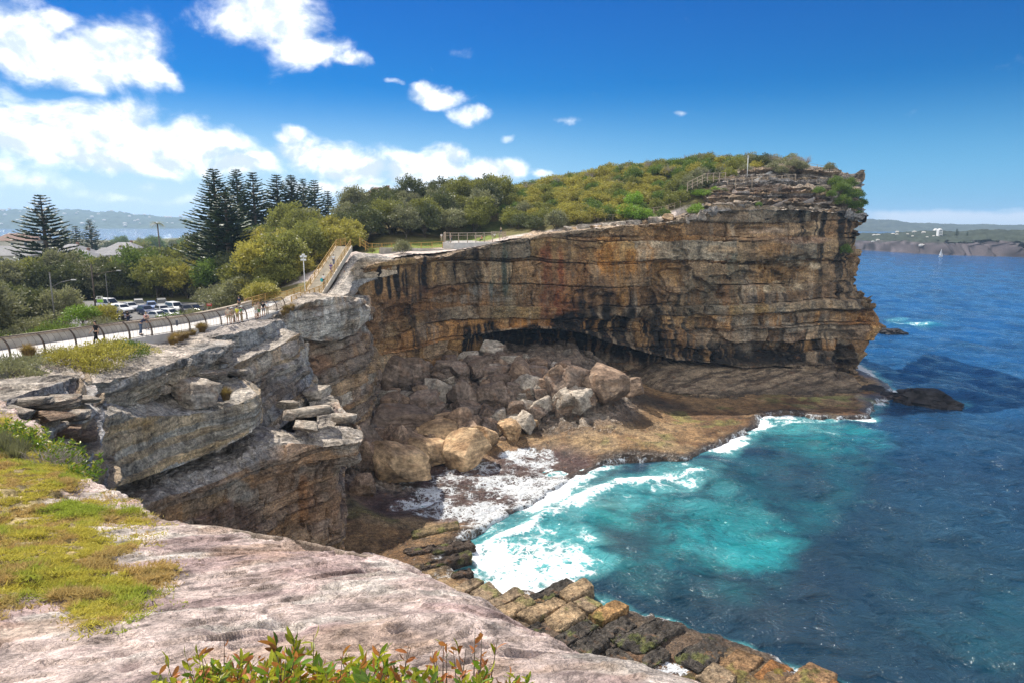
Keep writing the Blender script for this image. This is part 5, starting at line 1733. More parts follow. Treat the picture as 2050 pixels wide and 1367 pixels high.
def norfolk(seed, h, whorls, r_base):
    """tiers of upswept fronds round a straight tapered stem"""
    r = np.random.default_rng(seed)
    C, A, B, L, W = [], [], [], [], []
    mb = MB()
    mb.tube([(0, 0, -.5), (0, 0, h * .3), (0, 0, h * .7), (0, 0, h)], [h * .022, h * .017, h * .009, .03], 9)
    z = h * .10
    step = h * .9 / whorls
    k = 0
    while z < h - .1:
        u = (z - h * .1) / (h * .9)
        R_ = r_base * (1 - u) ** .8 * (.85 + .3 * r.random()) * (.62 + .38 * min(1, u / .12)) + .25
        nb = 6 if u < .85 else 5
        ph = r.random() * 6.28
        for b in range(nb):
            if r.random() < .09: continue
            a = ph + b * 6.283 / nb + r.normal() * .12
            RR = R_ * (.8 + .35 * r.random())
            dirh = np.array([math.cos(a), math.sin(a), 0])
            side = np.array([-math.sin(a), math.cos(a), 0])
            ts = np.linspace(0, 1, max(4, int(RR / .3) + 2))
            drop = -.05 * RR if u < .35 else 0.02 * RR
            pts = [dirh * RR * q + np.array([0, 0, z + drop * math.sin(q * 3.14) + RR * .30 * q ** 2.2]) for q in ts]
            mb.tube([tuple(p) for p in (pts[0], pts[len(pts) // 2], pts[-1])], [.05, .035, .012], 4, False)
            for q, p in zip(ts, pts):
                if q < .22: continue
                fl = (.34 + .36 * min(1, RR / 4)) * (1.15 - .55 * q)
                for sg in (-1, 1):
                    for m_ in range(3):
                        d = dirh * (.65 + .3 * r.random()) + side * sg * (.65 + .3 * r.random()) + np.array([0, 0, .30 + .35 * r.random()])
                        d /= np.linalg.norm(d)
                        ln = fl * (.8 + .5 * r.random()) * 1.35
                        C.append(p + d * ln * .5 + r.normal(size=3) * .03)
                        A.append(d)
                        v = np.cross(d, np.array([0, 0, 1.]) + r.normal(size=3) * .5)
                        B.append(v / np.linalg.norm(v))
                        L.append(ln)
                        W.append(ln * .36)
                d = dirh + np.array([0, 0, .55])
                d /= np.linalg.norm(d)
                C.append(p + d * fl * .5); A.append(d); v = side; B.append(v); L.append(fl * 1.2); W.append(fl * .34)
        z += step * (1.1 - .45 * u)
        k += 1
    V, Fs = quads(np.array(C), np.array(A), np.array(B), np.array(L), np.array(W))
    me = mesh_np('crown', V, Fs, False, None, dict(leaf_tone=np.repeat(r.random(len(Fs)), 4)))
    me.materials.append(M['pine'])
    return ('norfolk_pine', mb.mesh('trunk', M['bark']), me)


PR['pine'] = [norfolk(41, 24, 32, 5.6), norfolk(42, 20, 24, 5.4), norfolk(43, 17, 19, 4.8)]


def inside(x, y, poly):
    return bool(in_poly(np.array([[x, y]]), poly)[0])


PLACED = []


def scatter(poly, n, dmin, pick, label_of, cat, group, sc, seed, sz=(.9, 1.15), ok=None, sink=.0, nm=None):
    rr = random.Random(seed)
    poly = np.array(poly, float)
    x0, y0 = poly.min(0)
    x1, y1 = poly.max(0)
    pts, tries = [], 0
    while len(pts) < n and tries < n * 60:
        tries += 1
        x, y = rr.uniform(x0, x1), rr.uniform(y0, y1)
        if not inside(x, y, poly) or (ok and not ok(x, y)): continue
        if any((x - a) ** 2 + (y - b) ** 2 < dmin ** 2 for a, b in pts): continue
        if any((x - a) ** 2 + (y - b) ** 2 < d * d for a, b, d in PLACED): continue
        pts.append((x, y))
    hz = [gz(*p) for p in pts]
    for (x, y), h_ in zip(pts, hz):
        kind = pick(rr, x, y)
        s = rr.uniform(*sc)
        e_ = place(rr.choice(PR[kind]), (x, y, h_ - sink * s), s, label_of(kind), cat, group(kind) if callable(group) else group, rr.uniform(0, 6.28), True, rr.uniform(*sz))
        if nm and 'tree' not in kind: e_.name = nm
    return pts


HUE = {'olive': 'olive green', 'gold': 'golden', 'green': 'deep green', 'greyg': 'grey green', 'dark': 'dark green', 'lime': 'bright green'}
def hue(kind): return HUE[kind.split('_')[1]]


def xy(*l): return [PY(*q)[:2] for q in l]


# named trees first: they keep their room
def pine(px, py_top, Y, label, k, wide=1.2):
    t_ = PY(px, py_top, Y)
    g = gz(t_[0], t_[1])
    h = (24, 20, 17)[k]
    s = (t_[2] - g) / h
    e = place(PR['pine'][k], (t_[0], t_[1], g), s, label, 'pine tree', 'norfolk pines', random.uniform(0, 6.28))
    e.scale = (s * wide, s * wide, s)
    PLACED.append((t_[0], t_[1], 4.5))
    return e


pine(426, 337, 150, 'tallest norfolk pine, standing behind the car park before the cluster', 0, 1.5)
pine(449, 385, 142, 'dense norfolk pine leaning on the front of the tallest one', 1, 1.55)
pine(472, 338, 205, 'norfolk pine first behind the tallest one in the skyline cluster', 0)
pine(505, 345, 200, 'norfolk pine in the skyline cluster, second from the tallest one', 1, 1.2)
pine(553, 350, 210, 'broad norfolk pine in the middle of the skyline cluster', 1, 1.5)
pine(582, 350, 205, 'norfolk pine with a dense crown past the middle of the skyline cluster', 0, 1.5)
pine(606, 358, 215, 'slender norfolk pine near the hill end of the skyline cluster', 1)
pine(628, 360, 222, 'thin norfolk pine with a bare tip close to the hill', 2)
pine(655, 382, 230, 'small open norfolk pine last in the skyline cluster', 2, 1.2)
pine(80, 390, 168, 'isolated norfolk pine with open tiers above the houses', 1, 1.45)
pine(178, 440, 330, 'distant norfolk pine above the harbour shore', 1, 1.1)
pine(150, 452, 345, 'thin distant norfolk pine beside another above the harbour', 2)
pine(128, 455, 300, 'small norfolk pine close behind the isolated one', 1, 1.1)
# tall dark trees round the lawn
Wd = [[(690, 488, 142), (790, 486, 146), (900, 474, 156), (1010, 466, 166), (1010, 430, 185), (930, 425, 190), (830, 440, 185), (720, 445, 178), (670, 480, 160)]]
scatter(xy(*Wd[0]), 48, 3.2, lambda r, x, y: r.choice(['tree_dark', 'tree_olive', 'tree_dark', 'tree_greyg']), lambda k: hue(k) + ' tree in the dark stand behind the lookout lawn', 'tree', lambda k: hue(k) + ' trees behind the lawn', (.75, 1.15), 31)
# golden scrub beside the stairs
Wg = xy((500, 600, 96), (560, 612, 92), (640, 585, 104), (655, 545, 114), (690, 505, 128), (690, 470, 150), (600, 460, 165), (520, 470, 165), (480, 540, 130))
PATHCLR = lambda x, y: x < -34.5 or y > 122
scatter(Wg, 66, 2.5, lambda r, x, y: r.choice(['shrub_gold', 'shrub_gold', 'tree_gold', 'tree_gold', 'tree_olive']) if y > 108 else r.choice(['shrub_gold', 'shrub_gold', 'shrub_olive']), lambda k: hue(k) + (' tree' if 'tree' in k else ' shrub') + ' on the slope beside the timber stairs', 'shrub', lambda k: hue(k) + ' scrub beside the stairs', (.8, 1.15), 32, ok=PATHCLR, sink=.15, nm='slope_shrub')
# trees behind the car park
Wb = [(-118, 128), (-105, 150), (-80, 172), (-48, 172), (-46, 150), (-47, 136), (-56, 134), (-80, 141), (-97, 140)]
scatter(Wb, 60, 3.1, lambda r, x, y: r.choice(['tree_dark', 'tree_olive', 'tree_green', 'tree_greyg', 'tree_olive', 'tree_gold']), lambda k: hue(k) + ' tree in the belt behind the car park', 'tree', lambda k: hue(k) + ' trees behind the car park', (.85, 1.45), 33, sink=.5)
Wu = [(-104, 133), (-97, 139), (-80, 141.5), (-56, 135), (-47, 137), (-46, 141), (-60, 142), (-85, 148), (-108, 142)]
scatter(Wu, 34, 2.0, lambda r, x, y: r.choice(['shrub_greyg', 'shrub_dark', 'shrub_olive']), lambda k: hue(k) + ' shrub in the hedge at the back edge of the car park', 'shrub', lambda k: hue(k) + ' shrubs behind the cars', (.8, 1.25), 39, sink=.2, nm='hedge_shrub')
Wt = [(-170, 172), (-200, 260), (-250, 420), (-60, 420), (-40, 250), (-45, 178), (-80, 174), (-120, 155)]
scatter(Wt, 145, 5.4, lambda r, x, y: r.choice(['tree_dark', 'tree_olive', 'tree_green', 'tree_gold', 'tree_green']), lambda k: hue(k) + ' tree in the valley between the car park and the harbour', 'tree', lambda k: hue(k) + ' valley trees', (1.0, 1.8), 34, sink=.9)
for (px, Y, sc_) in [(30, 172, 1.2), (120, 178, 1.35), (150, 182, 1.4), (185, 176, 1.4), (215, 180, 1.5), (245, 185, 1.5), (275, 178, 1.5), (310, 182, 1.5), (5, 165, 1.2), (60, 158, 1.0)]:
    x_ = (px - 1025) / F * Y * 1.0
    k_ = random.choice(['tree_olive', 'tree_green', 'tree_dark'])
    place(random.choice(PR[k_]), (x_, Y, gz(x_, Y) - .8), sc_, hue(k_) + ' tree in the valley between the car park and the harbour', 'tree', hue(k_) + ' valley trees')
Wv = [(-250, 420), (-420, 700), (-120, 760), (-40, 420)]
scatter(Wv, 40, 15, lambda r, x, y: r.choice(['tree_dark', 'tree_olive', 'tree_green']), lambda k: hue(k) + ' tree on the flat beside the harbour', 'tree', lambda k: hue(k) + ' trees beside the harbour', (1.6, 2.6), 40, sink=.9)
# grey green bushes on the left below the path
Wl = [(-100, 62), (-104, 96), (-98, 120), (-84, 98), (-60, 92), (-50, 76), (-50, 62), (-56, 48), (-75, 45)]
scatter(Wl, 80, 2.4, lambda r, x, y: r.choice(['shrub_greyg', 'shrub_greyg', 'shrub_dark', 'shrub_olive']) if x > -62 else r.choice(['tree_dark', 'shrub_greyg', 'tree_greyg', 'shrub_dark']), lambda k: hue(k) + (' tree' if 'tree' in k else ' shrub') + ' in the thicket inland of the footpath', 'shrub', lambda k: hue(k) + ' thicket inland of the path', (.7, 1.1), 35, nm='thicket_shrub')
Wk = [(-62, 86), (-78, 86), (-94, 97), (-76, 99.5), (-60, 97)]
scatter(Wk, 26, 2.0, lambda r, x, y: r.choice(['tree_greyg', 'shrub_dark', 'tree_dark', 'shrub_green', 'shrub_greyg']), lambda k: hue(k) + (' tree' if 'tree' in k else ' shrub') + ' screening the near side of the car park', 'shrub', lambda k: hue(k) + ' shrubs on the near side of the car park', (.75, 1.15), 41, nm='screen_shrub', sink=.3)
# headland scrub
Wh = xy((1015, 470, 160), (1060, 462, 150), (1150, 452, 149), (1250, 443, 151), (1320, 437, 153), (1345, 425, 157), (1365, 405, 160), (1390, 392, 164), (1470, 372, 168), (1500, 358, 172), (1560, 345, 178), (1600, 335, 186), (1400, 312, 205), (1200, 335, 215), (1040, 372, 215), (1000, 400, 200), (1000, 440, 180))
LK = xy((880, 500, 138), (1015, 492, 143), (1012, 472, 158), (880, 478, 155))
def hillpick(r, x, y):
    n = float(fbm(np.array([[x * .06, y * .06, 0]]), 3, 77)[0])
    if n > .18: return r.choice(['shrub_gold', 'shrub_gold', 'shrub_olive', 'shrub_green'])
    if n < -.25: return r.choice(['shrub_olive', 'shrub_dark', 'shrub_greyg'])
    return r.choice(['shrub_olive', 'shrub_gold', 'shrub_greyg', 'shrub_olive', 'shrub_green'])
scatter(Wh, 270, 2.55, hillpick, lambda k: hue(k) + ' shrub in the dense scrub covering the headland', 'shrub', lambda k: hue(k) + ' scrub of the headland', (.8, 1.3), 36, sink=.2)
# singled out bushes
def bush(px, py, Y, kind, s, label, name=None, sz=1.0, cat='shrub'):
    p = PY(px, py, Y)
    e = place(random.choice(PR[kind]), tuple(p), s, label, cat, None, None, True, sz)
    if name: e.name = name
    return e


bush(1262, 447, 150, 'shrub_lime', 1.25, 'bright green rounded bush on the cliff edge below the scrub', sz=1.1)
bush(1290, 446, 150.5, 'shrub_lime', 1.0, 'smaller bright green bush touching the rounded one on the cliff edge')
bush(1268, 415, 157, 'shrub_lime', 1.0, 'bright green bush just behind the cliff-edge bush')
bush(1392, 438, 150, 'shrub_lime', .95, 'yellow green bush on the ledge near the pale boulders')
bush(1405, 398, 160, 'shrub_lime', 1.0, 'bright green bush below the hilltop timber fence', sz=.7)
bush(1440, 388, 163, 'shrub_lime', .9, 'flat bright green bush next to the hilltop fence foot', sz=.6)
bush(1330, 440, 150.5, 'shrub_green', .75, 'dark green bush between two bright bushes on the cliff edge')
bush(1690, 512, 152.5, 'shrub_green', .8, 'green bush growing out of the sheer cliff face')
bush(1518, 416, 150.2, 'shrub_green', .38, 'tiny green bush on the rim of the main cliff')
for (px, py, Y, s) in [(1672, 372, 162, .9), (1686, 384, 159, .9), (1700, 398, 158, .95), (1712, 418, 157, .8), (1690, 410, 156, .85), (1716, 436, 156.5, .7), (1700, 375, 165, .9), (1715, 395, 163, .8), (1664, 392, 157, .6), (1724, 410, 163, .7), (1640, 385, 156.5, .6)]:
    place(random.choice(PR['shrub_green']), tuple(PY(px, py + 6, Y)), s, 'deep green bush hanging over the seaward corner of the headland', 'shrub', 'bushes on the seaward corner')
for (px, py, Y, s) in [(1545, 350, 171, .9), (1585, 345, 170, 1.0), (1605, 345, 170, .8), (1565, 352, 168, .7), (1660, 345, 170, .7)]:
    place(random.choice(PR['shrub_greyg']), tuple(PY(px, py, Y)), s, 'grey green bush among the summit rocks', 'shrub', 'bushes on the summit rocks')
bush(805, 512, 124, 'shrub_greyg', .85, 'lone open bush on the bare rock platform before the lookout')
bush(745, 508, 119, 'shrub_olive', .3, 'tiny shrub at the foot of the low metal fence')
bush(165, 652, 88, 'shrub_lime', 1.0, 'bright green bush beside the road sign at the car park edge', sz=.9)
bush(208, 650, 90, 'shrub_gold', .95, 'rounded yellow green bush between the road sign and the footpath', sz=.9)
bush(530, 596, 92, 'shrub_gold', .95, 'flat-topped yellow bush by the start of the timber railing', sz=.7)
for (px, py, Y) in [(430, 600, 122), (455, 605, 112), (480, 604, 108), (410, 590, 126), (470, 590, 120), (500, 585, 118), (445, 588, 128)]:
    place(random.choice(PR['shrub_greyg']), tuple(PY(px, py, Y) * np.array([1, 1, 0]) + np.array([0, 0, gz(*PY(px, py, Y)[:2])])), random.uniform(1.0, 1.35), 'pale flowering shrub between the car park and the path', 'shrub', 'pale shrubs past the car park')
# low scrub along the path edges
for (px, py, Y, k, s, lb) in [(40, 745, 38, 0, 1.0, 'grey green low bush at the near end of the path fence'), (15, 760, 34, 0, .9, 'ragged low bush on the bank left of the stepped rock'), (110, 722, 42, 1, .8, 'tawny low bush under the third fence post'), (170, 728, 44, 1, 1.25, 'thick yellow tussock bush on the bank under the path fence'), (205, 722, 46, 1, 1.3, 'yellowish bush in the middle of the bank mound'), (245, 714, 49, 2, 1.15, 'greener bush on the far side of the bank mound'), (278, 712, 51, 1, .8, 'small dry bush at the far tip of the bank mound'), (185, 745, 43, 1, .9, 'straggling bush at the front of the bank mound')]:
    place(PR['low'][k], tuple(PY(px, py, Y) - np.array([0, 0, .1])), s, lb, 'bush', 'low bushes on the path bank', None, True, 1.3)
Wp = [(-36.3, 30), (-36, 60), (-35, 85), (-44, 90), (-48, 70), (-52, 50), (-50, 30)]
scatter(Wp, 34, 1.9, lambda r, x, y: 'low', lambda k: 'low heath bush on the verge inland of the footpath wall', 'bush', 'low heath bushes inland of the path', (.8, 1.3), 38, sz=(1, 1.6), nm='heath_bush')


def tuft(name, seed, n, h, spread, mat, lean=.7):
    r = np.random.default_rng(seed)
    a = r.random(n) * 6.283
    ln = h * (.6 + .5 * r.random(n))
    out = np.stack([np.cos(a), np.sin(a), np.zeros(n)], 1)
    b = out * (spread * .35 * r.random(n) ** .5)[:, None]
    k = lean * r.random(n)
    mid = b + out * (k * ln * .35)[:, None] + np.array([0, 0, 1]) * (ln * .6)[:, None]
    tip = b + out * (k * ln * .95)[:, None] + np.array([0, 0, 1]) * (ln * (1 - .3 * k))[:, None]
    sd2 = np.stack([-np.sin(a), np.cos(a), np.zeros(n)], 1) * (h * .02)
    V = np.stack([b - sd2, b + sd2, mid + sd2 * .7, mid - sd2 * .7, tip], 1).reshape(-1, 3)
    i = np.arange(n)[:, None] * 5
    Fq = np.concatenate([i + np.array([[0, 1, 2, 3]])])
    Ft = np.concatenate([i + np.array([[3, 2, 4, 4]])])
    me = bpy.data.meshes.new(name)
    fcs = [tuple(f) for f in Fq] + [tuple(f[:3]) for f in Ft]
    me.from_pydata([tuple(v) for v in V], [], fcs)
    me.materials.append(M[mat])
    return me


TU = [tuft('grass_tuft', 60 + k, 420, .95, .5, 'dry') for k in range(3)]
def put_tuft(px, py, Y, s, label, group=None):
    o = link('grass_tuft', random.choice(TU))
    o.location = PY(px, py, Y)
    o.scale = (s * 1.2, s * 1.2, s)
    o.rotation_euler = (0, 0, random.uniform(0, 6))
    return tag(o, label, 'grass tuft', group)


put_tuft(453, 800, 51, 1.15, 'spiky orange grass tuft growing beside the perched grey block')
for (px, py, Y, s) in [(352, 686, 56.5, 1.0), (362, 683, 58, 1.0), (372, 680, 59, .9), (385, 676, 61, .9), (404, 668, 63, 1.2), (407, 667, 64, 1.1), (345, 690, 55, .8), (57, 716, 41, 1.0), (62, 716, 42, .8)]:
    put_tuft(px, py, Y, s, 'dry orange grass tuft at the foot of the path fence', 'dry tufts at the fence')
for (px, py, Y, s) in [(575, 628, 80, 1.2), (585, 622, 82, 1.0), (568, 632, 79, .8)]:
    put_tuft(px, py, Y, s, 'tall rusty grass tuft on the pale rock by the timber railing', 'tufts by the railing')

# ---------- foreground turf and plants ----------
def ledge_pick(n, rr, w=None):
    m = (LEDGE['G'] if w is None else w).ravel()
    i = rr.choice(len(m), n, p=m / m.sum())
    return LEDGE['P'].reshape(-1, 3)[i]


rg = np.random.default_rng(3)
dist_w = (LEDGE['G'] * .8 + LEDGE['G2'] * .22) * (LEDGE['py'] > 700) * (LEDGE['py'] < 1350) * (LEDGE['px'] > -60)
B0 = ledge_pick(150000, rg, dist_w)
B0 = B0 + np.concatenate([rg.normal(size=(len(B0), 2)) * .03, np.zeros((len(B0), 1))], 1)
cl_ = fbm(B0 * .9, 4, 141)
cl2 = fbm(B0 * 4.0, 3, 142)
keep_ = cl2 + .7 * cl_ > -.55
B0, cl_, cl2 = B0[keep_], cl_[keep_], cl2[keep_]
n = len(B0)
hgt = (.028 + .045 * rg.random(n)) * (1 + .7 * np.clip(cl_, -.5, 1)) * (1 + .5 * np.clip(cl2, -.6, 1))
d = unit(rg.normal(size=(n, 3)) * np.array([1, 1, .3]) + np.array([0, 0, .75]))
sd2 = unit(np.cross(d, rg.normal(size=(n, 3))))
wd = .007 + .007 * rg.random(n)
V = np.stack([B0 - sd2 * wd[:, None], B0 + sd2 * wd[:, None], B0 + d * hgt[:, None] * 1.6], 1).reshape(-1, 3)
gcol = np.tile(np.array((.52, .46, .085)), (n, 1))
gcol = lerp(gcol, np.array((.34, .40, .06)), sstep(-.1, .5, cl_)[:, None])
gcol = lerp(gcol, np.array((.50, .34, .15)), (sstep(.05, .45, fbm(B0 * 1.4 + 5, 4, 143)) * .8)[:, None])
gcol *= (.7 + .6 * rg.random(n))[:, None]
me = mesh_np('grass', V, np.arange(3 * n).reshape(n, 3), False, np.repeat(gcol, 3, 0))
m, t, out = new_mat('ledge_turf')
c_ = t.attr('tint', 'Color')
t.put(out.inputs[0], t.n('MixShader', {0: .35, 1: t.n('BsdfPrincipled', {'Base Color': c_, 'Roughness': .7, 'Specular IOR Level': .2}), 2: t.n('BsdfTranslucent', {'Color': c_})}))
tag(link('grass', me, m), 'short yellow green turf on the pink ledge', 'grass', None, 'stuff')


def leafy(seed, n, L, h, spread, mats, stems, curl=.25, asp=.33):
    """stems carrying curved blade leaves; returns stem mesh, foliage mesh"""
    rr = random.Random(seed)
    mb = MB()
    V, Fs, mi = [], [], []
    for s in range(stems):
        a = rr.uniform(0, 6.28)
        R_ = spread * rr.random() ** .6
        b = Vector((math.cos(a) * R_ * .35, math.sin(a) * R_ * .35, -.25))
        hh = h * rr.uniform(.6, 1.1)
        tip = Vector((math.cos(a) * R_, math.sin(a) * R_, hh))
        mid = b.lerp(tip, .5) + Vector((rr.uniform(-.04, .04), rr.uniform(-.04, .04), .05))
        mb.tube([b, mid, tip], [.006, .0045, .0015], 5)
        for q in range(n):
            u = rr.uniform(.35, 1.0)
            p = b.lerp(mid, u * 2) if u < .5 else mid.lerp(tip, u * 2 - 1)
            th = rr.uniform(0, 6.28)
            d = Vector((math.cos(th), math.sin(th), rr.uniform(.3, 1.5))).normalized()
            side = d.cross(Vector((rr.uniform(-1, 1), rr.uniform(-1, 1), rr.uniform(-1, 1)))).normalized()
            nr = d.cross(side)
            ln = L * rr.uniform(.65, 1.2)
            o_ = len(V)
            for k, (x, w) in enumerate(((0, .12), (.3, .8), (.6, 1.0), (.85, .6), (1, .05))):
                cpt = p + d * ln * x - nr * ln * curl * x * x
                for sg in (-1, 0, 1):
                    V.append(cpt + side * sg * ln * asp * .5 * w + nr * (abs(sg) * ln * .05 * w))
            for k in range(4):
                for j in range(2):
                    i0 = o_ + k * 3 + j
                    Fs.append((i0, i0 + 1, i0 + 4, i0 + 3))
                    mi.append(0)
            m_ = rr.choices(range(len(mats)), [x[1] for x in mats])[0]
            mi[-8:] = [m_] * 8
    me = mesh_np('foliage', np.array([v[:] for v in V]), np.array(Fs), True, None, None, mi)
    for x, _ in mats: me.materials.append(M[x])
    me.attributes.new('leaf_tone', 'FLOAT', 'POINT').data.foreach_set('value', np.repeat(np.random.default_rng(seed).random(len(V) // 15), 15).astype(np.float32))
    return mb.mesh('stem', M['bark']), me


M['fleaf'] = leaf_mat('thick_green_leaf', (.12, .22, .018), trans=.3, rough=.35)
M['yleaf'] = leaf_mat('yellow_green_leaf', (.36, .38, .03), trans=.35, rough=.4)
M['rleaf'] = leaf_mat('rusty_leaf', (.42, .15, .05), trans=.3, rough=.5)
def fore_plant(px, py, Y, args, label, rz=0, s=1.0, group='plants at the camera side of the ledge', name='leafy_shrub', cat='plant'):
    p = PY(px, py, Y)
    e = empty(name, tuple(p), rz)
    e.scale = (s, s, s)
    tag(e, label, cat, group)
    st, fo_ = leafy(*args)
    link('stem', st, None, e)
    link('foliage', fo_, None, e)
    return e


GY = [('fleaf', 3), ('yleaf', 5), ('rleaf', 2)]
RU = [('rleaf', 6), ('yleaf', 2), ('fleaf', 1)]
for i, (px, py, s, mats, lb) in enumerate([
        (400, 1445, .72, GY, 'green leafy shrub at the left end of the bottom plants'), (455, 1450, .8, GY, 'yellow green leafy shrub second from the left at the bottom'), (520, 1460, .95, GY, 'thick green leafy shrub in the middle of the left clump'), (575, 1455, 1.0, GY, 'tall glossy leafy shrub in the left clump of bottom plants'),
        (640, 1462, .9, GY, 'low green leafy shrub between the two bottom clumps'), (700, 1452, .9, GY, 'leafy shrub with upright blades in the central bottom clump'), (755, 1455, .85, GY, 'mixed green and rusty shrub in the central bottom clump'), (830, 1470, .8, GY, 'sparse green shrub at the low point of the bottom plants'), (985, 1470, .75, GY, 'green rusty shrub at the right end of the bottom plants')]):
    fore_plant(px, py + 28, 2.9 + .12 * (i % 3), (900 + i, 17, .085, .40, .24, mats, 14), lb, i * 1.3, s)
for i, (px, py, s) in enumerate([(385, 1425, .7), (425, 1430, .75), (480, 1432, .75), (540, 1430, .8), (600, 1435, .75), (660, 1438, .8), (725, 1430, .8), (790, 1438, .75), (860, 1445, .65), (905, 1440, .65), (945, 1440, .7), (1010, 1440, .65)]):
    fore_plant(px, py, 2.55 + .1 * (i % 3), (1100 + i, 15, .08, .30, .22, GY, 13), 'low leafy sprawl of green, yellow and rusty blades along the bottom edge', i * 1.7, s * .95, 'low leafy plants along the bottom edge', 'leafy_shrub')
for i, (px, py, h, lb) in enumerate([(430, 1420, .34, 'rusty twig plant rising from the left bottom clump'), (500, 1420, .30, 'bronze twig plant behind the thick green shrub'), (780, 1425, .36, 'rust-coloured twig plant right of the central clump'), (900, 1430, .52, 'tall dry twig plant with hanging rusty leaves'), (950, 1430, .50, 'second dry twig plant beside the tall rusty one'), (1000, 1425, .25, 'small rusty sprig at the far right of the bottom plants')]):
    fore_plant(px, py + 18, 3.2, (950 + i, 10, .055, h * 1.1, .15, RU, 8, .35, .36), lb, i, 1.0, 'dry twig plants at the bottom', 'twig_plant')
# creeper along the rim of the ledge, dead shrub, reeds
CRW = [(15, 868), (45, 880), (75, 893), (100, 905), (125, 918), (148, 932), (162, 948), (168, 962), (60, 878), (110, 905), (140, 922), (30, 862)]
for i, (px, py) in enumerate(CRW):
    st, fo_ = leafy(1000 + i, 16, .10, .42, .38, [('fleaf', 5), ('yleaf', 2)], 14)
    p = PZ(px, py + 12, 27.95)
    e = empty('leafy_shrub', tuple(p), i)
    e.scale = (1.5, 1.5, 1.3)
    tag(e, 'bright green creeping shrub along the rim of the grassy ledge', 'plant', 'creeping shrubs on the ledge rim')
    link('stem', st, None, e)
    link('foliage', fo_, None, e)
def dead_shrub(seed):
    rr = random.Random(seed)
    mb = MB()
    for k in range(90):
        a, b = rr.uniform(0, 6.28), rr.uniform(.3, 1.3)
        p = Vector((0, 0, 0))
        d = Vector((math.cos(a), math.sin(a), b)).normalized()
        pts = [p]
        for q in range(4):
            p = p + d * rr.uniform(.12, .22)
            d = (d + Vector((rr.uniform(-.5, .5), rr.uniform(-.5, .5), rr.uniform(-.3, .3)))).normalized()
            pts.append(p)
            if rr.random() < .8:
                e_ = p + (d + Vector((rr.uniform(-1, 1), rr.uniform(-1, 1), rr.uniform(-.3, .8)))).normalized() * rr.uniform(.1, .25)
                mb.tube([p, e_], [.006, .002], 3, False)
        mb.tube(pts, [.012, .009, .007, .005, .003], 4, False)
    return mb.mesh('dead_shrub', M['deadtwig'])
for i, (px, py, s, lb) in enumerate([(95, 945, 1.2, 'pale dead shrub of tangled twigs behind the creeper'), (125, 950, .95, 'smaller pale dead shrub next to the creeper'), (65, 935, .8, 'low tangle of dead twigs by the reeds')]):
    o = link('dead_shrub', dead_shrub(70 + i))
    o.location = PZ(px, py, 28.0)
    o.scale = (s, s, s * .9)
    tag(o, lb, 'shrub', 'dead shrubs')
DS = [dead_shrub(80 + k) for k in range(3)]
for (px, py, Y) in [(1485, 330, 186), (1500, 326, 184), (1545, 330, 180), (1556, 328, 180), (1588, 330, 178), (1600, 331, 178), (1612, 332, 178), (1440, 330, 190), (1380, 330, 190), (1300, 340, 190), (1250, 350, 190), (1180, 362, 190), (1120, 372, 190), (1060, 385, 190), (1340, 350, 180), (1230, 380, 178), (1410, 360, 172), (1140, 400, 178)]:
    o = link('dead_shrub', random.choice(DS))
    o.location = PY(px, py - 2, Y)
    s_ = random.uniform(2.6, 4.2)
    o.scale = (s_ * .8, s_ * .8, s_)
    o.rotation_euler = (0, 0, random.uniform(0, 6))
    tag(o, 'bare grey twiggy shrub sticking out of the headland scrub', 'shrub', 'dead shrubs in the headland scrub')
TG = [tuft('reed_tuft', 90 + k, 380, .9, .5, 'greyg', .45) for k in range(2)]
for i, (px, py, s) in enumerate([(15, 935, 1.1), (35, 945, 1.0), (5, 915, 1.0), (45, 925, .9)]):
    o = link('reed_tuft', TG[i % 2])
    o.location = PZ(px, py, 27.95)
    o.scale = (s, s, s)
    tag(o, 'tall grey green reed tuft at the inland end of the ledge', 'grass tuft', 'reed tufts on the ledge')
# ---------- fences, walls, stairs ----------
M['bronze'] = plain('dark_bronze_metal', (.105, .075, .055), .5, .4, .25, 3)
M['wire'] = plain('thin_dark_steel', (.13, .11, .095), .5, .5, .2, 3)
M['timber'] = plain('golden_timber', (.46, .285, .09), .75, 0, .3, 4, .2, .2)
M['greytimber'] = plain('weathered_timber', (.40, .32, .24), .85, 0, .3, 4, .2, .2)
M['wallc'] = plain('weathered_concrete', (.46, .42, .36), .9, 0, .25, 1.2, .3, .2)
M['coping'] = plain('brown_coping', (.33, .26, .19), .8, 0, .25, 2)
M['galv'] = plain('galvanised_steel', (.42, .42, .41), .45, .6, .15, 3)


def pts_along(P, step):
    P = np.array(P, float)
    s = np.concatenate([[0], np.cumsum(np.linalg.norm(np.diff(P, axis=0), axis=1))])
    n = max(1, int(round(s[-1] / step)))
    q = np.linspace(0, s[-1], n + 1)
    return np.stack([np.interp(q, s, P[:, k]) for k in range(3)], 1), s[-1]


# the curved safety fence on the cliff side of the footpath
fen = empty('safety_fence', tuple(pr[20]))
tag(fen, 'dark metal safety fence with inward curving posts along the cliff side of the footpath', 'fence')
o0 = np.array(fen.location)
run = pr[12:126]
ps, Lf = pts_along(run, 2.75)
prof_ = [(0, 0), (.02, .35), (-.02, .7), (-.14, 1.0), (-.34, 1.26), (-.48, 1.36)]      # (out, up)


def fence_pt(p, l, a, b): return p + l * (-a - .02) + np.array([0, 0, b])


def left_of(P):
    tg = np.gradient(P, axis=0)
    tg /= np.linalg.norm(tg[:, :2], axis=1, keepdims=True)
    return np.stack([-tg[:, 1], tg[:, 0], np.zeros(len(tg))], 1)


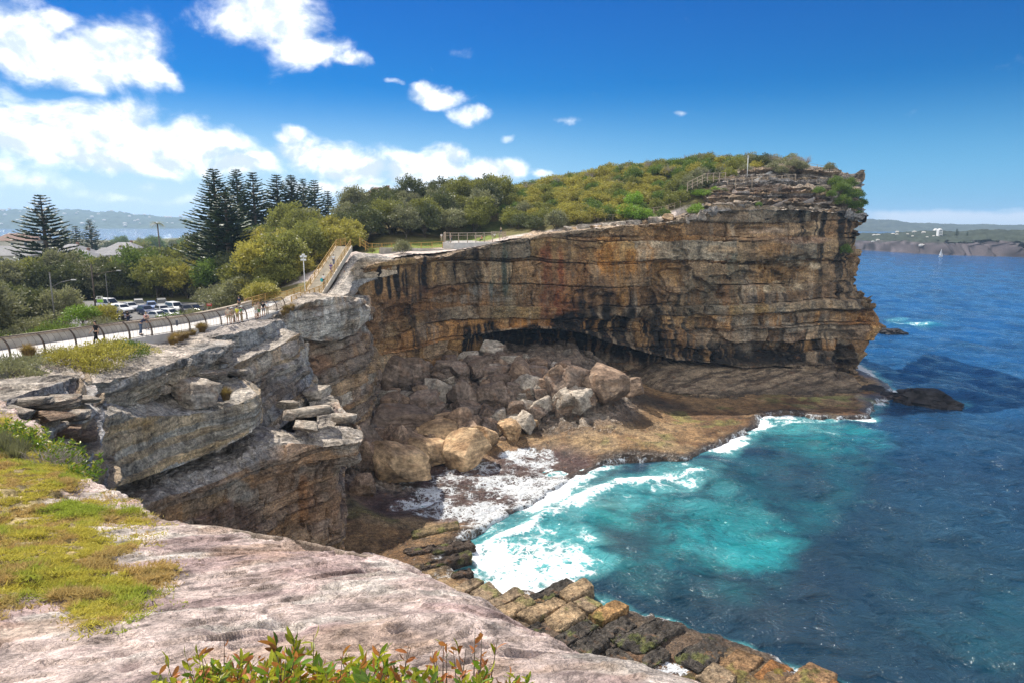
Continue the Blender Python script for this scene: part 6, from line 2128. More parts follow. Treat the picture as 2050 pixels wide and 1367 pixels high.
lf = left_of(ps)
for p, l in zip(ps, lf):
    mb = MB()
    q = [fence_pt(p, l, a, b) - o0 for a, b in prof_]
    for k in range(len(q) - 1):
        mb.bar(q[k], q[k + 1], .075, .12 - .012 * k)
    mb.build('post', M['bronze'], fen)
fine, _ = pts_along(run, .55)
lfine = left_of(fine)
mb = MB()
for k, (p, l) in enumerate(zip(fine, lfine)):
    q = [fence_pt(p, l, a, b) - o0 for a, b in prof_]
    mb.tube(q, .011, 4, False)
tag(mb.build('wire_infill', M['wire'], fen), kind='stuff')
for (a, b, r) in ((-.48, 1.36, .035), (.0, .06, .025), (-.02, .7, .012)):
    mb = MB()
    mb.tube([fence_pt(p, l, a, b) - o0 for p, l in zip(fine, lfine)], r, 6)
    mb.build('rail', M['bronze'], fen)
mb = MB()
i_ = int(np.argmin(np.abs(ps[:, 1] - 60)))
mb.bar(fence_pt(ps[i_], lf[i_], .05, .45) - o0 + np.array([0, .9, 0]), fence_pt(ps[i_], lf[i_], .05, .95) - o0 + np.array([0, .9, 0]), .03, .34)
M['plaq'] = plain('dark_plaque', (.10, .11, .14), .4)
mb.build('notice_plate', M['plaq'], fen)

# low wall with brown coping on the inland side
w_ = empty('path_wall', tuple(pr[60] + lft[60] * PW))
tag(w_, 'low concrete wall with a brown coping along the inland side of the footpath', 'wall')
o0 = np.array(w_.location)
V = []
V2 = []
for k in range(4, 128):
    a, b = pr[k] + lft[k] * (PW - .02) - o0, pr[k] + lft[k] * (PW + .28) - o0
    for p, dz in ((a, -.4), (a, .62), (b, .62), (b, -1.2)): V.append(p + np.array([0, 0, dz]))
    a, b = pr[k] + lft[k] * (PW - .10) - o0, pr[k] + lft[k] * (PW + .36) - o0
    for p, dz in ((a, .62), (a, .80), (b, .80), (b, .62)): V2.append(p + np.array([0, 0, dz]))
link('wall', mesh_np('wall', V, grid_faces(124, 4)[:, ::-1], False), M['wallc'], w_)
fa = grid_faces(124, 4)
fa = np.concatenate([fa, np.stack([np.arange(123) * 4 + 3, np.arange(123) * 4, np.arange(123) * 4 + 4, np.arange(123) * 4 + 7], 1)[:, ::-1]])
link('coping', mesh_np('coping', V2, fa[:, ::-1], False), M['coping'], w_)

# timber railings up the stairs
ST = [np.array(q, float) for q in ((-31.0, 93, 24.55), (-30.0, 99, 24.8), (-29.2, 115, 31.0), (-28.6, 118.5, 31.1))]
SW = 2.3


def railing(name, P, step, label, h=1.12, mat='timber', rails=(1.0, .55, .12), r=.05, infill=.28, cat='railing', lean=0.0, group=None, pw=.10, ground=False):
    P = np.array(P, float)
    if ground:
        P = pts_along(P, 2.0)[0]
        for p in P: p[2] = max(p[2], gz(p[0], p[1]) + .05)
    e = empty(name, tuple(P[0]))
    tag(e, label, cat, group)
    o0 = P[0]
    ps, L = pts_along(P, step)
    for p in ps:
        mb = MB()
        mb.bar(p - o0 + np.array([0, 0, -.35]), p - o0 + np.array([lean, 0, h]), pw, pw)
        mb.build('post', M[mat], e)
    for f in rails:
        mb = MB()
        for a, b in zip(P[:-1], P[1:]):
            mb.bar(a - o0 + np.array([lean * f, 0, h * f]), b - o0 + np.array([lean * f, 0, h * f]), r, r * 1.5 if f == 1.0 else r)
        mb.build('rail', M[mat], e)
    if infill:
        ps, L = pts_along(P, infill)
        mb = MB()
        for p in ps: mb.bar(p - o0 + np.array([0, 0, .1]), p - o0 + np.array([lean, 0, h * .98]), .022, .022)
        tag(mb.build('balusters', M[mat], e), kind='stuff')
    return e


off_r = np.array([SW, 0, 0])
railing('stair_railing', [(-33.0, 84, 24.5), (-32.6, 91, 24.55), ST[0], ST[1], ST[2], ST[3]], 2.0, 'golden timber railing on the inland side of the stairs')
railing('stair_railing', [(-27.9, 86, 24.6), (-28.0, 93, 24.6), ST[1] + off_r, ST[2] + off_r], 2.0, 'golden timber railing on the cliff side of the stairs')
M['creamstep'] = plain('cream_concrete', (.60, .53, .42), .9, 0, .2, 1.5, .2, .2)
stw = empty('stairway', tuple(ST[1]))
tag(stw, 'pale concrete stairway climbing between the two timber railings', 'stairs')
ns = 34
dv = (ST[2] - ST[1])
for k in range(ns):
    a = dv * (k / ns)
    b = dv * ((k + 1) / ns)
    mb = MB()
    mb.box((SW / 2 + a[0], (a[1] + b[1]) / 2, b[2] - .3), (SW - .06, (b[1] - a[1]) + .012 * (k % 2) + .004, .6))
    mb.build('step', M['creamstep'], stw)
mb = MB()
for x_ in (-.12, SW + .12):
    V = []
    for k in range(2):
        p = dv * k
        for dx in (-.11, .11):
            V += [(p[0] + x_ + dx, p[1], p[2] + .12), (p[0] + x_ + dx, p[1], p[2] - .75)]
    mb.add(V, [(0, 2, 3, 1), (4, 5, 7, 6), (0, 1, 5, 4), (2, 6, 7, 3), (0, 4, 6, 2), (1, 3, 7, 5)])
mb.build('side_wall', M['creamstep'], stw)
mb = MB()
mb.add([(-31.2, 92, 24.53), (-27.9, 92, 24.53), (ST[1][0] + SW, 99.1, 24.83), (ST[1][0] - .05, 99.1, 24.83)], [(0, 1, 2, 3)])
tag(mb.build('path_ramp', M['concrete']), kind='structure')
# low fence from the stair head to the lookout
A_ = [ST[3] + off_r * .9 + np.array([.3, .4, 0])] + [PY(*q) for q in ((740, 503, 123), (780, 501, 127), (830, 500, 132), (886, 500, 136))]
railing('metal_fence', A_, 2.4, 'low pale metal fence from the stair head to the lookout', 1.25, 'timber', (1.0, .5, .1), .06, .5, 'fence', pw=.13, ground=True)
mb = MB()
for a, b in zip((PY(760, 507, 125), PY(830, 508, 130), PY(886, 509, 134)), (PY(830, 508, 130), PY(886, 509, 134), PY(908, 508, 134))):
    a, b = a + np.array([0, 0, .35]), b + np.array([0, 0, .35])
    mb.bar(a, b, .35, 1.3)
tag(mb.build('retaining_wall', M['wallc']), 'long low concrete wall beneath the lawn edge, left of the lookout', 'wall')
LKP = [PY(886, 500, 136), PY(910, 505, 134.2), PY(1002, 495, 141), PY(1016, 487, 146), PY(985, 478, 153), PY(890, 484, 149)]
lz = PY(910, 487, 134.2)[2]
mb = MB()
poly = [(p[0], p[1]) for p in LKP]
nP = len(poly)
V = [(x, y, z) for z in (lz - 2.2, lz) for x, y in poly]
mb.add(V, [tuple(range(nP - 1, -1, -1)), tuple(range(nP, 2 * nP))] + [(k, (k + 1) % nP, (k + 1) % nP + nP, k + nP) for k in range(nP)])
lk = empty('lookout_platform', tuple(LKP[1]))
tag(lk, 'concrete lookout platform projecting over the cliff edge beside the lawn', 'lookout')
pf = mb.build('deck', M['concrete'], None)
pf.parent = lk
pf.location = -Vector(LKP[1])
fp = [np.array([p[0], p[1], lz]) for p in (LKP[5], LKP[0], LKP[1], LKP[2], LKP[3], LKP[4])]
cen_ = np.mean(fp, axis=0)
fp = [p + (cen_ - p) * .04 for p in fp]
railing('lookout_fence', fp, 2.0, 'tall timber-posted safety fence around the lookout platform', 1.9, 'greytimber', (1.0, .75, .08), .08, .4, 'fence', pw=.17)
# park bench on the lookout lawn
bz = PY(958, 484, 150)
bn = empty('park_bench', (bz[0], bz[1], gz(bz[0], bz[1])), .3)
tag(bn, 'small timber bench on the lawn behind the lookout', 'bench')
MB().box((0, 0, .45), (1.7, .42, .06)).build('seat', M['greytimber'], bn)
MB().box((0, .22, .75), (1.7, .06, .35)).build('backrest', M['greytimber'], bn)
for x_ in (-.7, .7): MB().box((x_, 0, .2), (.08, .4, .44)).build('leg', M['greytimber'], bn)

# hilltop walkway fences
def G(*l): return [PY(*q) for q in l]
railing('timber_fence', G((1376, 381, 160), (1412, 363, 163), (1452, 361, 165)), 1.8, 'weathered timber fence climbing through the scrub to the summit', 1.7, 'greytimber', (1.0, .5, .1), .07, .4, 'fence', pw=.15)
railing('timber_fence', G((1456, 374, 163.5), (1510, 372, 164), (1548, 369, 165), (1592, 364, 167)), 1.9, 'weathered timber fence along the top of the pale headland ledges', 1.75, 'greytimber', (1.0, .5, .1), .07, .4, 'fence', pw=.15)
railing('timber_fence', G((1182, 440, 150.5), (1212, 440, 151), (1242, 439, 151.5)), 1.9, 'short rail fence in the scrub just above the cliff-edge boulders', 1.0, 'greytimber', (1.0, .5), .05, 0, 'fence')
railing('timber_fence', G((1262, 432, 153), (1330, 423, 154), (1362, 412, 156)), 1.9, 'rail fence winding above the bright green cliff-edge bushes', 1.0, 'greytimber', (1.0, .5), .05, 0, 'fence')
railing('timber_fence', G((1590, 338, 172), (1625, 337, 172), (1668, 344, 170)), 1.9, 'thin rail fence on the very top of the headland', 1.0, 'greytimber', (1.0, .5), .05, 0, 'fence')
hs = empty('stone_steps', tuple(PY(1512, 360, 167)))
tag(hs, 'short flight of pale stone steps up to the summit', 'stairs')
d_ = PY(1543, 342, 171) - PY(1512, 360, 167)
for k in range(11):
    mb = MB()
    p = d_ * (k / 10)
    mb.box((p[0], p[1], p[2] - .3), (.42, 1.7, .7))
    mb.build('step', M['concrete'], hs)


# ---------- poles, lamps, signs ----------
M['pole'] = plain('grey_pole', (.20, .19, .18), .6, .2, .2, 3)
M['lampglass'] = plain('lamp_glass', (.6, .6, .56), .3)
M['white'] = plain('white_paint', (.72, .72, .70), .5, 0, .08, 4)
M['signgreen'] = plain('sign_lime', (.30, .62, .06), .5, 0, .05, 4)
M['signyel'] = plain('sign_yellow', (.72, .68, .03), .5, 0, .05, 4)
M['blackpaint'] = plain('black_paint', (.02, .02, .02), .5, 0, .05, 4)
M['brownsign'] = plain('sign_brown', (.25, .16, .11), .6, 0, .1, 4)
M['redsign'] = plain('sign_red', (.45, .06, .05), .6, 0, .1, 4)


def street_lamp(px, py_top, Y, h, arm, label, r=.11, mat='pole'):
    t_ = PY(px, py_top, Y)
    e = empty('street_lamp', (t_[0], t_[1], t_[2] - h))
    tag(e, label, 'street lamp')
    MB().tube([(0, 0, -.5), (0, 0, h * .5), (0, 0, h)], [r, r * .85, r * .7], 10).build('pole', M[mat], e)
    if arm:
        MB().tube([(0, 0, h - 2.0), (arm * .5, 0, h - 1.3), (arm, 0, h - 1.0)], .05, 6).build('arm', M[mat], e)
        l = MB().box((arm + .25 * (1 if arm > 0 else -1), 0, h - 1.0), (.7, .26, .13)).build('lamp_head', M['galv'], e)
    return e


street_lamp(99, 546, 92, 8.6, 2.9, 'grey street lamp with a short arm standing in the left thicket')
street_lamp(182, 530, 112, 9.0, 4.2, 'dark timber street lamp pole with a long arm behind the road signs', .14, 'bronze')
street_lamp(211, 548, 118, 7.0, 0, 'plain thin pole among the trees behind the car park', .06)
lp = PY(607, 512, 98)
e = empty('camera_pole', (lp[0], lp[1], gz(lp[0], lp[1])))
hh = lp[2] - gz(lp[0], lp[1])
tag(e, 'white pole with clustered lamp and camera heads beside the stairs', 'pole')
MB().tube([(0, 0, -.3), (0, 0, hh)], .06, 8).build('pole', M['white'], e)
for dx, dz in ((.28, -.15), (-.28, -.15), (.2, -.6), (-.2, -.6), (0, .1)):
    MB().box((dx, 0, hh + dz), (.34, .3, .24)).build('lamp_head', M['white'], e)
sp_ = PY(1498, 312, 168)
e = empty('flag_pole', (sp_[0], sp_[1], sp_[2] - 4.6))
tag(e, 'pale pole on the skyline of the headland', 'pole')
MB().tube([(0, 0, -.3), (0, 0, 4.6)], .09, 8).build('pole', M['white'], e)
MB().box((0, 0, 4.3), (.3, .3, .5)).build('lamp_head', M['galv'], e)

sg = PZ(200, 664, 20.5)
sgp = PY(200, 600, 100)
e = empty('road_sign', (sgp[0], sgp[1], 19.4))
tag(e, 'road sign post with a white and lime panel above a yellow diamond', 'road sign')
z0 = 19.4
zt = PY(199, 594, 100)[2] - z0
MB().tube([(0, 0.06, 0), (0, .06, zt)], .04, 8).build('pole', M['galv'], e)
zc = PY(199, 600, 100)[2] - z0
pn = MB().box((0, 0, zc), (.95, .04, .95)).build('sign_panel', M['white'], e)
MB().box((0, -.024, zc - .22), (.87, .01, .42)).build('lime_band', M['signgreen'], pn)
for dx in (-.2, .05): MB().box((dx, -.024, zc + .25), (.16, .01, .30)).build('symbol', M['blackpaint'], pn)
zc = PY(199, 618, 100)[2] - z0
mb = MB()
s_ = .62
mb.add([(x, y, z + zc) for y in (-.02, .02) for x, z in ((0, -s_), (s_, 0), (0, s_), (-s_, 0))], [(0, 1, 2, 3), (7, 6, 5, 4), (0, 4, 5, 1), (1, 5, 6, 2), (2, 6, 7, 3), (3, 7, 4, 0)])
dm = mb.build('warning_diamond', M['signyel'], e)
mb = MB()
mb.ball((0, -.03, zc + .24), (.06, .012, .06), 8, 5)
mb.bar((0, -.03, zc + .16), (0, -.03, zc - .05), .012, .13)
mb.bar((0, -.03, zc - .05), (.1, -.03, zc - .3), .012, .06)
mb.bar((0, -.03, zc - .05), (-.1, -.03, zc - .3), .012, .06)
mb.build('walking_symbol', M['blackpaint'], dm)


def board(px, py, Y, w, h, label, mat, ph):
    p = PY(px, py, Y)
    e = empty('notice_board', (p[0], p[1], p[2] - ph))
    tag(e, label, 'sign')
    for dx in (-w * .4, w * .4): MB().box((dx, .05, ph * .5), (.08, .06, ph)).build('post', M['greytimber'], e)
    pn = MB().box((0, 0, ph), (w, .05, h)).build('sign_panel', M[mat], e)
    MB().box((0, -.03, ph + h * .25), (w * .7, .01, h * .16)).build('text_strip', M['white'], pn)


board(494, 599, 96, .95, 1.0, 'brown notice board beside the start of the timber railing', 'brownsign', 1.3)
board(419, 611, 106, .8, .4, 'low red and brown notice on a post by the car park path', 'redsign', .9)
# log barriers between car park and path
for (a, b, lb) in (((404, 632, 100), (452, 622, 100), 'low log barrier between the parked cars and the footpath'), ((440, 626, 92), (505, 612, 98), 'pale log rail running up toward the timber railing')):
    p, q = PY(*a), PY(*b)
    e = empty('log_barrier', tuple(p))
    tag(e, lb, 'barrier')
    d_ = q - p
    MB().tube([(0, 0, .3), tuple(d_ + np.array([0, 0, .3]))], .13, 8).build('rail', M['greytimber'], e)
    for f in (.05, .5, .95):
        r_ = d_ * f
        MB().tube([(r_[0], r_[1], r_[2] - 1.2), (r_[0], r_[1], r_[2] + .3)], .09, 8).build('post', M['greytimber'], e)

# ---------- cars ----------
M['glass'] = plain('car_glass', (.03, .035, .04), .08, 0, .1, 3, 0, .8)
M['tyre'] = plain('tyre_rubber', (.02, .02, .02), .8)
M['rim'] = plain('alloy_rim', (.45, .45, .46), .35, .8)
M['hl'] = plain('headlight_glass', (.75, .76, .78), .15)
M['tl'] = plain('tail_light', (.35, .02, .02), .3)
M['trim'] = plain('black_trim', (.025, .025, .025), .5)
CC = {'white': (.75, .75, .74), 'silver': (.48, .49, .50), 'grey': (.16, .165, .17), 'navy': (.025, .04, .10), 'blue': (.06, .13, .30), 'black': (.02, .02, .023)}
for k_, v_ in CC.items():
    M['car_' + k_] = plain('car_paint_' + k_, v_, .28, .15, .06, 2)
# x forward; (length, width, belt height, roof height, cabin base x0,x1, roof x0,x1)
CT = {'sedan': (4.6, 1.78, .92, 1.44, -1.75, .95, -1.05, .25), 'hatch': (4.1, 1.72, .94, 1.48, -1.95, .95, -1.65, .25), 'suv': (4.6, 1.85, 1.05, 1.72, -2.15, .95, -1.9, .35), 'van': (5.0, 1.95, 1.15, 2.0, -2.35, 1.45, -2.25, .75)}


def make_car(px, py, kind, colr, rz, label):
    L, W, zb, zr, c0, c1, r0, r1 = CT[kind]
    p = PZ(px, py + 7, 19.6)
    e = empty('parked_car', (p[0], p[1], 19.6), rz)
    tag(e, label, 'car', 'cars in the car park')
    pm = M['car_' + colr]
    h = L / 2
    mb = MB()
    prof = [(-h, .32), (-h - .0, .62), (-h + .08, zb - .04), (c0, zb), (c1, zb), (h - .25, zb - .16), (h - .02, zb - .32), (h, .34), (h - .1, .24), (-h + .1, .24)]
    st = [(-W / 2, .965, .05), (-W / 2 + .07, 1.0, 0), (W / 2 - .07, 1.0, 0), (W / 2, .965, .05)]
    n = len(prof)
    V, Fs = [], []
    for y, k, dz in st:
        V += [(x * k, y, z - (dz if z > .5 else -dz)) for x, z in prof]
    for j in range(3):
        for q in range(n):
            a, b = j * n + q, j * n + (q + 1) % n
            Fs.append((a, b, b + n, a + n))
    Fs += [tuple(range(n)), tuple(range(4 * n - 1, 3 * n - 1, -1))]
    mb.add(V, Fs)
    mb.build('body', pm, e, .025)
    wb, wr = W / 2 - .06, W / 2 - .22
    base = [(c0, -wb), (c1, -wb), (c1, wb), (c0, wb)]
    top = [(r0, -wr), (r1, -wr), (r1, wr), (r0, wr)]
    V = [(x, y, zb - .02) for x, y in base] + [(x, y, zr) for x, y in top]
    MB().add(V, [(3, 2, 1, 0), (4, 5, 6, 7), (0, 1, 5, 4), (1, 2, 6, 5), (2, 3, 7, 6), (3, 0, 4, 7)]).build('cabin', pm, e, .05)
    Vv = [Vector(v) for v in V]
    for nm, (a, b, c_, d) in (('side_window', (0, 1, 5, 4)), ('windscreen', (1, 2, 6, 5)), ('side_window', (2, 3, 7, 6)), ('rear_window', (3, 0, 4, 7))):
        q = [Vv[a], Vv[b], Vv[c_], Vv[d]]
        cn = sum(q, Vector()) / 4
        nr = (q[1] - q[0]).cross(q[3] - q[0]).normalized()
        if nr.dot(cn - Vector((0, 0, 1))) < 0: nr = -nr
        q = [cn + (v - cn) * .84 + nr * .012 for v in q]
        q += [v - nr * .03 for v in q]
        MB().add(q, [(0, 1, 2, 3), (7, 6, 5, 4), (0, 4, 5, 1), (1, 5, 6, 2), (2, 6, 7, 3), (3, 7, 4, 0)]).build(nm, M['glass'], e)
    for sx in (-h + .82, h - .85):
        for sy in (-1, 1):
            y0, y1 = sy * (W / 2 - .2), sy * (W / 2 + .015)
            ty = MB().tube([(sx, y0, .32), (sx, y1, .32)], .32, 16).build('wheel', M['tyre'], e)
            MB().tube([(sx, y1 - sy * .02, .32), (sx, y1 + sy * .012, .32)], .2, 12).build('rim', M['rim'], ty)
    for sy in (-1, 1):
        MB().box((h - .05, sy * (W / 2 - .32), zb - .34), (.14, .36, .15)).build('headlight', M['hl'], e)
        MB().box((-h + .03, sy * (W / 2 - .28), zb - .22), (.1, .3, .16)).build('tail_light', M['tl'], e)
        MB().box((c1 - .25, sy * (W / 2 + .07), zb + .06), (.12, .16, .12)).build('mirror', pm, e)
    MB().box((h - .02, 0, .42), (.09, W * .86, .16)).build('bumper', M['trim'], e)
    MB().box((-h + .02, 0, .42), (.09, W * .86, .16)).build('bumper', M['trim'], e)


Rr_ = math.radians
for a in [(218, 613, 'van', 'white', Rr_(-20), 'white van tallest of the parked vehicles, at the back by the trees'), (246, 619, 'sedan', 'white', Rr_(-35), 'white sedan parked right beside the tall white van'), (262, 615, 'sedan', 'silver', Rr_(-35), 'silver sedan in the back row between white sedan and dark wagon'),
          (279, 612, 'suv', 'grey', Rr_(-60), 'dark grey four-wheel drive in the back row'), (294, 623, 'hatch', 'navy', Rr_(-40), 'navy hatchback in front of the dark grey four-wheel drive'), (304, 614, 'hatch', 'blue', Rr_(-60), 'bright blue hatchback in the back row'), (325, 611, 'suv', 'grey', Rr_(-60), 'charcoal wagon in the back row behind a silver hatchback'),
          (327, 622, 'hatch', 'silver', Rr_(-45), 'silver hatchback parked before the charcoal wagon'), (352, 618, 'suv', 'white', Rr_(-35), 'white four-wheel drive at the path end of the car park'), (375, 621, 'hatch', 'black', Rr_(-50), 'black hatchback next to the white four-wheel drive'), (389, 620, 'sedan', 'black', Rr_(-20), 'black sedan nearest the log barrier'),
          (318, 634, 'sedan', 'white', Rr_(-25), 'white sedan in the front row by the footpath wall'), (343, 630, 'hatch', 'white', Rr_(-30), 'white hatchback in the front row behind the white sedan'), (180, 627, 'hatch', 'navy', Rr_(-15), 'navy hatchback half hidden behind the road sign bushes'), (234, 634, 'sedan', 'black', Rr_(-15), 'black sedan in the front row near the dark bystanders'), (213, 624, 'hatch', 'black', Rr_(-15), 'black hatchback behind the road sign')]:
    make_car(*a)

# ---------- people ----------
CLOTH = {'black': (.02, .02, .023), 'navy': (.03, .04, .09), 'white': (.72, .72, .70), 'yellow': (.62, .60, .08), 'khaki': (.33, .26, .16), 'teal': (.05, .35, .38), 'purple': (.12, .07, .22), 'red': (.45, .10, .08), 'grey': (.2, .2, .21), 'denim': (.08, .12, .2), 'green': (.12, .25, .12), 'pink': (.6, .32, .3), 'beige': (.5, .42, .32)}
for k_, v_ in CLOTH.items(): M['cloth_' + k_] = plain('cloth_' + k_, v_, .9, 0, .2, 12, .1, .1)
M['skin'] = plain('skin', (.46, .27, .18), .55, 0, .08, 8)
M['hair_dark'] = plain('dark_hair', (.03, .022, .016), .6, 0, .3, 20)
M['hair_fair'] = plain('fair_hair', (.32, .22, .11), .6, 0, .3, 20)
M['eye'] = plain('eye', (.03, .025, .02), .2)


def skin_mesh(name, V, E, Rd, sub=1):
    me = bpy.data.meshes.new('tmp')
    me.from_pydata(V, E, [])
    o = bpy.data.objects.new('tmp', me)
    COL.objects.link(o)
    md = o.modifiers.new('s', 'SKIN')
    md.use_smooth_shade = True
    for k, r in enumerate(Rd):
        me.skin_vertices[0].data[k].radius = (r, r) if not isinstance(r, tuple) else r
        me.skin_vertices[0].data[k].use_root = (k == 0)
    s = o.modifiers.new('sub', 'SUBSURF')
    s.levels = s.render_levels = sub
    dg = bpy.context.evaluated_depsgraph_get()
    out = bpy.data.meshes.new_from_object(o.evaluated_get(dg))
    out.name = name
    bpy.data.objects.remove(o)
    bpy.data.meshes.remove(me)
    out.polygons.foreach_set('use_smooth', [True] * len(out.polygons))
    return out


def person(p, rz, label, shirt, legs, hair='hair_dark', pose='stand', H=1.74, hat=None, shorts=False, group=None, dress=False):
    k = H / 1.75
    e = empty('person', tuple(p), rz)
    tag(e, label, 'person', group)
    J = dict(pel=(0, 0, .95), sp=(0, .01, 1.14), ch=(0, .01, 1.34), nk=(0, .01, 1.49), hb=(0, .03, 1.56), hd=(0, .035, 1.655), tp=(0, .02, 1.74), ns=(0, .135, 1.64))
    sh, hip = .19, .095
    L, Rr2 = {}, {}
    if pose == 'walk':
        leg = {-1: [(.11, .16, .52), (.11, .24, .10), (.11, .40, .05)], 1: [(.10, -.02, .50), (.10, -.30, .13), (.10, -.17, .04)]}
        arm = {-1: [(.24, -.12, 1.16), (.25, -.04, .93)], 1: [(.24, .10, 1.16), (.23, .28, .98)]}
    elif pose == 'lean':
        for j, d in (('sp', .10), ('ch', .27), ('nk', .40), ('hb', .46), ('hd', .50), ('tp', .50), ('ns', .60)):
            x, y, z = J[j]
            J[j] = (x, y + d, z - d * .28)
        leg = {-1: [(.10, .03, .5), (.10, -.02, .09), (.11, .14, .04)], 1: [(.12, .0, .5), (.14, -.12, .09), (.15, .04, .04)]}
        arm = {-1: [(.22, .50, 1.05), (.12, .68, 1.06)], 1: [(.22, .50, 1.05), (.12, .66, 1.08)]}
    elif pose == 'sit':
        for j in J: J[j] = (J[j][0], J[j][1], J[j][2] - .45)
        leg = {-1: [(.12, .42, .52), (.12, .46, .10), (.12, .62, .05)], 1: [(.12, .42, .5), (.14, .38, .1), (.14, .54, .05)]}
        arm = {-1: [(.24, .08, .70), (.14, .30, .60)], 1: [(.24, .08, .70), (.14, .30, .60)]}
    elif pose == 'photo':
        leg = {-1: [(.10, .02, .5), (.11, -.01, .09), (.12, .15, .04)], 1: [(.10, .02, .5), (.11, -.01, .09), (.13, .14, .04)]}
        arm = {-1: [(.28, .12, 1.2), (.10, .30, 1.5)], 1: [(.28, .12, 1.2), (.10, .30, 1.5)]}
    else:
        leg = {-1: [(.10, .02, .5), (.11, -.01, .09), (.12, .15, .04)], 1: [(.12, .05, .5), (.14, .03, .09), (.17, .18, .04)]}
        arm = {-1: [(.25, -.02, 1.15), (.26, .06, .90)], 1: [(.25, -.02, 1.15), (.23, .12, .93)]}
    V, E, Rd = [], [], []

    def add(c, r, par=None):
        V.append(tuple(x * k for x in c))
        Rd.append(tuple(x * k for x in r) if isinstance(r, tuple) else r * k)
        if par is not None: E.append((par, len(V) - 1))
        return len(V) - 1
    pel = add(J['pel'], (.125, .10))
    a = add(J['sp'], (.115, .095), pel)
    chn = a = add(J['ch'], (.14, .10), a)
    a = add(J['nk'], .052, a)
    a = add(J['hb'], .058, a)
    hd = add(J['hd'], (.078, .095), a)
    add(J['tp'], .06, hd)
    add(J['ns'], .014, hd)
    for s in (-1, 1): add((s * .088, J['hd'][1] - .01, J['hd'][2]), .014, hd)
    for s in (-1, 1):
        b = add((s * sh, J['ch'][1] - .01, J['ch'][2] + .07), .056, chn)
        el, wr = [(s * q[0], q[1], q[2]) for q in arm[s]]
        b = add(el, .042, b)
        b = add(wr, .029, b)
        d = (Vector(wr) - Vector(el)).normalized()
        side = d.cross(Vector((0, 1, .2))).normalized()
        nrm = d.cross(side)
        pm_ = add(tuple(Vector(wr) + d * .06), .030, b)
        for f in range(4):
            q = Vector(wr) + d * .10 + side * (f - 1.5) * .019
            m1 = add(tuple(q), .0095, pm_)
            ln = (.038, .046, .043, .032)[f]
            m2 = add(tuple(q + d * ln + nrm * .008), .008, m1)
            add(tuple(q + d * ln * 1.7 + nrm * .026), .007, m2)
        m1 = add(tuple(Vector(wr) + d * .05 - side * .045), .010, pm_)
        add(tuple(Vector(wr) + d * .09 - side * .055 + nrm * .01), .008, m1)
    for s in (-1, 1):
        kn, an, to = [(s * q[0], q[1], q[2]) for q in leg[s]]
        b = add((s * hip, J['pel'][1], J['pel'][2] - .06), .085, pel)
        b = add(kn, .058, b)
        b = add(tuple(Vector(kn).lerp(Vector(an), .35) + Vector((0, -.015, 0))), .054, b)
        b = add(an, .038, b)
        add(to, .034, b)
    link('body', skin_mesh('body', V, E, Rd), M['skin'], e)

    def garment(name, chains, mat, grow):
        V2, E2, R2 = [], [], []
        idx = {}
        for ch in chains:
            prev = None
            for key, c, r in ch:
                if key not in idx:
                    idx[key] = len(V2)
                    V2.append(tuple(x * k for x in c))
                    R2.append(tuple((x + grow) * k for x in (r if isinstance(r, tuple) else (r, r))))
                if prev is not None: E2.append((prev, idx[key]))
                prev = idx[key]
        link(name, skin_mesh(name, V2, E2, R2), M['cloth_' + mat], e)
    tor = [('pel', J['pel'], (.13, .105)), ('sp', J['sp'], (.118, .098)), ('ch', J['ch'], (.145, .104)), ('nk', tuple(Vector(J['ch']).lerp(Vector(J['nk']), .55)), .075)]
    ch = [tor]
    for s in (-1, 1):
        a = (s * sh, J['ch'][1] - .01, J['ch'][2] + .07)
        el = tuple(Vector(a).lerp(Vector((s * arm[s][0][0], arm[s][0][1], arm[s][0][2])), .75))
        ch.append([('ch', J['ch'], .14), ('s%d' % s, a, .06), ('e%d' % s, el, .05)])
    garment('shirt', ch, shirt, .016)
    ch = []
    for s in (-1, 1):
        kn, an = [Vector((s * q[0], q[1], q[2])) for q in leg[s][:2]]
        hp = Vector((s * hip, J['pel'][1], J['pel'][2] - .06))
        c = [('pel', tuple(Vector(J['pel']) + Vector((0, 0, .03))), (.13, .105)), ('h%d' % s, tuple(hp), .088)]
        if shorts: c.append(('k%d' % s, tuple(hp.lerp(kn, .8)), .074))
        else: c += [('k%d' % s, tuple(kn), .064), ('a%d' % s, tuple(kn.lerp(an, .93)), .05)]
        ch.append(c)
    garment('shorts' if shorts else 'trousers', ch, legs, .014)
    hx = Vector(J['hd']) * k
    if hat:
        mb = MB()
        mb.ball((hx.x, hx.y - .01, hx.z + .06 * k), (.10, .115, .085), 10, 6)
        mb.tube([(hx.x, hx.y, hx.z + .045 * k), (hx.x, hx.y, hx.z + .06 * k)], .17, 12)
        mb.build('hat', M['cloth_' + hat], e)
    mb = MB()
    mb.ball((hx.x, hx.y - .028 * k, hx.z + .022 * k), (.092 * k, .098 * k, .095 * k), 12, 8)
    mb.build('hair', M[hair], e)
    for s in (-1, 1):
        MB().ball((s * .032 * k, hx.y + .088 * k, hx.z + .005), (.011, .008, .008), 6, 4).build('eye', M['eye'], e)
        t_ = [(s * q[0] * k, q[1] * k, q[2] * k) for q in leg[s]]
        MB().ball((t_[2][0], t_[2][1] - .06, t_[2][2] - .0), (.05, .14, .045), 8, 5).build('shoe', M['cloth_black'], e)
    return e


def on_path(px, py, zg=None):
    """foot point on the footpath"""
    z = 25.0
    for _ in range(10):
        p = PZ(px, py, z)
        z = float(np.interp(p[1], pr[:, 1], pr[:, 2])) + .012
    return PZ(px, py, z)


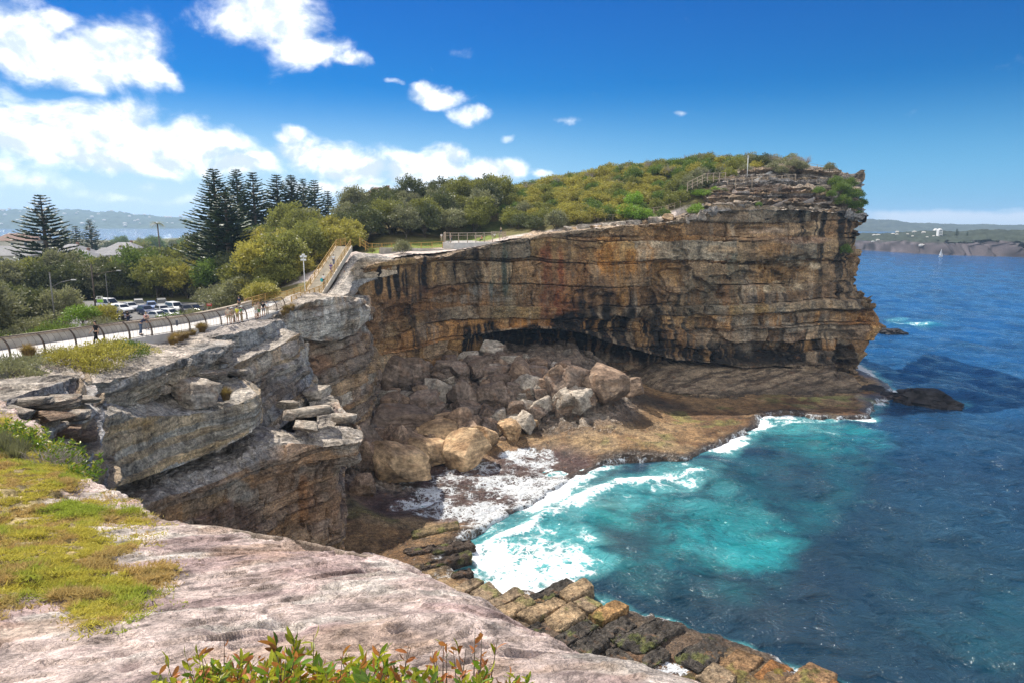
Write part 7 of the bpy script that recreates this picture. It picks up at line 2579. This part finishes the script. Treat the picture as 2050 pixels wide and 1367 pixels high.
person(on_path(195, 691), 2.4, 'person in black walking on the footpath behind the safety fence', 'black', 'black', pose='walk', H=1.78)
person(on_path(283, 671), -1.2, 'person in dark clothes leaning over the safety fence', 'navy', 'denim', pose='lean')
person(on_path(295, 660), 1.0, 'person in a pink top standing on the footpath close to the leaning one', 'pink', 'grey', 'hair_fair', H=1.6)
cpz2 = 19.6
person(PZ(257, 646, cpz2), 1.2, 'person in black standing at the near edge of the car park', 'black', 'navy', pose='stand', H=1.82)
person(PZ(247, 644, cpz2), -.6, 'person in a dark jacket beside the black-clad one at the car park edge', 'navy', 'black', H=1.7)
person(on_path(458, 650), .3, 'person in a beige shirt and shorts at the bend of the fence', 'beige', 'khaki', shorts=True)
person(on_path(466, 649), .8, 'person in a white hat with a khaki top near the fence bend', 'khaki', 'beige', hat='white', H=1.65, shorts=True)
person(on_path(476, 647), -.5, 'person in a yellow shirt looking over the fence', 'yellow', 'khaki', shorts=True)
person(on_path(484, 645), -.9, 'person in a green top and wide white hat by the yellow shirt', 'green', 'khaki', hat='white', H=1.64)
person(on_path(513, 639), -.4, 'person with fair hair and pale shirt in the group at the railing start', 'beige', 'white', 'hair_fair', pose='photo', shorts=True)
person(on_path(520, 637), 2.6, 'person in a khaki shirt facing the others at the railing start', 'khaki', 'green', H=1.8, shorts=True)
person(on_path(528, 635), .6, 'person in black with grey shorts in the group at the railing start', 'black', 'grey', H=1.76, shorts=True)
person(on_path(535, 630), .2, 'smaller person in white at the edge of the railing group', 'white', 'khaki', H=1.5)
person(on_path(480, 622), 1.3, 'person in a dark top by the wall above the log barrier', 'navy', 'black')


def on_stair(px, f):
    k = round(f * ns)
    p = ST[1] + dv * (k / ns)
    q = PY(px, 500, p[1])
    return np.array([min(max(q[0], p[0] + .35), p[0] + SW - .35), p[1] - .12 * dv[1] / ns, ST[1][2] + dv[2] * (k / ns) + .01])


pa = on_stair(657, .16)
person(pa, 0, 'person in white climbing the lower stairs next to a teal bag', 'white', 'navy', pose='walk', H=1.7)
person(on_stair(665, .38), 0, 'person in purple climbing halfway up the stairs', 'purple', 'purple', pose='walk', H=1.66)
person(on_stair(667, .55), .1, 'person in white and blue near the top of the stairs', 'white', 'denim', pose='walk', H=1.72)
bg_ = MB()
bg_.ball((0, 0, 0), (.22, .13, .3), 10, 7)
bo = bg_.build('shoulder_bag', M['cloth_teal'])
bo.location = (pa[0] - .28, pa[1] - .05, pa[2] + .82)
tag(bo, 'teal bag hanging beside the person on the lower stairs', 'bag')
sr = PY(690, 556, 107.5)
person((sr[0], sr[1], sr[2] - .2), -2.2, 'person in red sitting on the rock beside the stairs', 'red', 'khaki', pose='sit', shorts=True)
person((PY(884, 486, 144)[0], 144, lz + .01), .5, 'person in white at the landward corner of the lookout', 'white', 'beige')
person((PY(902, 486, 141)[0], 141, lz + .01), -.4, 'person in a grey shirt beside the lookout corner post', 'grey', 'denim')
person((PY(965, 486, 143)[0], 143, lz + .01), 2.0, 'person in red crouched low inside the lookout fence', 'red', 'black', pose='sit')
person((PY(990, 470, 149)[0], 149, lz + .01), 0, 'person in white at the seaward back corner of the lookout', 'white', 'khaki')
q_ = PY(1003, 470, 154)
person((q_[0], q_[1], gz(q_[0], q_[1])), .8, 'person in beige on the track behind the lookout', 'beige', 'denim')

# ---------- houses ----------
M['plaster'] = plain('white_plaster', (.55, .53, .49), .85, 0, .12, .8)
M['brick'] = plain('red_brick', (.30, .16, .11), .9, 0, .25, 3)
M['tile'] = plain('red_roof_tiles', (.22, .13, .10), .85, 0, .3, 2)
M['slate'] = plain('grey_roof', (.22, .22, .235), .8, 0, .2, 1)
M['win'] = plain('window_glass', (.06, .08, .1), .15)


def house(x, y, z, w, d, h, rz, label, wall, roof, nw=3, storeys=1):
    e = empty('house', (x, y, z), rz)
    tag(e, label, 'house')
    hh = h * storeys
    MB().box((0, 0, hh / 2 - 1), (w, d, hh + 2)).build('wall', M[wall], e)
    mb = MB()
    ov = .5
    V = [(-w / 2 - ov, -d / 2 - ov, hh), (w / 2 + ov, -d / 2 - ov, hh), (w / 2 + ov, d / 2 + ov, hh), (-w / 2 - ov, d / 2 + ov, hh), (-w / 2 + d * .35, 0, hh + d * .28), (w / 2 - d * .35, 0, hh + d * .28)]
    mb.add(V, [(3, 2, 1, 0), (0, 1, 5, 4), (1, 2, 5), (2, 3, 4, 5), (3, 0, 4)])
    rf = mb.build('roof', M[roof], e)
    MB().box((w * .2, d * .15, hh + d * .26), (.7, .7, 1.6)).build('chimney', M['brick'], rf)
    for s in range(storeys):
        for k in range(nw):
            xx = -w / 2 + w * (k + .5) / nw
            f = MB().box((xx, -d / 2 - .03, h * s + 1.6), (1.5, .1, 1.4)).build('window', M['white'], e)
            MB().box((xx, -d / 2 - .09, h * s + 1.6), (1.25, .05, 1.15)).build('pane', M['win'], f)


for (px, py, Y, w, d, st_, rz, wall, roof, lb) in [(20, 520, 215, 16, 10, 2, .2, 'plaster', 'slate', 'white two storey house with a grey roof left of the isolated pine'), (8, 560, 180, 12, 9, 1, .1, 'plaster', 'slate', 'low white house with a grey roof below the isolated pine'), (135, 505, 235, 15, 10, 1, -.2, 'plaster', 'slate', 'wide house with a pale grey roof right of the isolated pine'),
        (160, 515, 215, 11, 8, 1, -.1, 'plaster', 'slate', 'smaller pale-roofed house in front of the wide one'), (225, 510, 240, 12, 9, 1, .3, 'plaster', 'slate', 'white house with its gable showing between the valley trees'), (250, 497, 260, 10, 8, 1, .1, 'plaster', 'slate', 'small white house farther up among the valley trees'), (40, 488, 330, 18, 12, 2, .1, 'plaster', 'tile', 'red-tiled house beyond the isolated pine')]:
    p = PY(px, py, Y)
    house(p[0], p[1], p[2] - 3.0 * st_ * .5 - 1.6, w, d, 3.0, rz, lb, wall, roof, 3, st_)
p = PY(765, 388, 215)
house(p[0], p[1], p[2] - 3.4, 10, 8, 3.0, .2, 'pale house whose red-tiled roof shows above the dark trees on the hill', 'plaster', 'tile')
# cottages on the hills across the harbour: too far to show parts
cot = MB()
cot.box((0, 0, 2), (14, 10, 5))
cot.add([(-8, -6, 4.6), (8, -6, 4.6), (8, 6, 4.6), (-8, 6, 4.6), (-4, 0, 7.5), (4, 0, 7.5)], [(3, 2, 1, 0), (0, 1, 5, 4), (1, 2, 5), (2, 3, 4, 5), (3, 0, 4)])
cme = cot.mesh('cottage', M['plaster'])
hill = bpy.data.objects['harbour_hills']
hv_ = np.empty(len(hill.data.vertices) * 3, np.float32)
hill.data.vertices.foreach_get('co', hv_)
hv_ = hv_.reshape(-1, 3)
bx_, by_ = image_px(hv_)
cand = np.where((bx_ > 0) & (bx_ < 372) & (hv_[:, 2] > 12) & (by_ > 408) & (by_ < 455))[0]
rh = random.Random(9)
for k in range(70):
    v_ = hv_[rh.choice(list(cand))]
    o = link('cottage', cme)
    o.location = (float(v_[0]), float(v_[1]) - 4, float(v_[2]) + 1)
    s_ = rh.uniform(.7, 1.5)
    o.scale = (s_, s_, s_)
    o.rotation_euler = (0, 0, rh.uniform(-.5, .5))
    tag(o, 'tiny pale house on the wooded hills across the harbour', 'house', 'houses across the harbour')
hill2 = bpy.data.objects['distant_headland']
hv_ = np.empty(len(hill2.data.vertices) * 3, np.float32)
hill2.data.vertices.foreach_get('co', hv_)
hv_ = hv_.reshape(-1, 3)
bx_, by_ = image_px(hv_)
cand = np.where((bx_ > 1730) & (bx_ < 1870) & (by_ > 465) & (by_ < 506) & (hv_[:, 2] > 6))[0]
for k in range(16):
    v_ = hv_[rh.choice(list(cand))]
    o = link('cottage', cme)
    o.location = (float(v_[0]), float(v_[1]), float(v_[2]) - .3)
    s_ = rh.uniform(.18, .34)
    o.scale = (s_, s_, s_)
    o.rotation_euler = (0, 0, rh.uniform(-.5, .5))
    tag(o, 'tiny pale house on the slope of the distant headland', 'house', 'houses on the distant headland')


def ground_of(hv, px, py):
    b0, b1 = image_px(hv)
    return hv[np.argmin((b0 - px) ** 2 + (b1 - py) ** 2)]


for (px, h, w, lb) in ((1873, 9.5, 5.5, 'white twin apartment tower on the distant headland, seaward one'), (1881, 8.5, 5.0, 'white twin apartment tower on the distant headland, landward one')):
    g_ = ground_of(hv_, px, 473)
    e = empty('apartment_tower', (float(g_[0]), float(g_[1]), float(g_[2]) - 1))
    tag(e, lb, 'tower')
    MB().box((0, 0, h / 2), (w, w, h)).build('wall', M['white'], e, .3)
    mb = MB()
    mb.ball((0, 0, h), (w * .5, w * .5, 1.6), 14, 8)
    mb.build('roof', M['white'], e)
    for k in range(4):
        MB().box((0, -w / 2 - .02, 1.6 + k * 2), (w * .7, .1, .9)).build('window', M['win'], e)
for px, k, lb in ((1915, 2, 'dark lone pine standing on the distant headland skyline'), (1935, 2, 'shorter dark pine on the distant headland skyline')):
    g_ = ground_of(hv_, px, 473)
    e = place(PR['pine'][k], (float(g_[0]), float(g_[1]), float(g_[2]) - .5), .55 if px < 1920 else .35, lb, 'pine tree', None)

# ---------- sail boat, palm ----------
sb = PZ(1883, 515, 0)
e = empty('sailing_boat', tuple(sb), .5)
tag(e, 'small white sailing boat on the blue water before the distant headland', 'boat')
M['sail'] = plain('sail_cloth', (.8, .8, .78), .8, 0, .05, 2)
mb = MB()
n = 9
V, Fs = [], []
for k in range(n):
    u = k / (n - 1)
    x = -3 + 6.6 * u
    w = .95 * math.sin(math.pi * min(1, .25 + .75 * (1 - u)) * .9) ** .7 * (1 if u < .97 else .15)
    for a in (-1, -.7, 0, .7, 1):
        V.append((x, w * a, .75 + .2 * u if abs(a) == 1 else (.15 if a else -.25)))
for k in range(n - 1):
    for j in range(4): Fs.append((k * 5 + j, k * 5 + j + 1, (k + 1) * 5 + j + 1, (k + 1) * 5 + j))
    Fs.append((k * 5 + 4, k * 5, (k + 1) * 5, (k + 1) * 5 + 4))
mb.add(V, Fs + [(4, 3, 2, 1, 0)])
mb.build('hull', M['white'], e)
MB().tube([(.4, 0, .6), (.4, 0, 8.2)], .07, 6).build('mast', M['galv'], e)
for nm, tri in (('mainsail', [(.3, 0, 1.6), (-2.7, .35, 1.6), (.3, 0, 8.0)]), ('jib', [(.6, 0, 7.4), (3.3, 0, 1.0), (.7, -.4, 1.4)])):
    a, b, c_ = [Vector(q) for q in tri]
    V, Fs = [], []
    m_ = 7
    for i in range(m_ + 1):
        for j in range(m_ + 1 - i):
            u, v = i / m_, j / m_
            p = a + (b - a) * u + (c_ - a) * v
            V.append(tuple(p + Vector((0, .5 * u * v * (1 - u - v) * 9 * .35 + .25 * u * (1 - u), 0))))
    def ix(i, j): return sum(m_ + 1 - q for q in range(i)) + j
    for i in range(m_):
        for j in range(m_ - i):
            Fs.append((ix(i, j), ix(i + 1, j), ix(i, j + 1)))
            if j < m_ - i - 1: Fs.append((ix(i + 1, j), ix(i + 1, j + 1), ix(i, j + 1)))
    MB().add(V, Fs, True).build(nm, M['sail'], e)

pp_ = PY(315, 448, 290)
g_ = gz(pp_[0], pp_[1]) * 0 + 6
e = empty('palm_tree', (pp_[0], pp_[1], g_))
tag(e, 'single tall palm rising above the valley trees before the harbour', 'palm tree')
hh = pp_[2] - g_
MB().tube([(0, 0, -1), (.2, 0, hh * .5), (0, 0, hh)], [.4, .32, .28], 8).build('trunk', M['bark'], e)
C, A_2, B_2, L_, W_ = [], [], [], [], []
rp = np.random.default_rng(4)
for k in range(34):
    a = rp.random() * 6.28
    up = rp.random() * 1.3 - .25
    d = np.array([math.cos(a), math.sin(a), 0])
    for q in range(9):
        u = (q + .5) / 9
        p = d * 3.0 * u + np.array([0, 0, hh + up * 2.6 * u - 2.3 * u * u])
        for sg in (-1, 1):
            dd = d * .6 + np.array([-d[1], d[0], 0]) * sg * .8 + np.array([0, 0, -.25])
            C.append(p + dd * .25); A_2.append(dd / np.linalg.norm(dd)); B_2.append(d); L_.append(.9); W_.append(.22)
V, Fs = quads(np.array(C), np.array(A_2), np.array(B_2), np.array(L_), np.array(W_))
link('crown', mesh_np('crown', V, Fs, False), M['olive'], e)
